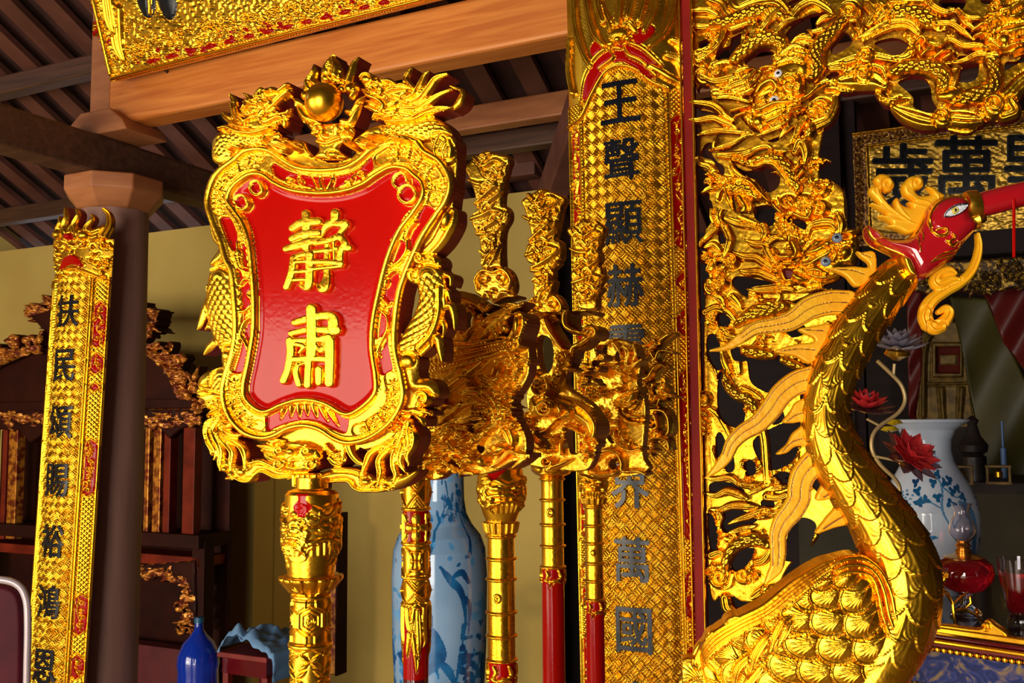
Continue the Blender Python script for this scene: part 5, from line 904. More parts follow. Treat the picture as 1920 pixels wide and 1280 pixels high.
R.ell(1370,580,40,40,0,14,10); many(R, [[(1100,600,14),(1240,640,16),(1320,590,14)],[(1310,700,20),(1360,780,20),(1400,700,24),(1480,690,20),(1555,710,12)],[(1210,1000,40),(1290,970,44),(1350,880,44),(1420,840,40),(1490,880,20)],[(1280,1060,20),(1310,1150,24),(1280,1270,20)],[(1160,800,30),(1220,900,24),(1200,960,20)],[(1060,820,14),(1120,900,20),(1040,960,14)]], h=12, base=7, gr=1)
R.ell(1430,1100,60,60,0,9,4); R.stroke(curl(1430,1100,46,200,1.4,12,1,.2), h=7, base=9); R.stroke([(1450,1160,30),(1520,1180,24),(1590,1190,8)], h=9, base=6)
R.tf(1000, 710, 5.817)
many(R, [[(1170,350,14),(1300,340,26),(1440,350,34),(1500,430,36),(1510,560,36),(1480,610,30)],[(1220,390,14),(1340,390,24),(1370,470,26),(1360,540,20),(1200,560,16)],[(1040,600,16),(1200,600,26),(1400,590,30)],[(1020,640,16),(1200,640,20),(1360,630,16)],[(1290,760,30),(1300,660,34),(1400,640,30),(1490,680,24),(1510,760,24)],[(1060,830,14),(1180,830,24),(1280,780,30),(1360,780,14)],[(1060,700,20),(1150,740,34),(1240,700,20)],[(1150,160,20),(1200,120,30),(1230,200,16)],[(1270,80,16),(1310,180,24),(1280,280,16)],[(1330,260,16),(1380,180,30),(1480,170,30)],[(1380,290,20),(1420,220,30),(1470,240,16)],[(1400,120,20),(1450,130,40),(1500,160,20)],[(1000,450,14),(1120,500,30),(1240,470,24),(1180,400,12)]], h=12, base=6, gr=1)
R.ell(1290,480,50,44,0,8,6); R.ell(1100,570,24,30,0,8,8); R.ell(1150,580,20,26,0,8,8)
clutter(R.tf(), [(1180,700),(1200,730),(1190,770),(1215,800),(1185,820),(1240,720),(1220,840),(1160,720),(1175,850)], 17, 12, 4, 8, 3)
R.noise(.5, 5); R.mesh('carved_head', PW[3], [GOLD_DK, RED_DK], st4, 20)
# ================================================================= CURVED INSCRIBED BOARDS
GROUND = mat('shaded_gilt_ground', (.30, .155, .010), (.42, .22, .015), .34, .9, 30, 0)  # darker gilding: dark reflection between the weave bars put into the colour
def glyph_mesh(ch, size, bold=.03, depth=.004):
    """one painted character as a solid, centred, size in metres"""
    c = bpy.data.curves.new('t', 'FONT'); c.body = ch; c.size = 1.0; c.resolution_u = 6; c.offset = 0.0; c.extrude = .0; c.align_x = 'CENTER'; c.align_y = 'CENTER'
    o = bpy.data.objects.new('t', c); COL.objects.link(o); dg = bpy.context.evaluated_depsgraph_get(); me = bpy.data.meshes.new_from_object(o.evaluated_get(dg)); bpy.data.objects.remove(o)
    bm = bmesh.new(); bm.from_mesh(me); bmesh.ops.remove_doubles(bm, verts=bm.verts, dist=.0005)
    for _ in range(3):
        es = [e for e in bm.edges if e.calc_length() > .10]
        if es: bmesh.ops.subdivide_edges(bm, edges=es, cuts=1); bmesh.ops.triangulate(bm, faces=bm.faces)
    xs = [v.co.x for v in bm.verts]; ys = [v.co.y for v in bm.verts]; cx, cy = (min(xs)+max(xs))/2, (min(ys)+max(ys))/2; s = size/max(max(ys)-min(ys), .6)
    for v in bm.verts: v.co.x = (v.co.x-cx)*s; v.co.y = (v.co.y-cy)*s; v.co.z = 0
    bm.to_mesh(me); b_ = bold*size*.55
    for dx, dy in ((-1, 0), (1, 0), (0, -.8), (0, .8), (.6, .6), (-.6, -.6)):
        k0 = len(bm.verts); bm.from_mesh(me); bm.verts.ensure_lookup_table()
        for v in bm.verts[k0:]: v.co.x += dx*b_; v.co.y += dy*b_
    g = bmesh.ops.extrude_face_region(bm, geom=list(bm.faces))
    for v in [x for x in g['geom'] if isinstance(x, bmesh.types.BMVert)]: v.co.z = depth
    bm.normal_update(); bm.to_mesh(me); bm.free(); return me
def put_glyph(name, ch, size, fn, mats, parent, bold=.03, depth=.004, sx=1.0):
    me = glyph_mesh(ch, size, bold, depth); me.name = name
    n = len(me.vertices); co = np.empty(n*3, np.float32); me.vertices.foreach_get('co', co); co = co.reshape(-1, 3)
    me.vertices.foreach_set('co', fn(co[:, 0]*sx, co[:, 1], co[:, 2]).astype(np.float32).ravel()); me.update()
    o = link(name, me, mats, parent, False); return o
class Board:
    def __init__(s, p1, p2, Y, R, half):
        s.k = Y/F; A = P(p1[0], p1[1], Y); B = P(p2[0], p2[1], Y); s.R = R; s.half = half; s.y1 = p1[1]
        s.ax = (B-A)/np.linalg.norm(B-A); s.C = A+BX*R; s.vs = np.linalg.norm(B-A)/(p2[1]-p1[1]); s.A = A
    def map(s, x, y, h):
        x = np.asarray(x, float)*s.k; f = x/s.R; r = s.R+np.asarray(h, float)*s.k
        return s.C+(np.asarray(y, float)-s.y1)[..., None]*s.vs*s.ax+(r*np.sin(f))[..., None]*AX-(r*np.cos(f))[..., None]*BX
    def glyph(s, ch, y, size, parent, mats, **k):
        def fn(x, yy, z): return s.map(x/s.k, y-yy/s.vs, z/s.k+3.6)
        return put_glyph('painted_character', ch, size, fn, mats, parent, **k)
def weave(R, x0, x1, y0, y1, s=11.0, h=3.0):
    q = (R.X > x0) & (R.X < x1) & (R.Y > y0) & (R.Y < y1); a = (R.X*1.0+R.Y)/s; b = (R.X*1.0-R.Y)/s
    # T-fret: interlocking bars along both diagonals
    ia = np.floor(a/3); ib = np.floor(b/3); par = np.mod(ia+ib, 2); fa = np.mod(a, 1); fb = np.mod(b, 1)
    bar = np.where(par > 0, np.minimum(fa, 1-fa), np.minimum(fb, 1-fb)); end = np.where(par > 0, np.mod(b/3, 1), np.mod(a/3, 1)); e = np.minimum(end, 1-end)
    hh = sstep((bar-.13)/.16)*sstep((e-.03)/.06)*h*(.55+.9*vnoise(R.X/9, R.Y/9)); R.H = np.where(q, hh, R.H); R.M = np.where(q & (hh < .5), 3, R.M)  # gaps between bars get the gilding with shade in its colour
def board(px, name, label, loc, bd, y0, y1, inner, chars, csize, cw, border, arch, par_extra=None, step=1.25, foot=None, ws=7.2):
    half = bd.half*bd.R/bd.k; t = empty(name, label, 'inscribed board', loc)
    R = Rel(-half, y0, half, y1, step); R.SD[:] = 50; weave(R, -inner, inner, y0, y1, ws)
    if foot is None: pass
    hb = 3
    for sg in (-1, 1):
        q = (sg*R.X > inner+4) & (sg*R.X < half-2); a = (R.X+R.Y)/9; b = (R.X-R.Y)/9
        R.H = np.where(q, 1+1.8*np.minimum(1, 3*np.minimum(np.abs(np.mod(a, 1)-.5), np.abs(np.mod(b, 1)-.5))), R.H)
        w = (half-inner-8)/2; xc = sg*(inner+half)/2
        for (ya, yb, kind) in border:
            R.poly([(xc-w, ya+w), (xc-w*.5, ya+w*.35), (xc, ya), (xc+w*.5, ya+w*.35), (xc+w, ya+w), (xc+w, yb-w), (xc+w*.5, yb-w*.35), (xc, yb), (xc-w*.5, yb-w*.35), (xc-w, yb-w)], 0, 2, base=.4, mat=1, mode='in', smooth=False)
            R.stroke([(xc-w, ya+w), (xc-w*.5, ya+w*.35), (xc, ya), (xc+w*.5, ya+w*.35), (xc+w, ya+w), (xc+w, yb-w), (xc+w*.5, yb-w*.35), (xc, yb), (xc-w*.5, yb-w*.35), (xc-w, yb-w)], w=1.6, h=3, base=1, closed=True)
            g = random.Random(int(ya)); y = ya+w*1.2
            pts = [(xc+g.uniform(-.4, .4)*w, yy, 1.6) for yy in np.arange(ya+w*.5, yb-w*.4, w*1.1)]
            if len(pts) > 1: R.stroke(pts, h=3, base=.8)
            while y < yb-w*.8:
                d_ = g.choice((-1, 1)); x = xc+g.uniform(-.3, .3)*w
                if kind == 'leaf':
                    for _ in range(3): a_ = g.uniform(-1.2, 1.2); R.stroke([(x, y, 1.2), (x+d_*w*.4*math.cos(a_), y+w*.5*math.sin(a_)+3, w*.16), (x+d_*w*.8*math.cos(a_), y+w*.9*math.sin(a_)+5, .5)], h=3.2, base=.8)
                else: R.stroke(curl(x, y, w*.42, g.uniform(0, 360), 1.1, w*.12, d_, .2), h=3.2, base=.8)
                y += w*.95
        for xx in (inner, inner+5, half-2.5): R.stroke([(sg*xx, y0), (sg*xx, y1)], w=2.2, h=4, base=1)
    if arch: arch(R, inner, half)
    cbo = R.mesh('curved_board', bd.map, [GOLD, RED, RED_DK, GROUND], t, 0, full=True)
    # thickness: back sheet and side strips of the same curve
    mb = MB(); n = 14; f = np.linspace(-half, half, n); 
    for (ya, yb) in ((y0, y1),):
        Vb = [bd.map(x, np.array(yy), np.array(-14.0)) for yy in (ya, yb) for x in f]; Vf = [bd.map(np.array(x), np.array(yy), np.array(0.0)) for yy in (ya, yb) for x in (-half, half)]
        b0 = len(Vb); Fc = [(i, i+1, n+i+1, n+i) for i in range(n-1)]+[(0, n, b0+2, b0), (n-1, b0+1, b0+3, 2*n-1)]
        mb.add(Vb+Vf, Fc)
    mb.build('board_back', RED_DK, t)
    for ch, y in chars: bd.glyph(ch, y, csize, cbo, BLACK, bold=.032, sx=cw)
    return t
# right-hand board
bd = Board((1163, 190), (1183, 940), 2.75, .31, math.radians(36.5))
def arch_r(R, inner, half):
    q = (R.Y < 175-52*np.cos(np.clip(R.X/inner, -1, 1)*PI/2)); R.H[q] = 1.5; R.M[(R.Y < 240) & (R.H < -1)] = 0
    R.stroke([(-half, 215, 3), (-inner, 205, 3.5), (-60, 168, 3.5), (-30, 132, 3.5), (0, 122, 3.5), (32, 134, 3.5), (60, 160, 3.5), (inner, 175, 3.5)], h=6, base=2)
    R.poly([(-88,165),(-84,140),(-70,115),(-50,92),(-20,80),(10,80),(35,92),(60,110),(74,135),(66,150),(48,148),(30,128),(0,112),(-30,120),(-55,150),(-72,170)], 2, 3, base=2, mat=1, step=4)
    R.poly([(28,66),(45,52),(64,50),(70,62),(52,78),(36,84)], 2, 3, base=2, mat=1); R.poly([(-62,76),(-50,62),(-36,66),(-40,84),(-56,92)], 2, 3, base=2, mat=1)
    many(R, [[(-90,170,3),(-78,128,4),(-50,96,5),(-20,84,5),(6,90,3)],[(10,84,3),(20,104,5),(44,120,5),(70,150,4)],[(-20,84,4),(-10,104,4),(-40,120,4)],[(20,80,3),(48,96,5),(80,130,4)]], h=5, base=3, gr=1)
    many(R, [[(-10,70,8),(-14,40,9),(-24,16,6),(-34,-10,4)],[(10,70,8),(20,44,8),(34,60,5)],[(-30,76,5),(-48,50,9),(-60,10,8),(-66,-30,8),(-62,-60,5)],[(-60,110,4),(-80,70,8),(-96,20,9),(-100,-40,8)],[(50,60,6),(66,20,10),(72,-30,9),(66,-60,6)],[(60,90,5),(90,60,9),(104,10,10),(108,-50,9)],[(40,40,6),(50,0,8),(54,-50,8)],[(90,110,6),(112,120,8),(124,160,5)],[(100,80,5),(116,90,7),(126,120,4)],[(20,30,8),(30,-10,8),(30,-60,8)],[(-30,30,7),(-40,-10,8),(-36,-60,8)],[(-110,150,6),(-120,100,7),(-116,40,6)],[(0,40,8),(4,0,8),(0,-50,8)]], h=8, base=3, gr=3)
    R.ell(2, 62, 20, 14, 0, 8, 4); R.ell(-14, 78, 9, 7, 0, 6, 5); R.ell(20, 74, 8, 6, 0, 6, 5); R.ell(2, 74, 8, 7, 0, 7, 8)
    R.stroke([(60,130,5),(90,150,7),(118,170,6),(124,215,5)], h=6, base=3)
cb = board(0, 'inscribed_board', 'tall curved gilded board with black characters between the staves and the openwork screen', tuple(P(1190, 1280, 2.75)*[1, 1, 0]), bd, -70, 1400, 88,
    [('王', 192), ('聲', 302), ('顯', 424), ('赫', 542), ('靈', 656), ('昭', 770), ('界', 912), ('萬', 1044), ('國', 1170), ('土', 1300)], .122, .86,
    [(222, 478, 'leaf'), (520, 556, 'curl'), (590, 640, 'curl'), (700, 1010, 'curl'), (1060, 1150, 'leaf'), (1190, 1330, 'curl')], arch_r)
# left-hand board
bl = Board((129, 580), (84, 1250), 4.1, .262, math.radians(41))
def arch_l(R, inner, half):
    q = (R.Y < 520-14*np.cos(np.clip(R.X/inner, -1, 1)*PI/2)); R.H[q] = 1.5
    R.stroke([(-half, 530, 2.5), (-30, 510, 3), (0, 500, 3), (30, 508, 3), (half, 530, 2.5)], h=5, base=2); g = random.Random(4)
    for i in range(46): x, y = g.uniform(-half, half), g.uniform(450, 512); R.flame(x, y, x+g.uniform(-16, 16), y+g.uniform(-16, 16), 3.5, .2, 1, 5, 2, 1)
    R.poly([(-30,500),(-20,480),(0,474),(20,482),(26,498),(0,492)], 2, 3, base=3, mat=1)
lb = board(0, 'inscribed_board', 'narrow curved gilded board with black characters on the timber column at far left', tuple(P(135, 1280, 4.1)*[1, 1, 0]), bl, 446, 1400, 47,
    [('扶', 583), ('民', 688), ('頌', 795), ('賜', 905), ('裕', 1018), ('鴻', 1130), ('恩', 1248)], .135, .92,
    [(566, 655, 'leaf'), (665, 705, 'leaf'), (722, 738, 'curl'), (828, 935, 'curl'), (1115, 1190, 'curl'), (1225, 1270, 'leaf')], arch_l, ws=5.2)
R = Rel(-72, 372, 80, 452, 1.1)
many(R, [[(-60,455,12),(-40,440,14),(0,438,16),(40,440,14),(66,430,12)],[(66,440,9),(74,420,8),(72,400,6),(62,388,4)],[(-10,440,9),(-22,420,8),(-18,400,6),(-24,380,2)],[(14,440,9),(6,418,7),(14,398,5),(8,386,1.5)],[(36,442,8),(34,424,7),(44,408,4),(40,398,1)],[(-40,440,9),(-50,420,8),(-42,406,5),(-48,394,2)],[(0,446,9),(-4,426,6),(0,412,2)]], h=9, base=2, gr=2)
R.ell(-36, 432, 10, 9, 0, 8, 8); R.ell(0, 440, 9, 7, 0, 8, 8, mat=1); R.ell(30, 440, 12, 9, 0, 8, 6)
R.mesh('flame_crest', bl.map, [GOLD, RED, RED_DK], lb, 12)

# ================================================================= GILDED NAME BOARD AT THE TOP LEFT
pq = Plane(212, 150, 4.13, YAW, -.33)
t = empty('hanging_name_board', 'large gilded name board with red-flecked border leaning out above the sunlit tie beam', 'name board', tuple(P(212, 150, 4.13)))
R = Rel(100, -60, 860, 170, 1.3)
R.poly([(156,-60),(216,152),(810,2),(860,-10),(860,-60)], 3, 3, base=2, smooth=False, mat=3); R.H += 1.6*vnoise(R.X/5, R.Y/5)
g = random.Random(9)
inside = lambda x, y: (y < 150-(x-212)*.252) and x > 172+y*.28
for i in range(900):
    x, y = g.uniform(170, 850), g.uniform(-40, 150)
    if not inside(x+8, y+8): continue
    d = min(150-(x-212)*.252-y, (x-172-y*.28))
    if d < 60: R.flame(x, y, x+g.uniform(-12, 12), y+g.uniform(-10, 10), 3, .2, 1, 4, 3, 0, 0 if (d > 34 or g.random() < .62) else 1)
    elif g.random() < .4: R.ell(x, y, g.uniform(1, 3), g.uniform(1, 3), 0, 1.5, 3)
R.stroke([(172,-40),(216,148)], w=4, h=6, base=4); R.stroke([(216,146),(850,-14)], w=4, h=6, base=4)
R.stroke([(202,-60),(242,104),(860,-52)], w=2, h=4, base=4) if False else None
many(R, [[(222,20,14),(226,80,12),(236,112,6)],[(205,-20,10),(212,30,12),(218,60,6)]], h=8, base=4, gr=3)
for i in range(14):
    x = 290+i*36; y = 150-(x-212)*.252-17; R.ell(x, y, 11, 4.5, -14, 3, 4, mat=1)
SDq = R.SD
for c, r_ in (((277,-8), (17,42)), ((316,-8), (18,46)), ((300,-34), (44,18))): R.ell(c[0], c[1], r_[0], r_[1], -10, 4, 4, mat=2)
R.stroke([(286,-20),(287,26)], w=3, h=3, base=6)
R.mesh('carved_board', pq, [GOLD, RED, BLACK, GOLD_DK], t, 16, side=3)
mb = MB(); mb.tube([P(292, 118, 4.1), P(310, 132, 4.06), P(322, 142, 4.12)], .006, 8); mb.build('iron_hook', mat('dark_iron', (.05, .05, .06), None, .4, .8), t, True)
# ================================================================= INSCRIBED SIGN BEHIND THE CRANE
ps = Plane(1600, 250, 4.2, YAW, -.12)
SGOLD = mat('dull_gilt_ground', (.42, .24, .03), (.60, .36, .05), .35, .75, 30, .3, 60)
t = empty('hanging_sign', 'horizontal gilt sign with large black characters in a dark frame behind the crane head', 'sign', tuple(P(1600, 450, 4.2)))
R = Rel(1596, 150, 2060, 480, 1.5)
R.poly([(1598,252),(2060,190),(2060,480),(1606,462)], 3, 2, smooth=False); R.M[:] = 1
R.poly([(1624,274),(2060,216),(2060,446),(1630,436)], 0, 2, base=1, mat=0, mode='in', smooth=False)
R.H += np.where(R.M == 0, 1.6*vnoise(R.X/7, R.Y/3.5), 0)
g = random.Random(3)
for i in range(150):
    y = g.uniform(262, 455); x = 1612+g.uniform(-5, 5); R.ell(x, y, 3, 4, 0, 3, 3, mat=1)
for i in range(200):
    x = g.uniform(1605, 2050); y = 263-(x-1612)*.133+g.uniform(-4, 4); R.ell(x, y, 4, 3, 0, 3, 3, mat=1)
R.stroke([(1625,274),(1632,436)], w=2, h=3, base=3, mat=2); R.stroke([(1625,274),(2060,217)], w=2, h=3, base=3, mat=2); R.stroke([(1600,252),(2060,191)], w=2.5, h=4, base=3, mat=2)
SFR = mat('worn_gilt_frame', (.10, .03, .012), (.50, .27, .04), .4, .5, 90, .3, 90, contrast=(.45, .6))
sbo = R.mesh('sign_board', ps, [SGOLD, SFR, GOLD_DK, RED_DK], t, 14)
for ch, x, y, s_ in (('歲', 1692, 328, .27), ('萬', 1812, 316, .28), ('皇', 1935, 302, .28)):
    put_glyph('painted_character', ch, s_, lambda a, b, c, x=x, y=y: ps(x+a/ps.k, y-b/ps.k, c/ps.k+2), BLACK, sbo, bold=.038)
# ================================================================= GILDED CRANE
YC = 1.62
crane = empty('crane_statue', 'gilded crane statue with red face, leaf crest and flame-like mane, standing before the screen', 'crane statue', tuple(P(1560, 1280, YC)*[1, 1, 0]))
PC = Plane(1600, 800, YC, math.radians(8))
def surf(name, rows, mats, parent, closed=True):
    """rows: list of rings of points -> quad surface"""
    A = np.array(rows); n, m = A.shape[:2]; V = A.reshape(-1, 3); i, j = np.meshgrid(np.arange(n-1), np.arange(m if closed else m-1), indexing='ij'); j2 = (j+1) % m
    Q = np.stack([i*m+j, i*m+j2, (i+1)*m+j2, (i+1)*m+j], -1).reshape(-1, 4); return link(name, npmesh(name, V, Q), mats, parent)
# neck: path and half-widths in pixels, feathers overlapping downwards
NK = np.array([(1712,488,22,0),(1690,512,32,0),(1648,562,36,0),(1612,612,38,0),(1582,664,39,0),(1560,712,38,0),(1549,760,37,0),(1553,810,42,0),(1576,865,46,0),(1608,915,49,0),(1640,960,52,0),(1668,1005,56,0),(1690,1050,58,0),(1698,1100,58,2),(1692,1150,56,6),(1672,1200,54,10),(1640,1260,50,16),(1600,1310,40,20)], float)
sp = spl(NK, 1.6); S = np.concatenate([[0], np.cumsum(np.linalg.norm(np.diff(sp[:, :2], axis=0), axis=1))])
rows = []; nt = 150; T = np.gradient(sp[:, :2], axis=0); T /= np.linalg.norm(T, axis=1)[:, None]; k = YC/F
th = np.arange(nt)/nt*2*PI
for i in range(len(sp)):
    x, y, w_, hz = sp[i]; tx, ty = T[i]; nx, ny = -ty, tx     # in-plane normal
    a = th; u = a/(2*PI)*7; L = 84.0; s_ = S[i]; best = np.full(nt, -.5)
    for kk in range(int(s_/L*2)-3, int(s_/L*2)+3):
        s0 = kk*L/2; off = (kk % 2)*.5; du = np.mod(u+off+.5, 1)-.5; ds = (s_-s0)/L      # tip at ds=1
        wd = .62*np.sqrt(np.clip(1-np.clip(ds, 0, 1)**2.6, 0, 1))*np.clip(ds*3+.6, 0, 1); ins = (ds > -.2) & (ds < 1) & (np.abs(du) < wd)
        rib = .55*np.abs(np.sin(PI*7*(du/np.maximum(wd, .05))+ds*3))*(np.abs(du) > .04)+.9*(np.abs(du) < .045)
        edge = np.clip((wd-np.abs(du))/.08, 0, 1); e2 = np.clip((1-ds)/.08, 0, 1)
        v = ds*1.1+rib*.35+.5*(1-np.minimum(edge, e2)*.6); best = np.where(ins, np.maximum(best, v), best)
    f = sstep(np.clip((y-495)/30, 0, 1))*np.clip((1255-y)/60, .2, 1)
    rr = w_*(1+0*a)+best*5.0*f
    c = PC.pt(x, y, 0+hz)
    e1 = PC.pt(x+nx, y+ny, hz)-c; e1 /= np.linalg.norm(e1); rows.append(c+rr[:, None]*k*(np.cos(a)[:, None]*e1+np.sin(a)[:, None]*PC.n*.95))
surf('feathered_neck', rows, GOLD, crane)
# body behind the wing
rows = []
BD = [(1275,1250,20,26),(1310,1235,50,40),(1370,1215,80,60),(1430,1190,105,74),(1490,1165,125,86),(1550,1150,132,92),(1610,1150,128,92),(1660,1170,104,80),(1690,1190,70,60),(1705,1205,20,20)]
for x, y, ry, rz in spl(np.array([(a, b, c, d) for a, b, c, d in BD], float), 6):
    c = PC.pt(x, y+50, -62); rows.append([c+(math.cos(q)*ry*.92*UP+math.sin(q)*rz*.62*PC.n)*k for q in np.arange(48)/48*2*PI])
surf('body', rows, GOLD_DK, crane)
mb = MB(); 
for px in (1540, 1610):
    a0 = PC.pt(px, 1280, -30); mb2 = MB(); mb2.tube([a0, a0*[1, 1, 0]+ZX*.55, a0*[1, 1, 0]+ZX*.06], [.03, .016, .018], 14); mb2.build('leg', GOLD, crane, True)
mb.lathe(PC.pt(1575, 1280, -30)*[1, 1, 0], [(.20, 0), (.22, .02), (.19, .06), (.05, .075)], 30); mb.build('plinth', RED_DK, crane, True)
# wing: dome of overlapping scalloped feathers inside a ribbed leading edge
R = Rel(1280, 1020, 1725, 1345, 1.15); Wk = (1280, 700, 2.206); R.tf(*Wk)
def feather(x, y, r, a=200, ry=1.0, base=5, vein=True, h=9):
    """a rounded scallop with its tip towards angle a (degrees) from (x,y)"""
    t = math.radians(a); c, s_ = math.cos(t), math.sin(t)
    R.ell(x, y, r*1.25, r*ry, a, h, base); R.stroke([(x+r*1.17*math.cos(q)*c-r*.92*ry*math.sin(q)*s_, y+r*1.17*math.cos(q)*s_+r*.92*ry*math.sin(q)*c, 5) for q in np.linspace(-1.9, 1.9, 14)], h=3.2, base='add')
    R.stroke([(x-r*.9*c, y-r*.9*s_, 5), (x+r*.9*c, y+r*.9*s_, 3)], h=2.6, base='add')
    for i in range(-4, 5):
        if i == 0: continue
        b = t+i*.27; R.stroke([(x-r*.7*c, y-r*.7*s_, 2), (x-r*.1*c+r*.4*math.cos(b), y-r*.1*s_+r*.4*math.sin(b), 4), (x+r*.92*math.cos(b), y+r*.92*math.sin(b)*.9, 1.5)], h=2.6, base='add')
R.poly([(40,1180),(100,1080),(200,1010),(330,950),(450,850),(560,770),(700,735),(800,780),(870,880),(900,1000),(880,1150),(850,1260),(800,1420),(100,1420)], 6, 20)
for x, y, r, a in [(60,1250,80,215),(180,1130,84,215),(240,1050,66,210),(110,1340,90,215),(300,1330,90,205),(400,1340,90,200),(520,1340,90,190),(660,1340,90,175),(770,1320,80,160),
    (250,1240,84,205),(340,1200,80,200),(330,1090,70,205),(400,1270,90,195),(530,1270,88,185),(670,1270,84,170),(780,1250,74,155),
    (440,1180,84,190),(560,1190,86,175),(690,1190,84,165),(790,1170,70,140),(420,1080,76,190),(500,1080,82,175),(630,1090,84,160),(760,1090,78,140),
    (400,1000,70,190),(480,980,78,175),(600,985,80,160),(725,990,78,140),(520,900,64,170),(590,885,72,160),(700,895,70,140),(650,820,50,150),(560,840,44,165)]: feather(x, y, r, a, .92, 6)
R.stroke([(60,1190,22),(130,1090,34),(230,1020,34),(340,960,34),(450,870,34),(560,795,28),(640,760,16)], h=8, base=7, gr=5, gd=.4)
for i in range(16): R.stroke([(470+i*9, 900-i*9, 3), (440+i*10, 925-i*7, 4), (400+i*12, 950-i*6, 1)], h=6, base=9, mode='max')
many(R, [[(200,1300,8),(215,1200,18),(260,1150,18),(300,1130,8)],[(270,1210,8),(290,1130,22),(330,1070,20),(370,1040,8)],[(350,1120,8),(370,1060,24),(400,1000,22),(430,980,8)],[(240,1350,8),(260,1260,18),(310,1190,14)],[(380,1100,6),(410,1040,16),(430,1000,8)]], h=10, base=10, gr=3)
for o_, w_ in ((0, 12), (26, 12), (52, 10)):
    R.stroke([(600+o_*.2,775+o_*.9,w_*.7),(660,750+o_,w_),(730-o_*.1,752+o_,w_),(790-o_*.6,800+o_*.5,w_),(830-o_,880,w_),(850-o_,980,w_),(880-o_,1070,w_),(872-o_,1150,w_),(845-o_,1230,w_),(800-o_,1400,w_)], h=8, base=9)
dome = 34*np.sqrt(np.clip(1-((R.X-1560)/235)**2*.9-((R.Y-1210)/240)**2*.9, 0, 1))
R.H += dome; R.noise(.5, 5)
R.mesh('scalloped_wing', PC, [GOLD, GOLD_DK], crane, 20)
# breast plumes, tail blade
R = Rel(1630, 1120, 1740, 1345, 1.3); R.tf(*Wk)
many(R, [[(960,950,20),(975,1040,30),(950,1120,20),(900,1170,8)],[(990,880,16),(1000,960,18),(985,1040,6)]], h=10, base=20, gr=2)
R.poly([(860,1180),(865,1300),(850,1400),(740,1400),(760,1270),(820,1220)], 8, 12, base=14)
R.mesh('breast_plume', PC, [GOLD, GOLD_DK], crane, 10)
UMBER = mat('umber_line_paint', (.22, .07, .008), (.30, .10, .012), .5, .3, 9, 0)
# mane: flat gilded flames, incised along the middle
def flame_part(paths=None, poly=None, veins=(), c=None, bx=None, lbl=None):
    tf_ = {'4': TF['4'], '5': TF['5'], '6': TF['6'], 'w': Wk}[c]; R = Rel(bx[0], bx[1], bx[2], bx[3], 1.25); R.tf(*tf_)
    if paths: R.stroke([(x, y, w_) for x, y, w_ in paths], h=5, base=3, prof='flat'); 
    if poly: R.poly(poly, 5, 3.5, base=3, step=4)
    for v in veins: R.stroke(v, h=-2.2, base='add', mode='in', prof='one', mat=1)
    R.noise(.4, 8); R.mesh('mane_flame', lambda x, y, h: PC(x, y, h-4), [GOLD_OR, UMBER], crane, 8, side=0)
def off(path, d):
    a = np.array(path, float); t_ = np.gradient(a[:, :2], axis=0); t_ /= np.linalg.norm(t_, axis=1)[:, None]; return [(x-ty*w_*d, y+tx*w_*d, 4) for (x, y, w_), (tx, ty) in zip(a, t_)]
f1 = [(1420,650,110),(1250,650,110),(1080,700,105),(920,810,85),(760,850,70),(600,880,62),(480,960,50),(350,1045,28),(200,1076,8)]
flame_part(f1, None, [off(f1[:-2], .0), off(f1[:-2], .75), off(f1[:-2], -.75)], '4', (1315, 530, 1640, 670))
flame_part(None, [(1659,210),(1540,203),(1495,195),(1530,245),(1600,300),(1590,340),(1460,330),(1230,345),(1300,372),(1400,420),(1500,510),(1659,420)], [[(1290,355,4),(1450,365,5),(1560,400,4)],[(1530,215,4),(1620,250,5)]], '4', (1540, 465, 1650, 545))
flame_part(None, [(1260,840),(1100,860),(985,885),(1020,920),(1110,960),(1110,1000),(950,1020),(770,1080),(850,1110),(960,1130),(1080,1190),(1180,1100),(1240,950)], [[(820,1080,4),(980,1060,5),(1120,1070,4)],[(1030,890,4),(1200,900,5)]], '4', (1445, 600, 1560, 690))
f4 = [(1080,310,112),(980,330,112),(880,360,105),(760,450,98),(660,590,92),(560,700,82),(430,780,72),(340,870,62),(290,980,52),(210,1080,36),(110,1170,8)]
flame_part(f4, None, [off(f4[:-2], .05), off(f4[:-2], .8), off(f4[:-2], -.8)], '5', (1315, 670, 1550, 905))
flame_part(None, [(990,490),(880,520),(830,600),(765,690),(850,700),(920,690),(925,725),(850,790),(800,880),(710,965),(800,955),(880,900),(1050,880),(1010,640)], [[(800,680,4),(870,630,5),(960,600,4)],[(760,940,4),(840,860,5),(960,820,4)]], '5', (1450, 740, 1540, 860))
f6 = [(1020,-130,100),(920,-60,100),(830,40,92),(800,140,88),(795,220,86),(745,310,84),(680,390,76),(638,490,64),(640,610,60),(630,720,50),(590,790,34),(540,855,6)]
flame_part(f6, None, [off(f6[:-2], .0), off(f6[:-2], .78), off(f6[:-2], -.78)], '6', (1425, 830, 1570, 1100))
flame_part(None, [(600,430),(550,520),(620,520),(640,540),(590,600),(550,660),(620,640),(720,600),(690,480),(650,430)], [[(580,510,3),(630,480,3)],[(580,640,3),(640,600,3),(680,580,2)]], 'w', (1525, 885, 1610, 1005))
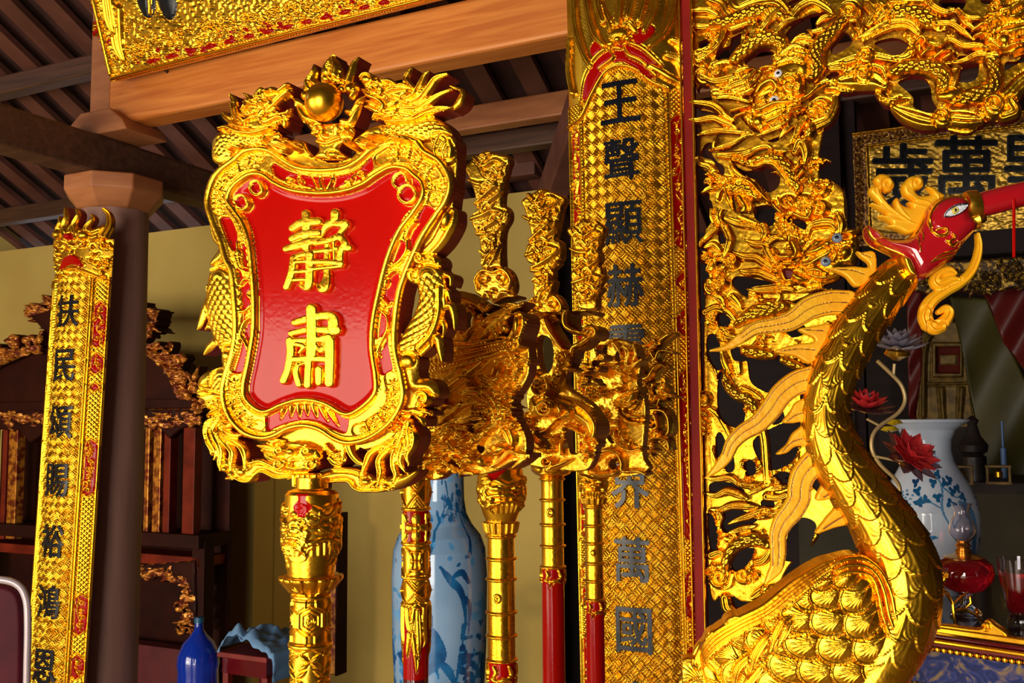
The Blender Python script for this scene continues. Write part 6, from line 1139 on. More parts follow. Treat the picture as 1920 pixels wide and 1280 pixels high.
# head: closed double-sided carving, red with gilded edging
HR = (1560, 300, 4.0)
def solid(name, R, mats, h0=0, mapper=PC):
    SDs = R.SD; H0 = R.H.copy(); e = np.clip(SDs/3.0, 0, 1); f = np.sqrt(1-(1-e)**2)
    R.H = H0*f; a = R.mesh(name, lambda x, y, h: mapper(x, y, h+h0), mats, crane, 0)
    me2 = None; R.H = H0*f
    b = R.mesh(name+'_far_side', lambda x, y, h: mapper(x, y, h0-h), mats, crane, 0); b.data.flip_normals()
    bm = bmesh.new(); bm.from_mesh(a.data); bm.from_mesh(b.data); bm.to_mesh(a.data); bm.free(); bpy.data.objects.remove(b)
    a.data.polygons.foreach_set('use_smooth', np.ones(len(a.data.polygons), bool)); return a
REDH = mat('crane_red_lacquer', (.40, .006, .010), (.44, .008, .014), .10, 0, 9, 0, coat=1.0)
R = Rel(1600, 360, 1850, 545, 1.0); R.tf(*HR)
HEADP = [(235,510),(260,500),(330,530),(400,590),(480,600),(560,590),(620,520),(660,440),(700,370),(760,320),(850,285),(930,280),(990,310),(1010,360),(1020,430),(1060,480),(1060,530),(1010,590),(960,650),(900,740),(830,800),(760,850),(680,900),(610,905),(560,880),(510,800),(470,740),(360,680),(280,640),(235,570)]
R.poly(HEADP, 1, 2, mat=0)
sd = R.sdpoly(spl(R._t(HEADP), 5, True), (slice(None), slice(None))); R.H = np.where(sd > 0, 34*np.sqrt(np.clip(1-(1-np.clip(sd/34, 0, 1))**2, 0, 1)), 0); sd0 = R.SD.copy()
R.poly([(705,480),(710,420),(750,360),(810,320),(890,300),(950,320),(985,370),(1000,450),(1045,500),(1040,540),(990,600),(930,640),(880,640),(830,590),(790,570),(720,540)], 2.5, 8, base='add', mat=0, step=4)
many(R, [[(700,540,5),(690,460,9),(720,390,10),(780,330,9),(860,300,8),(940,300,9),(990,340,10),(1012,420,10),(1040,480,9),(1050,530,9),(990,600,9),(930,650,6)],[(690,560,6),(680,500,9),(700,420,9)],[(560,590,6),(600,560,12),(650,470,12),(680,380,8)],[(240,520,6),(270,600,9),(360,670,10),(470,720,10),(520,750,6)],[(300,610,3),(400,610,6),(520,610,7),(600,590,6)],[(600,560,4),(604,640,6),(610,720,4)],[(630,540,4),(640,600,6),(625,640,3)],[(690,560,10),(740,600,14),(800,590,14),(790,550,10),(730,555,8)],[(800,640,12),(850,670,16),(890,640,8)],[(840,590,10),(860,620,12),(820,640,10)],[(680,800,3),(760,740,8),(880,700,8),(950,660,4)],[(700,790,4),(800,750,9),(900,720,5)],[(760,800,4),(840,750,8),(900,700,4)]], h=3.5, base='add', gr=0, mat=1)
R.SD = np.minimum(R.SD, sd0)
headob = solid('head', R, [REDH, GOLD], 4)
R = Rel(1670, 470, 1730, 545, 1.0); R.tf(*HR)
R.poly([(460,760),(500,735),(555,760),(600,870),(600,910),(560,925),(500,880)], 38, 10, step=4); solid('collar', R, [GOLD, GOLD], 4)
# eye
R = Rel(1745, 385, 1805, 425, .8); R.tf(*HR); R.poly([(778,462),(800,425),(850,392),(905,380),(940,382),(930,410),(880,448),(820,468)], 5, 6, step=3)
EYEY = mat('amber_iris', (.55, .40, .05), (.75, .60, .12), .1, 0, 60, 0, coat=1)
R.ell(852, 424, 30, 26, -25, 3, 6, mat=1); R.ell(850, 426, 9, 12, 0, 1, 9, mat=2)
R.stroke([(776,464),(800,425),(850,390),(905,378),(942,382),(930,412),(880,450),(820,470)], w=3.6, h=3, base=4, closed=True, mat=2)
eye = R.mesh('eye', lambda x, y, h: PC(x, y, h+50), [WHITE, EYEY, BLACK], headob, 14); eye['label'] = 'white almond eye with amber iris'
# beak
def P3(x, y, h=0): return PC.pt(1560+x/4, 300+y/4, h)
mb = MB(); mb.tube([P3(990,360,4), P3(1060,355,4), P3(1150,330,4), P3(1300,290,4), P3(1500,240,4), P3(1900,140,4), P3(2300,60,4)], np.array([23,24,26,26,25,18,3])*k, 20, flat=.9)
mb.build('beak', REDH, crane, True)
mb = MB(); mb.tube([P3(1000,350,4), P3(1040,345,4), P3(1090,335,4)], np.array([27,29,27])*k, 20); mb.build('beak_cuff', GOLD_DK, crane, True)
mb = MB(); mb.tube([P3(1020,470,6), P3(1080,450,6), P3(1120,440,6), P3(1140,470,6)], np.array([12,18,14,4])*k, 14); mb.build('chin_fitting', GOLD_DK, crane, True)
# crest of curled leaves
R = Rel(1620, 320, 1780, 445, 1.1); R.tf(*HR)
R.poly([(640,530),(560,560),(500,535),(400,500),(440,480),(340,425),(400,410),(280,330),(340,330),(275,250),(290,200),(330,195),(310,150),(350,110),(400,112),(440,140),(465,190),(440,235),(400,245),(380,225),(370,250),(420,330),(460,360),(460,310),(485,285),(520,340),(590,360),(560,320),(600,310),(540,270),(520,210),(540,170),(570,135),(620,122),(670,140),(685,185),(665,215),(620,235),(650,270),(720,270),(740,250),(705,205),(760,210),(800,240),(845,275),(780,320),(720,380),(680,460)], 8, 7, base=2, step=3)
many(R, [curl(400,190,52,150,1.3,9,1,.2), curl(625,180,44,150,1.3,8,1,.2), [(330,210,6),(350,280,9),(430,370,9),(540,450,8),(620,490,4)],[(300,330,4),(420,400,7),(520,430,4)],[(360,425,4),(460,450,7),(580,480,4)],[(480,310,4),(510,380,8),(580,450,4)],[(560,250,5),(620,300,9),(700,320,8),(740,340,4)],[(570,330,4),(650,350,7),(700,360,4)],[(730,220,4),(780,270,7),(790,300,4)]], h=4, base=9, mode='max')
R.mesh('leaf_crest', lambda x, y, h: PC(x, y, h-2), [GOLD_OR, GOLD_OR], crane, 8)
# wattle scroll hanging from the beak
R = Rel(1715, 425, 1850, 630, 1.1); R.tf(*HR)
many(R, [[(1090,560,16),(1100,640,24),(1085,740,30),(1040,840,34),(960,920,38),(850,980,44),(750,1050,48),(700,1140,50),(720,1230,50),(780,1250,44)],[(940,900,20),(880,900,40),(800,930,50),(770,900,40),(800,850,36),(870,830,36),(920,850,14)],[(700,1140,44),(690,1180,44),(710,1240,40)],[(780,1250,44),(850,1200,44),(880,1140,34),(850,1110,26),(800,1140,20)],[(740,1240,40),(770,1260,50),(820,1250,40)]], h=8, base=2, gr=2, gd=.3)
R.mesh('beard_scroll', lambda x, y, h: PC(x, y, h+2), [GOLD_OR, GOLD_OR], crane, 9)
# ================================================================= TALL BLUE-AND-WHITE VASE BEHIND THE STAVES
PORC = mat('white_porcelain', (.13, .25, .42), (.22, .36, .55), .12, 0, 3, 0, coat=.3)
COBALT = mat('cobalt_painting', (.004, .045, .16), (.012, .13, .33), .12, 0, 14, 0, coat=.3, contrast=(.35, .6))
COBALT2 = mat('pale_cobalt_wash', (.03, .20, .45), (.12, .32, .60), .12, 0, 10, 0, coat=.3, contrast=(.35, .6))
def vase(px, Y, r, y0, y1, prof, label, paint, gtag=None):
    t = empty('porcelain_vase', label, 'vase', tuple(P(px, 1280, Y)*[1, 1, 0]))
    p = Pole(px, Y, r, y0, y1, 1.5); p.profile(prof); p.R.H[:] = 0; paint(p); p.R.H[:] = 0
    return t, p
g = random.Random(2)
def paint_big(p):
    R = p.R; W = p.W; c = W/2
    def twig(x, y, a, L, w_, d, m=1):
        if d == 0:
            for _ in range(5): b = a+g.uniform(-1.6, 1.6); R.stroke([(x, y, 1), (x+5*math.cos(b), y+5*math.sin(b), 2.6), (x+10*math.cos(b), y+10*math.sin(b), .6)], mat=m)
            return
        x2, y2 = x+L*math.cos(a), y+L*math.sin(a); R.stroke([(x, y, w_), ((x+x2)/2+g.uniform(-3, 3), (y+y2)/2, w_*.8), (x2, y2, w_*.6)], mat=m)
        for _ in range(2): twig(x2, y2, a+g.uniform(-.9, .9), L*.72, w_*.65, d-1, m)
    for x0 in (c-200, c-20, c+60, c+240): twig(x0, 1030, -PI/2+.2, 40, 4, 4); twig(x0+40, 905, PI/2-.3, 30, 3, 3)
    for x0 in (c-30, c-250, c+200):      # pair of birds, one hanging, one perched below
        R.stroke([(x0+30,1050,2),(x0+50,1075,7),(x0+70,1100,6),(x0+78,1150,2.5),(x0+70,1190,1)], mat=1); R.stroke([(x0+52,1070,3),(x0+70,1062,6),(x0+84,1080,4)], mat=1); R.stroke([(x0+66,1100,3),(x0+86,1120,5),(x0+84,1170,1.5)], mat=1)
        R.poly([(x0-6,1195),(x0+8,1160),(x0+22,1158),(x0+40,1190),(x0+38,1215),(x0+14,1235),(x0-14,1250),(x0-50,1300),(x0-60,1300),(x0-30,1230)], 1, 2, mat=1); R.stroke([(x0+10,1165,5),(x0+14,1140,4.5),(x0+6,1128,4),(x0-6,1132,1)], mat=1)
        for i in range(6): R.stroke([(x0+20, 1205, 2), (x0+50+4*i, 1230+9*i, 3.5), (x0+60, 1280+6*i, 1)], mat=1); R.stroke([(x0-10, 1220, 2), (x0-36+3*i, 1250+5*i, 3), (x0-70+9*i, 1300, 1)], mat=1)
        for i in range(26): R.ell(x0+g.uniform(-95, -40), g.uniform(1090, 1300), g.uniform(3, 10), g.uniform(2, 6), g.uniform(0, 90), 1, 0, 2)
        for i in range(16): R.ell(x0+g.uniform(40, 95), g.uniform(1210, 1300), g.uniform(3, 12), g.uniform(2, 7), g.uniform(0, 90), 1, 0, 1)
        for i in range(8): R.ell(x0-30+g.uniform(-16, 16), 1115+g.uniform(-10, 10), 2, 2, 0, 1, 0, 2)
    for i in range(150): x_, y_ = g.uniform(0, W), g.uniform(880, 1050); R.ell(x_, y_, g.uniform(3, 9), g.uniform(2, 5), g.uniform(0, 180), 1, 0, g.choice((1, 2, 2)))
    n = vnoise(R.X/26, R.Y/20)+.0018*(R.Y-1240); n2 = vnoise(R.X/9+7, R.Y/8)*.5+n*.5; R.M = np.where((n2 > .55-.0007*(R.Y-1000)) & (R.Y > 1085) & (R.M == 0) & (abs(np.mod(R.X-c+70, 182)-84) > 34-.12*(R.Y-1085)), 2, R.M); R.M = np.where((n2 > .60-.0006*(R.Y-1000)) & (R.Y > 1150) & (R.M == 2), 1, R.M)
t, p = vase(824, 3.0, 87, 850, 1500, [(850,56),(870,50),(890,45),(940,46),(965,50),(985,60),(1005,76),(1030,85),(1080,88),(1200,86),(1320,80),(1440,70),(1500,62)], 'tall blue-and-white porcelain vase painted with birds, standing behind the first staff', paint_big)
p.R.mesh('painted_body', p.map, [PORC, COBALT, COBALT2], t, 0, full=True)
mb = MB(); c = p.c; zb = c[2]-(1500-1100)*p.k; mb.lathe(np.array([c[0], c[1], 0]), [(.11, 0), (.13, .04), (.09, .1), (62*p.k, zb)], 32); mb.build('foot', PORC, t, True)
mb = MB(); mb.lathe(np.array([c[0], c[1], c[2]+(1100-850)*p.k]), [(.088, 0), (.096, .012), (.10, .016), (.09, .018), (.08, -.01)], 32); mb.build('lip', PORC, t, True)
# ---- vase on the altar at right
def paint_alt(p):
    R = p.R; c = p.W/2
    for x0 in (c-190, c, c+190):
        for s_ in [[(x0+10,880,1.6),(x0+25,910,2),(x0+20,950,2),(x0+34,985,1.4)],[(x0+25,910,1.6),(x0+50,930,1.6),(x0+66,925,1)],[(x0+20,950,1.4),(x0-6,935,1.4),(x0-26,925,1)],[(x0+34,985,1.4),(x0+52,960,1)]]: R.stroke(s_, mat=2)
        for x, y in [(-24,920),(-8,935),(8,905),(22,890),(34,905),(46,920),(60,915),(66,930),(-20,940),(14,930),(36,940),(-30,905),(48,900),(-70,985),(-54,1000),(-80,1010),(-60,1025),(-76,1040),(-50,985)]:
            for q in range(3): a = q*2.1+x; R.ell(x0+x+4*math.cos(a), y+4*math.sin(a), 5.5, 4, a*57, 1, 0, 1)
        for q in range(30): a = q*.6; r_ = q*.55; R.ell(x0+22+r_*math.cos(a), 868+r_*.9*math.sin(a), 2.4, 2, 0, 1, 0, 2 if q % 2 else 1)
        for q in range(46): a = q*.6; r_ = q*.72; R.ell(x0-58+r_*math.cos(a), 938+r_*.7*math.sin(a), 3, 2.2, 0, 1, 0, 2 if q % 3 else 1)
        R.stroke([(x0+56,940,5),(x0+74,950,7),(x0+86,980,7),(x0+84,1030,6),(x0+90,1060,4)], mat=2); R.stroke([(x0-10,985,2),(x0-4,1000,4),(x0+8,1000,2)], mat=2)
        for i in range(9): R.stroke([(x0-60+i*7, 1110, 3), (x0-44+i*8, 1060, 3.5), (x0-30+i*10, 1030+abs(i-4)*3, 1)], mat=1 if i % 2 else 2)
t, p = vase(1750, 2.4, 85, 794, 1108, [(794,73),(797,72),(800,66),(812,50),(830,42),(850,41),(870,45),(890,56),(910,68),(935,79),(960,84),(990,85),(1030,81),(1075,68),(1100,56),(1108,54)], 'white porcelain vase with flared mouth and blue leaf painting, on the altar behind the crane', paint_alt)
PORC2 = mat('bluish_porcelain', (.55, .66, .86), (.64, .75, .92), .10, 0, 3, 0, coat=.6)
p.R.mesh('painted_body', p.map, [PORC2, COBALT, COBALT2], t, 0, full=True); ZT = p.c[2]-(1108-1100)*p.k
mb = MB(); c = p.c; mb.lathe(np.array([c[0], c[1], c[2]+(1100-796)*p.k]), [(73*p.k, -.001), (74*p.k, .003), (72*p.k, .005), (50*p.k, -.02)], 32); mb.build('lip', PORC2, t, True)

# ================================================================= ALTAR TABLE, LAMP, GLASSES
YW2 = math.radians(44); A2 = np.array([math.cos(YW2), -math.sin(YW2), 0]); B2 = np.array([math.sin(YW2), math.cos(YW2), 0])
P2 = Plane(1740, 1180, 1.98, YW2)
o = P2.pt(1712, 1180); ztop = o[2]
alt = empty('altar_table', 'altar table with gilded mouldings and a blue painted frieze, lower right beside the crane', 'altar table', tuple(o*[1, 1, 0]))
TOPM = mat('dark_table_lacquer', (.03, .01, .012), (.05, .016, .018), .18, 0, 9, 0, coat=.4)
mb = MB(); mb.box(o+A2*.6+B2*.40+ZX*-.004, 1.6, .80, .022, A2, B2); mb.build('table_top', TOPM, alt)
for nm, dz, dy, hh, rr, m in (('gilded_moulding', .008, 0, .013, .02, GOLD), ('red_fillet', -.004, -.004, .008, .02, REDPOLE), ('gilded_moulding', -.013, -.006, .009, .03, GOLD), ('red_fillet', -.021, -.003, .008, .02, RED_DK)):
    mb = MB(); mb.box(o+A2*.7+B2*dy+ZX*dz, 1.48, rr, hh, A2, B2); mb.build(nm, m, alt, bevel=.003)
mb = MB()
for i in range(62): c = o+A2*(.0+i*.0125)-B2*.006+ZX*-.031; mb.lathe(c-ZX*.0055, [(.0005, 0), (.0048, .0015), (.006, .0055), (.0048, .0095), (.0005, .011)], 10)
mb.build('bead_row', GOLD, alt, True)
FRZ, nt, b = newmat('blue_painted_frieze'); L = nt.links; tc = N(nt, 'ShaderNodeTexCoord'); vo = N(nt, 'ShaderNodeTexNoise', Scale=22.0, Detail=5.0, Distortion=2.5); L.new(tc.outputs['Object'], vo.inputs['Vector']); rp = N(nt, 'ShaderNodeValToRGB'); e = rp.color_ramp.elements
e[0].position = .40; e[0].color = (.004, .012, .09, 1); e[1].position = .66; e[1].color = (.26, .17, .06, 1); x = e.new(.50); x.color = (.015, .03, .17, 1); x = e.new(.56); x.color = (.09, .07, .13, 1); L.new(vo.outputs[0], rp.inputs[0]); L.new(rp.outputs[0], b.inputs['Base Color']); b.inputs['Roughness'].default_value = .5; b.inputs['Specular IOR Level'].default_value = .25
mb = MB(); mb.box(o+A2*.7+B2*.006+ZX*-.070, 1.46, .012, .066, A2, B2); mb.build('painted_frieze', FRZ, alt)
mb = MB()
for i in range(70): c = o+A2*(-.005+i*.0125)-B2*.006+ZX*-.110; mb.tube([c-A2*.007+ZX*.006, c+A2*.007-ZX*.006], .0052, 8)
mb.build('rope_moulding', GOLD, alt, True)
mb = MB(); mb.box(o+A2*.7+B2*.03-ZX*.2, 1.4, .02, .16, A2, B2); mb.build('apron', REDPOLE, alt)
for da, db in ((-.1, .06), (1.3, .06), (-.1, .74), (1.3, .74)): c = (o+A2*da+B2*db); mb = MB(); mb.box(np.array([c[0], c[1], (ztop-.02)/2]), .07, .07, ztop-.02, A2, B2); mb.build('leg', RED_DK, alt)
mb = MB(); q = P2.pt(1850, 1180); R = Rel(1720, 1150, 1890, 1195, 1.2)
R.poly([(1724,1190),(1728,1170),(1760,1168),(1840,1176),(1850,1160),(1866,1168),(1884,1194)], 5, 4, step=3); R.stroke(curl(1852,1174,8,200,1.2,2.5,1), h=4, base=4); R.mesh('scroll_cresting', lambda x, y, h: P2(x, y, h), [GOLD, GOLD], alt, 8)
vb = P(1750, 1108, 2.4); va, vbb = vb@AX, vb@BX
DKALT = mat('smoky_altar_lacquer', (.018, .010, .008), (.022, .011, .008), .5, 0, 6, 0, spec=.2)
OLIVE = mat('olive_dark_cloth', (.035, .028, .010), (.060, .045, .016), .7, 0, 5, 0)
sh = empty('stepped_shelf', 'dark olive-clothed shelf step behind the right vase', 'shelf', tuple(AB(va+.7, vbb+1.0, 0)))
zs = P(1880, 905, 3.6)[2]; mb = MB(); mb.box(AB(P(1880, 905, 3.6)@AX, P(1880, 905, 3.6)@BX+.3, zs-.02), 1.6, .6, .04); mb.build('shelf_top', DKALT, sh)
mb = MB(); mb.box(AB(P(1880, 905, 3.6)@AX, P(1880, 905, 3.6)@BX+.32, (zs-.04)/2), 1.5, .56, zs-.04); mb.build('cloth_front', OLIVE, sh)
# oil lamp
GLASS, nt, b = newmat('clear_glass'); b.inputs['Transmission Weight'].default_value = 1; b.inputs['Roughness'].default_value = .02; b.inputs['IOR'].default_value = 1.45; b.inputs['Base Color'].default_value = (.92, .88, .95, 1)
REDGL, nt, b = newmat('red_glass'); b.inputs['Transmission Weight'].default_value = .75; b.inputs['Roughness'].default_value = .04; b.inputs['Base Color'].default_value = (.55, .01, .02, 1); b.inputs['Coat Weight'].default_value = .8
BRASS = mat('brass', (.75, .42, .12), (.85, .50, .16), .25, 1, 20, .05, 60)
PL = P(1812, 1160, 2.1); kl = 2.1/F; PL[2] = ztop+.008; lz = lambda y: (1160-y)*kl
lamp = empty('oil_lamp', 'glass oil lamp with red bowl and clear chimney before the right vase', 'oil lamp', tuple(PL))
def turn(nm, c, pr, kk, y0, m, par, n=32, sm=True):
    mb = MB(); mb.lathe(c, [(max(r, .05)*kk, (y0-y)*kk) for r, y in pr], n); return mb.build(nm, m, par, sm)
turn('glass_foot', PL, [(26,1160),(28,1156),(22,1148),(10,1140),(8,1128),(14,1118)], kl, 1160, GLASS, lamp)
turn('red_bowl', PL, [(12,1120),(34,1112),(48,1095),(52,1080),(48,1066),(36,1056),(20,1052),(12,1050)], kl, 1160, REDGL, lamp)
turn('brass_collar', PL, [(34,1057),(36,1054),(20,1050),(13,1046),(15,1042),(10,1038),(14,1034),(10,1028),(14,1024)], kl, 1160, BRASS, lamp)
turn('glass_chimney', PL, [(12,1026),(22,1015),(25,1004),(20,990),(13,978),(13,968),(19,956),(18,956),(12,968),(12,978),(19,990),(24,1004),(21,1014),(11,1025)], kl, 1160, GLASS, lamp)
def wineglass(px, Y, label, s=1.0):
    c = P(px, 1190, Y); c[2] = ztop+.008; kk = Y/F*s; t = empty('red_glass_cup', label, 'glass cup', tuple(c))
    turn('glass_base', c, [(22,1190),(24,1186),(22,1172),(18,1166),(24,1162)], kk, 1190, GLASS, t)
    turn('red_drink', c, [(16,1163),(24,1150),(30,1110),(32,1090),(0,1090)], kk, 1190, REDGL, t)
    turn('glass_bowl', c, [(18,1164),(26,1150),(32,1110),(36,1066),(35,1066),(31,1110),(25,1149),(15,1160)], kk, 1190, GLASS, t)
wineglass(1916, 1.98, 'clear footed cup filled with red, at the right edge on the altar')
# gilded sprig beside the lamp
t = empty('gilded_sprig', 'small gilded leafy sprig standing on the altar table below the lamp', 'ornament', tuple(P(1795, 1172, 2.02)))
mb = MB(); k2 = 2.02/F; Q = lambda x, y, d=0: P(x, y, 2.02+d)
mb.tube([Q(1792,1172), Q(1788,1150), Q(1786,1130), Q(1776,1110,.01), Q(1768,1104)], [.004, .004, .0035, .003, .001], 8); mb.tube([Q(1788,1146), Q(1806,1142), Q(1822,1148), Q(1836,1158)], [.003, .004, .003, .003], 8); mb.tube([Q(1810,1140), Q(1820,1130), Q(1818,1118), Q(1812,1122)], [.002, .003, .003, .001], 8); mb.build('stems', GOLD, t, True)
for a, b_, c_ in (((1788,1132), (1800,1120), (1816,1108)), ((1786,1134), (1778,1118), (1766,1108)), ((1832,1156), (1842,1164), (1846,1174))): mb = MB(); mb.tube([Q(*a), Q(*b_), Q(*c_)], [.003, .006, .0008], 10, flat=.4); mb.build('leaf', GOLD, t, True)
for x, y in ((1833, 1148), (1830,1144)): mb = MB(); mb.lathe(Q(x, y), [(.0003, -.005), (.005, 0), (.0003, .006)], 10); mb.build('bud', GOLD, t, True)
t = empty('gilded_dragon_finial', 'tiny gilded carved finial between the crane neck and the oil lamp', 'ornament', tuple(P(1755, 1170, 2.1)))
R = Rel(1730, 1060, 1780, 1180, 1.0); R.poly([(1736,1166),(1738,1140),(1734,1110),(1744,1080),(1764,1070),(1778,1078),(1772,1092),(1756,1098),(1752,1130),(1756,1166)], 6, 5); clutter(R, [(1756,1082),(1768,1080),(1746,1100),(1745,1130),(1746,1155)], 12, 5, 4, 5, 4); R.SD = np.maximum(R.SD, -50); R.mesh('carving', Plane(1755, 1100, 2.03), [GOLD_DK, RED_DK], t, 6)
# ---- lotus lamp
LOTW, nt, b = newmat('pale_lilac_petal'); b.inputs['Base Color'].default_value = (.50, .47, .60, 1); b.inputs['Transmission Weight'].default_value = .35; b.inputs['Roughness'].default_value = .15; b.inputs['Alpha'].default_value = .8
LOTR, nt, b = newmat('red_petal'); b.inputs['Base Color'].default_value = (.95, .05, .06, 1); b.inputs['Transmission Weight'].default_value = .25; b.inputs['Roughness'].default_value = .15; b.inputs['Alpha'].default_value = .9
LOTD, nt, b = newmat('smoky_petal'); b.inputs['Base Color'].default_value = (.20, .07, .09, 1); b.inputs['Transmission Weight'].default_value = .4; b.inputs['Roughness'].default_value = .2; b.inputs['Alpha'].default_value = .8
STEMM = mat('cream_enamel_stem', (.70, .52, .22), (.78, .60, .28), .3, .3, 9, 0)
YL = 2.05; kk = YL/F; lot = empty('lotus_lamp', 'lotus lamp with one pale and two red glass flowers on a winding cream stem', 'lotus lamp', tuple(P(1688, 1170, YL)))
mb = MB(); mb.tube([P(x, y, YL) for x, y, _ in spl(np.array([(1645,676,0),(1668,698,0),(1690,722,0),(1697,750,0),(1684,774,0),(1650,798,0),(1636,818,0),(1636,845,0),(1652,872,0),(1680,900,0),(1688,925,0),(1690,1000,0),(1690,1162,0)], float), 5)], 3.6*kk, 10); mb.build('stem', STEMM, lot, True)
for pts_, r_ in (([P(1675, 706, YL), P(1677, 682, YL)], 3), ([P(1650,798,YL), P(1625,785,YL+.01)], 2.5), ([P(1640,855,YL), P(1690,865,YL-.02), P(1705,860,YL)], 2.5)): mb = MB(); mb.tube(pts_, r_*kk, 8); mb.build('branch', STEMM, lot, True)
def lotus(cx, cy, Y, r, ax, rings, holder=True):
    c = P(cx, cy, Y); ax = np.array(ax, float); ax /= np.linalg.norm(ax); u = np.cross(ax, [0, 1, .1]); u /= np.linalg.norm(u); v = np.cross(ax, u); kk = Y/F
    f = empty('flower', None, None, tuple(c)); f.parent = lot; f.location = Vector(c)-lot.location
    if holder: mb = MB(); mb.lathe(c-ax*r*.42*kk, [(.12*r*kk, 0), (.42*r*kk, .2*r*kk), (.36*r*kk, .34*r*kk), (.05*r*kk, .36*r*kk)], 20, axis=ax, ax=u); mb.build('calyx', GOLD_DK, f, True)
    for n, tilt, L, wd, m, off in rings:
        for i in range(n):
            a = 2*PI*(i+off)/n; o_ = u*math.cos(a)+v*math.sin(a); sd = np.cross(ax, o_); rows = []
            for q in np.linspace(0, 1, 9):
                e = tilt+(.75-q)*.5; pos = c+(o_*math.sin(tilt)*q+ax*(math.cos(tilt)*q-.12*math.sin(q*PI)))*L*kk; w_ = wd*kk*math.sin(min(1, q*1.02+.05)*PI)**.7*(.6+.5*q)+.0003
                rows.append([pos+sd*w_*s_+(ax*math.sin(tilt)-o_*math.cos(tilt)*1)*abs(s_)*w_*.35 for s_ in (-1, -.5, 0, .5, 1)])
            A = np.array(rows); n_, m_ = A.shape[:2]; ii, jj = np.meshgrid(np.arange(n_-1), np.arange(m_-1), indexing='ij'); Q_ = np.stack([ii*m_+jj, ii*m_+jj+1, (ii+1)*m_+jj+1, (ii+1)*m_+jj], -1).reshape(-1, 4)
            o2 = link('petal', npmesh('petal', A.reshape(-1, 3), Q_), m, f); so = o2.modifiers.new('thick', 'SOLIDIFY'); so.thickness = .0012
    return f
fl = lotus(1683, 652, YL, 56, (0, -.25, 1), [(11, 1.35, 56, 13, LOTW, 0), (10, 1.05, 50, 14, LOTW, .5), (7, .6, 42, 14, LOTW, .2), (5, .25, 34, 12, LOTW, .1)]); fl['label'] = 'pale lilac flower'
fl = lotus(1622, 765, YL+.05, 48, (.1, -.35, .9), [(10, 1.4, 56, 13, LOTD, 0), (9, .95, 46, 14, LOTR, .5), (7, .5, 38, 13, LOTR, .2), (5, .2, 30, 11, LOTW, .1)], False); fl['label'] = 'red flower, half hidden by the neck'
fl = lotus(1706, 856, YL, 54, (.3, -.75, .6), [(10, 1.45, 62, 14, LOTD, 0), (9, 1.15, 54, 16, LOTR, .5), (7, .65, 44, 16, LOTR, .2), (5, .25, 32, 13, LOTR, .1)]); fl['label'] = 'red flower in front of the vase'
for x, y in ((1668,806),(1676,793)): mb = MB(); mb.lathe(P(x, y, 2.2), [(.0005, -.006), (.02, 0), (.012, .008), (.0005, .009)], 12); tag(mb.build('yellow_blossom', mat('yellow_petal', (.8, .6, .01), (.9, .7, .03), .4)), '%s yellow blossom beside the mouth of the right vase' % ('lower' if y > 800 else 'upper'), 'flower', 'yellow blossoms by the vase mouth')
# ---- far right: throne niche, curtains, small things
YN = 4.6
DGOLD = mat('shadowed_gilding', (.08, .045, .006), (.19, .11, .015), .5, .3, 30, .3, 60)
niche = empty('gilded_throne', 'dim gilded throne with a framed red panel, far behind the lotus lamp', 'throne', tuple(P(1780, 1000, YN)*[1, 1, 0])); PN = Plane(1780, 700, YN)
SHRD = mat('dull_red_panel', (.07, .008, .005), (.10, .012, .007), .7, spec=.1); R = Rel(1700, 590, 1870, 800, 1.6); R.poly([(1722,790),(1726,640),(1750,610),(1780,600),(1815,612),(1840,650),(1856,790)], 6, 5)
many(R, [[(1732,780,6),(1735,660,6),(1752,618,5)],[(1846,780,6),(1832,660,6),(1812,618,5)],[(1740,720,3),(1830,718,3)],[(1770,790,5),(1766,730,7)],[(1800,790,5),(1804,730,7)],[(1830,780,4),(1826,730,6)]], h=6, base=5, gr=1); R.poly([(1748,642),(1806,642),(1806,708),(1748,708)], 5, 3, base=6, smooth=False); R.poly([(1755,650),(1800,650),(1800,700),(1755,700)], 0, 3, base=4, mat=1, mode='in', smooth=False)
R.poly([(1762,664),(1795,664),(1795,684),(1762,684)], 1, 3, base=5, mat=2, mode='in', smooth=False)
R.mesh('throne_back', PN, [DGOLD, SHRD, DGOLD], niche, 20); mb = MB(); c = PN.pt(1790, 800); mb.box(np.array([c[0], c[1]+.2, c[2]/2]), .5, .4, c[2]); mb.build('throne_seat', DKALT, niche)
def drape(nm, pts, Y, m, label, fold=7, amp=10, cat='curtain'):
    xs = [q[0] for q in pts]; ys = [q[1] for q in pts]; R = Rel(min(xs), min(ys), max(xs), max(ys), 2); R.poly(pts, 3, 4, smooth=False); R.H += amp*np.sin((R.X+R.Y*.55)/fold)+amp*.4*np.sin((R.X+R.Y*.3)/fold*.37)
    return tag(R.mesh(nm, Plane(sum(xs)/len(xs), sum(ys)/len(ys), Y), [m, m], None, 4), label, cat)
YCLO = mat('olive_yellow_satin', (.05, .042, .003), (.08, .066, .005), .45, 0, 4, 0); RCLO = mat('red_satin', (.10, .006, .005), (.16, .010, .007), .4, 0, 4, 0); WCLO = mat('pale_gathered_cloth', (.30, .26, .28), (.42, .36, .38), .5, 0, 4, 0)
drape('curtain', [(1780,555),(1850,560),(1890,640),(1925,720),(1990,900),(1990,1000),(1840,1000),(1830,800),(1800,640)], 4.3, YCLO, 'olive yellow curtain falling to the right behind the beard scroll', 26, 6)
drape('curtain', [(1810,520),(1990,500),(1990,760),(1925,700),(1880,640),(1850,560)], 4.1, RCLO, 'red satin swag above the olive curtain at the right edge', 14, 7)
drape('curtain', [(1700,545),(1730,545),(1728,700),(1716,790),(1704,780)], 4.2, RCLO, 'narrow dark red curtain beside the pale lotus flower', 8, 4)
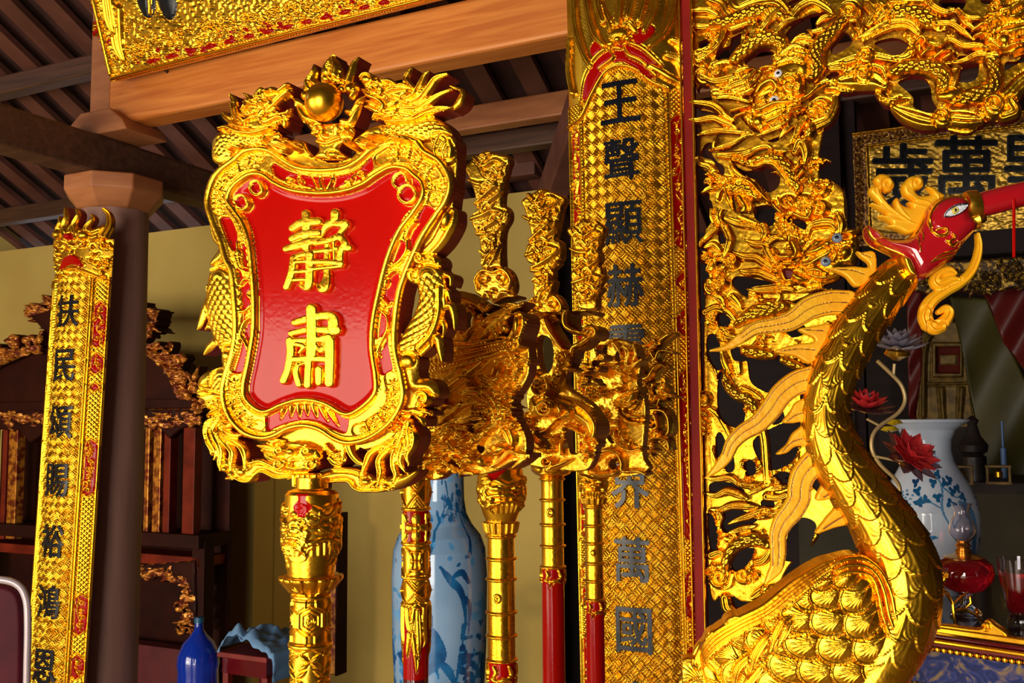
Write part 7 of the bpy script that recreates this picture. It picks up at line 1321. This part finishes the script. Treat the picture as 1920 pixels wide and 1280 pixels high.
t = empty('carved_frieze', 'dark carved and gilded frieze spanning above the curtains at right', 'frieze', tuple(P(1780, 520, 4.0))); R = Rel(1690, 475, 2000, 560, 1.6); R.poly([(1694,500),(1760,490),(2000,478),(2000,530),(1900,540),(1850,552),(1800,545),(1740,552),(1694,540)], 5, 4, smooth=False)
clutter(R, [(x, 515+g.uniform(-14, 16)) for x in range(1704, 2000, 14)], 20, 6, 5, 6, 4); R.mesh('carving', Plane(1780, 520, 4.0), [mat('dusky_gilding', (.05, .025, .008), (.45, .26, .03), .4, .6, 60, .2, 60, contrast=(.5, .62)), RED_DK], t, 14)
mb = MB(); mb.beam(AB(-.2, P(1700, 470, 4.2)@BX, P(1700, 470, 4.2)[2]), AB(3.4, P(1700, 470, 4.2)@BX, P(1700, 470, 4.2)[2]), .12, .10); tag(mb.build('lintel', DKWALL), 'dark lintel under the black-lettered sign', 'beam', None, 'structure')
for px, w_ in ((1560, .16), (1612, .05)):
    c = P(px, 700, 4.75); mb = MB(); mb.box(np.array([c[0], c[1], 1.8]), w_, .1, 3.6); tag(mb.build('partition_stile', mat('plum_brown_timber', (.016, .008, .009), (.026, .013, .015), .7, 0, 4, .1, 30, stretch=(1, 1, 4), spec=.2)), 'dark upright stile of the partition behind the screen opening', 'stile', 'uprights of the partition', 'structure')
mb = MB(); mb.tube([P(1901, 368, 1.56), P(1901, 482, 1.56)], .0026, 8); mb.build('hanging_cord', RED, crane, True)
zsf = P(1880, 905, 3.6); 
def small(px, pr, Y, nm, label, m, y0=905, grp=None, cat='ornament'):
    c = P(px, y0, Y); c[2] = zs; mb = MB(); mb.lathe(c, [(max(r, .1)*Y/F, (y0-y)*Y/F) for r, y in pr], 20); return tag(mb.build(nm, m, None, True), label, cat, grp)
small(1828, [(20,905),(22,860),(16,855),(24,850),(26,838),(14,822),(8,800),(12,792),(0,782)], 3.7, 'covered_censer', 'dark covered censer on the shelf beyond the vase', mat('dark_bronze', (.03, .025, .025), (.06, .05, .05), .4, .5), cat='censer')
for px, lb in ((1872, 'small gilded bracket stand on the shelf, right of the censer'), (1801, 'small gilded bracket stand half behind the right vase')):
    c = P(px, 890, 3.5); c[2] = zs; t = empty('gilded_stand', lb, 'stand', tuple(c)); mb = MB(); s_ = .036
    for dx in (-1, 1): mb.box(c+AX*dx*s_+ZX*.035, .010, .03, .07)
    mb.box(c+ZX*.066, .086, .03, .010); mb.box(c+ZX*.006, .086, .03, .012); mb.build('frame', DGOLD, t, bevel=.002); mb = MB(); mb.lathe(c+ZX*.02, [(.002, 0), (.014, .008), (.014, .026), (.002, .034)], 12); mb.build('boss', GOLD_DK, t, True)
small(1884, [(5,905),(5,850),(2,848),(2,800)], 3.9, 'blue_candle', 'slim pale blue candle standing right of the censer', mat('blue_wax', (.12, .25, .55), None, .4), cat='candle')
# ================================================================= LEFT BACKGROUND
# palanquin-like carved shrine
SHR = mat('dark_shrine_lacquer', (.022, .003, .002), (.04, .006, .003), .6, 0, 6, .1, 60, spec=.15); SHG = mat('rubbed_gilding', (.20, .030, .008), (.72, .28, .03), .35, .45, 26, .2, 60, contrast=(.42, .60)); SHR2 = mat('crimson_shrine_post', (.13, .010, .004), (.24, .024, .008), .45, 0, 9, .1, 60, spec=.2)
YS = 5.85; PSH = Plane(180, 900, YS); shr = empty('carved_shrine', 'dark red carved shrine with a curved gilded roof, behind the column and left board', 'shrine', tuple(P(180, 1280, YS)*[1, 1, 0]))
def slab(nm, x0, y0, x1, y1, d, m, back=0, bev=.004):
    a, b_ = PSH.pt((x0+x1)/2, (y0+y1)/2), None; A1 = PSH.pt(x0, (y0+y1)/2); A2_ = PSH.pt(x1, (y0+y1)/2); Z1 = PSH.pt((x0+x1)/2, y0); Z2 = PSH.pt((x0+x1)/2, y1); mb = MB()
    mb.box((A1+A2_)/2+BX*(d/2+back), np.linalg.norm(A2_-A1), d, abs(Z1[2]-Z2[2])); return mb.build(nm, m, shr, bevel=bev)
R = Rel(-60, 630, 400, 770, 2.0); R.poly([(-60,720),(-20,700),(20,675),(75,655),(180,640),(275,652),(320,680),(350,720),(362,752),(362,766),(-60,776)], 3, 4, smooth=False)
R.mesh('roof_panel', PSH, [SHR, SHR], shr, 60)
for st_, cl_ in (([(-60,735,8),(0,686,9),(40,668,8),(72,654,6)], [(-30,700),(0,672),(20,660),(45,650),(70,645)]), ([(270,650,6),(310,672,9),(340,706,10),(354,742,8)], [(290,645),(315,655),(335,672),(350,690),(362,715),(372,740),(385,755),(330,690)])):
    R = Rel(-60 if st_[0][0] < 0 else 255, 620, 100 if st_[0][0] < 0 else 410, 780, 1.6); R.stroke(st_, h=10, base=8, gr=2); clutter(R, cl_, 22, 7, 6, 8, 4); R.mesh('roof_cresting', lambda x, y, h: PSH(x, y, h+6), [SHG, SHR], shr, 14)
R = Rel(40, 550, 310, 640, 1.6); clutter(R, [(62,595),(78,585),(94,575),(108,570),(88,605),(280,600),(288,590),(276,615),(105,595)], 20, 8, 6, 8, 3); R.poly([(60,592),(100,580),(270,580),(290,600),(250,625),(90,625)], 4, 4, smooth=False, mat=1); R.mesh('top_finial', lambda x, y, h: PSH(x, y, h), [SHG, SHR], shr, 30)
slab('finial_post', 85, 615, 110, 665, .1, SHR); slab('cornice', -60, 752, 384, 768, .25, SHR, -.04)
R = Rel(-60, 764, 385, 830, 1.8); R.poly([(-60,766),(378,766),(378,790),(340,805),(320,822),(300,800),(250,800),(100,800),(60,830),(40,806),(-60,804)], 4, 3, smooth=False, mat=1); clutter(R, [(x, 786) for x in range(-50, 376, 14)], 16, 9, 4, 5, 3); R.mesh('carved_valance', PSH, [SHG, SHR], shr, 12)
for x0, x1, m in ((-40, -18, SHR2), (2, 10, SHR2), (14, 30, SHG), (270, 278, SHG), (286, 300, SHG), (306, 318, SHR2), (342, 364, SHR2)): slab('shrine_post', x0, 800, x1, 1010, .06, m)
mb = MB()
for x, s_ in ((356, 1), (352, 1)): pass
slab('ledge', -60, 988, 382, 1012, .25, SHR, -.04); slab('lower_rail', -60, 1028, 376, 1046, .2, SHR2, 0); 
R = Rel(240, 1040, 372, 1200, 1.8); R.poly([(244,1060),(368,1050),(372,1200),(356,1200),(352,1110),(320,1080),(244,1090)], 4, 3, smooth=False, mat=1); clutter(R, [(350,1130),(352,1160),(340,1090),(320,1078),(300,1072),(356,1185),(352,1110),(280,1072),(262,1070)], 16, 10, 5, 6, 3); R.mesh('carved_bracket', PSH, [SHG, SHR], shr, 10)
slab('corner_post', 356, 1010, 380, 1400, .08, SHR); slab('corner_post', -60, 1010, -36, 1400, .08, SHR); slab('back_panel', -60, 800, 380, 1400, .03, SHR, .2); slab('base_panel', 60, 1200, 336, 1400, .1, mat('dim_crimson_cloth', (.09, .006, .012), (.12, .010, .018), .6), .02)
# water bottle
BLUEP, nt, b = newmat('blue_bottle_plastic'); b.inputs['Base Color'].default_value = (.008, .05, .60, 1); b.inputs['Roughness'].default_value = .12; b.inputs['Transmission Weight'].default_value = .35; b.inputs['Coat Weight'].default_value = .5
cB_ = P(371, 1280, 4.4); kb = 4.4/F; wb = empty('water_bottle', 'large translucent blue water bottle on the floor beside the shrine', 'water bottle', tuple(cB_*[1, 1, 0])); zb = cB_[2]
mb = MB(); st_ = zb-60*kb
mb.lathe(np.array([cB_[0], cB_[1], 0]), [(.10, 0), (.10, st_-.02), (.095, st_-.001)], 24); tag(mb.build('low_stool', RED_DK, None, True), 'round dark stool under the blue water bottle', 'stool'); wb.location = (cB_[0], cB_[1], st_)
mb = MB(); mb.lathe(np.array([cB_[0], cB_[1], zb]), [(34*kb, -60*kb), (37*kb, -52*kb), (35*kb, -20*kb), (37*kb, 0), (36*kb, 22*kb), (38*kb, 34*kb), (37*kb, 50*kb), (28*kb, 72*kb), (15*kb, 86*kb), (8*kb, 96*kb), (7*kb, 110*kb)], 32); mb.build('bottle_body', BLUEP, wb, True)
mb = MB(); mb.lathe(np.array([cB_[0], cB_[1], zb+108*kb]), [(8.5*kb, 0), (8.5*kb, 10*kb), (.5*kb, 11*kb)], 20); mb.build('bottle_cap', mat('teal_cap', (.01, .12, .25), None, .3), wb, True)
# low table with a blue cloth thrown over it
YT = 4.3; PT = Plane(460, 1220, YT); tb = empty('low_table', 'small dark red table under the crumpled blue cloth', 'table', tuple(P(460, 1280, YT)*[1, 1, 0])); zt_ = PT.pt(460, 1226)[2]; c = PT.pt(455, 1226)
mb = MB(); mb.box(c+BX*.15+ZX*-.012, .28, .32, .024); mb.build('table_top', RED_DK, tb, bevel=.004); mb = MB(); mb.box(c+BX*.15+ZX*-.06, .25, .28, .07); mb.build('drawer_box', REDPOLE, tb)
for i in (-1, 1):
    for j in (.03, .27): q = c+AX*i*.11+BX*j; mb = MB(); mb.box(np.array([q[0], q[1], (zt_-.09)/2]), .03, .03, zt_-.09); mb.build('leg', RED_DK, tb)
CLO = mat('pale_blue_cloth', (.10, .22, .42), (.16, .32, .56), .8, 0, 6, .1, 40)
nu, nv = 90, 60; rows = []
for u in np.linspace(-.135, .26, nu):
    row = []
    for v in np.linspace(-.015, .30, nv):
        m = math.exp(-((u+.01)/.11)**2)*.075*(1-.6*v/.3)+.012; nz = float(vnoise(np.array(u*26+3), np.array(v*20+u*9))); f2 = float(vnoise(np.array(u*60), np.array(v*12+5)))
        x, z, y = u, zt_+m*(.5+nz)+.010*f2, v
        if u > .145: e = u-.145; x = .145+.03*math.sin(min(1, e/.04)*PI/2)+.006*f2; z = zt_+.012-max(0, e-.02)*1.25+.004*nz
        if u < -.12: z = zt_+.006+.010*f2
        if v < 0: z -= .02; y = -.012
        row.append(c+AX*(x)+BX*y+ZX*(z-c[2]+.003))
    rows.append(row)
o_ = surf('blue_cloth', rows, CLO, None, False); tag(o_, 'crumpled pale blue cloth thrown over the small red table', 'cloth'); so = o_.modifiers.new('thick', 'SOLIDIFY'); so.thickness = .002

# chair at the lower left edge
YH = 2.9; ch = empty('banquet_chair', 'chair with rounded crimson back in a white metal frame, cut off at the left edge', 'chair', tuple(P(-10, 1280, YH)*[1, 1, 0])); PH = Plane(0, 1200, YH, math.radians(-10)); PINKW = mat('pale_enamel_frame', (.50, .40, .42), (.58, .48, .50), .25, .2, 9, 0)
out = spl(np.array([(48,1500,0),(50,1280,0),(52,1170,0),(48,1120,0),(30,1094,0),(-10,1086,0),(-60,1094,0),(-80,1120,0),(-84,1170,0),(-82,1280,0),(-80,1500,0)], float), 8)
mb = MB(); mb.tube([PH.pt(x, y) for x, y, _ in out], .011, 10); mb.build('back_frame', PINKW, ch, True)
R = Rel(-90, 1080, 60, 1420, 2); R.poly([(42,1420),(44,1280),(45,1172),(41,1124),(26,1102),(-10,1094),(-56,1102),(-72,1124),(-76,1172),(-74,1420)], 8, 10); R.mesh('backrest', PH, [mat('crimson_upholstery', (.055, .002, .008), (.08, .004, .011), .6, spec=.2), RED_DK], ch, 14)
c = PH.pt(-16, 1420); mb = MB(); mb.box(c+np.array([0, -.2, -.02]), .42, .42, .06, np.array([1., 0, 0]), np.array([0, 1., 0])); mb.build('seat', mat('crimson_upholstery_seat', (.10, .004, .012), None, .5), ch, bevel=.02)
for i in (-1, 1):
    for j in (-.38, 0): q = c+np.array([i*.18, j, 0]); mb = MB(); mb.tube([np.array([q[0], q[1], c[2]-.05]), np.array([q[0], q[1], 0])], .011, 8); mb.build('leg', PINKW, ch, True)
# edge-on board on the recessed wall
t = empty('wall_board', 'narrow dark gilded board seen edge-on on the wall, right behind the placard staff', 'wall board', tuple(P(630, 1150, 5.3))); c = P(630, 1100, 5.3); c2 = P(631, 1262, 5.3)
mb = MB(); mb.box((c+c2)/2+ZX*.2, .05, .07, abs(c[2]-c2[2])+.4, BX*.5+AX*.86, BX); mb.build('board_panel', SHG, t, bevel=.006); mb = MB(); mb.box((c+c2)/2+ZX*.2+AX*.032, .012, .09, abs(c[2]-c2[2])+.4); mb.build('board_edge', SHR, t)
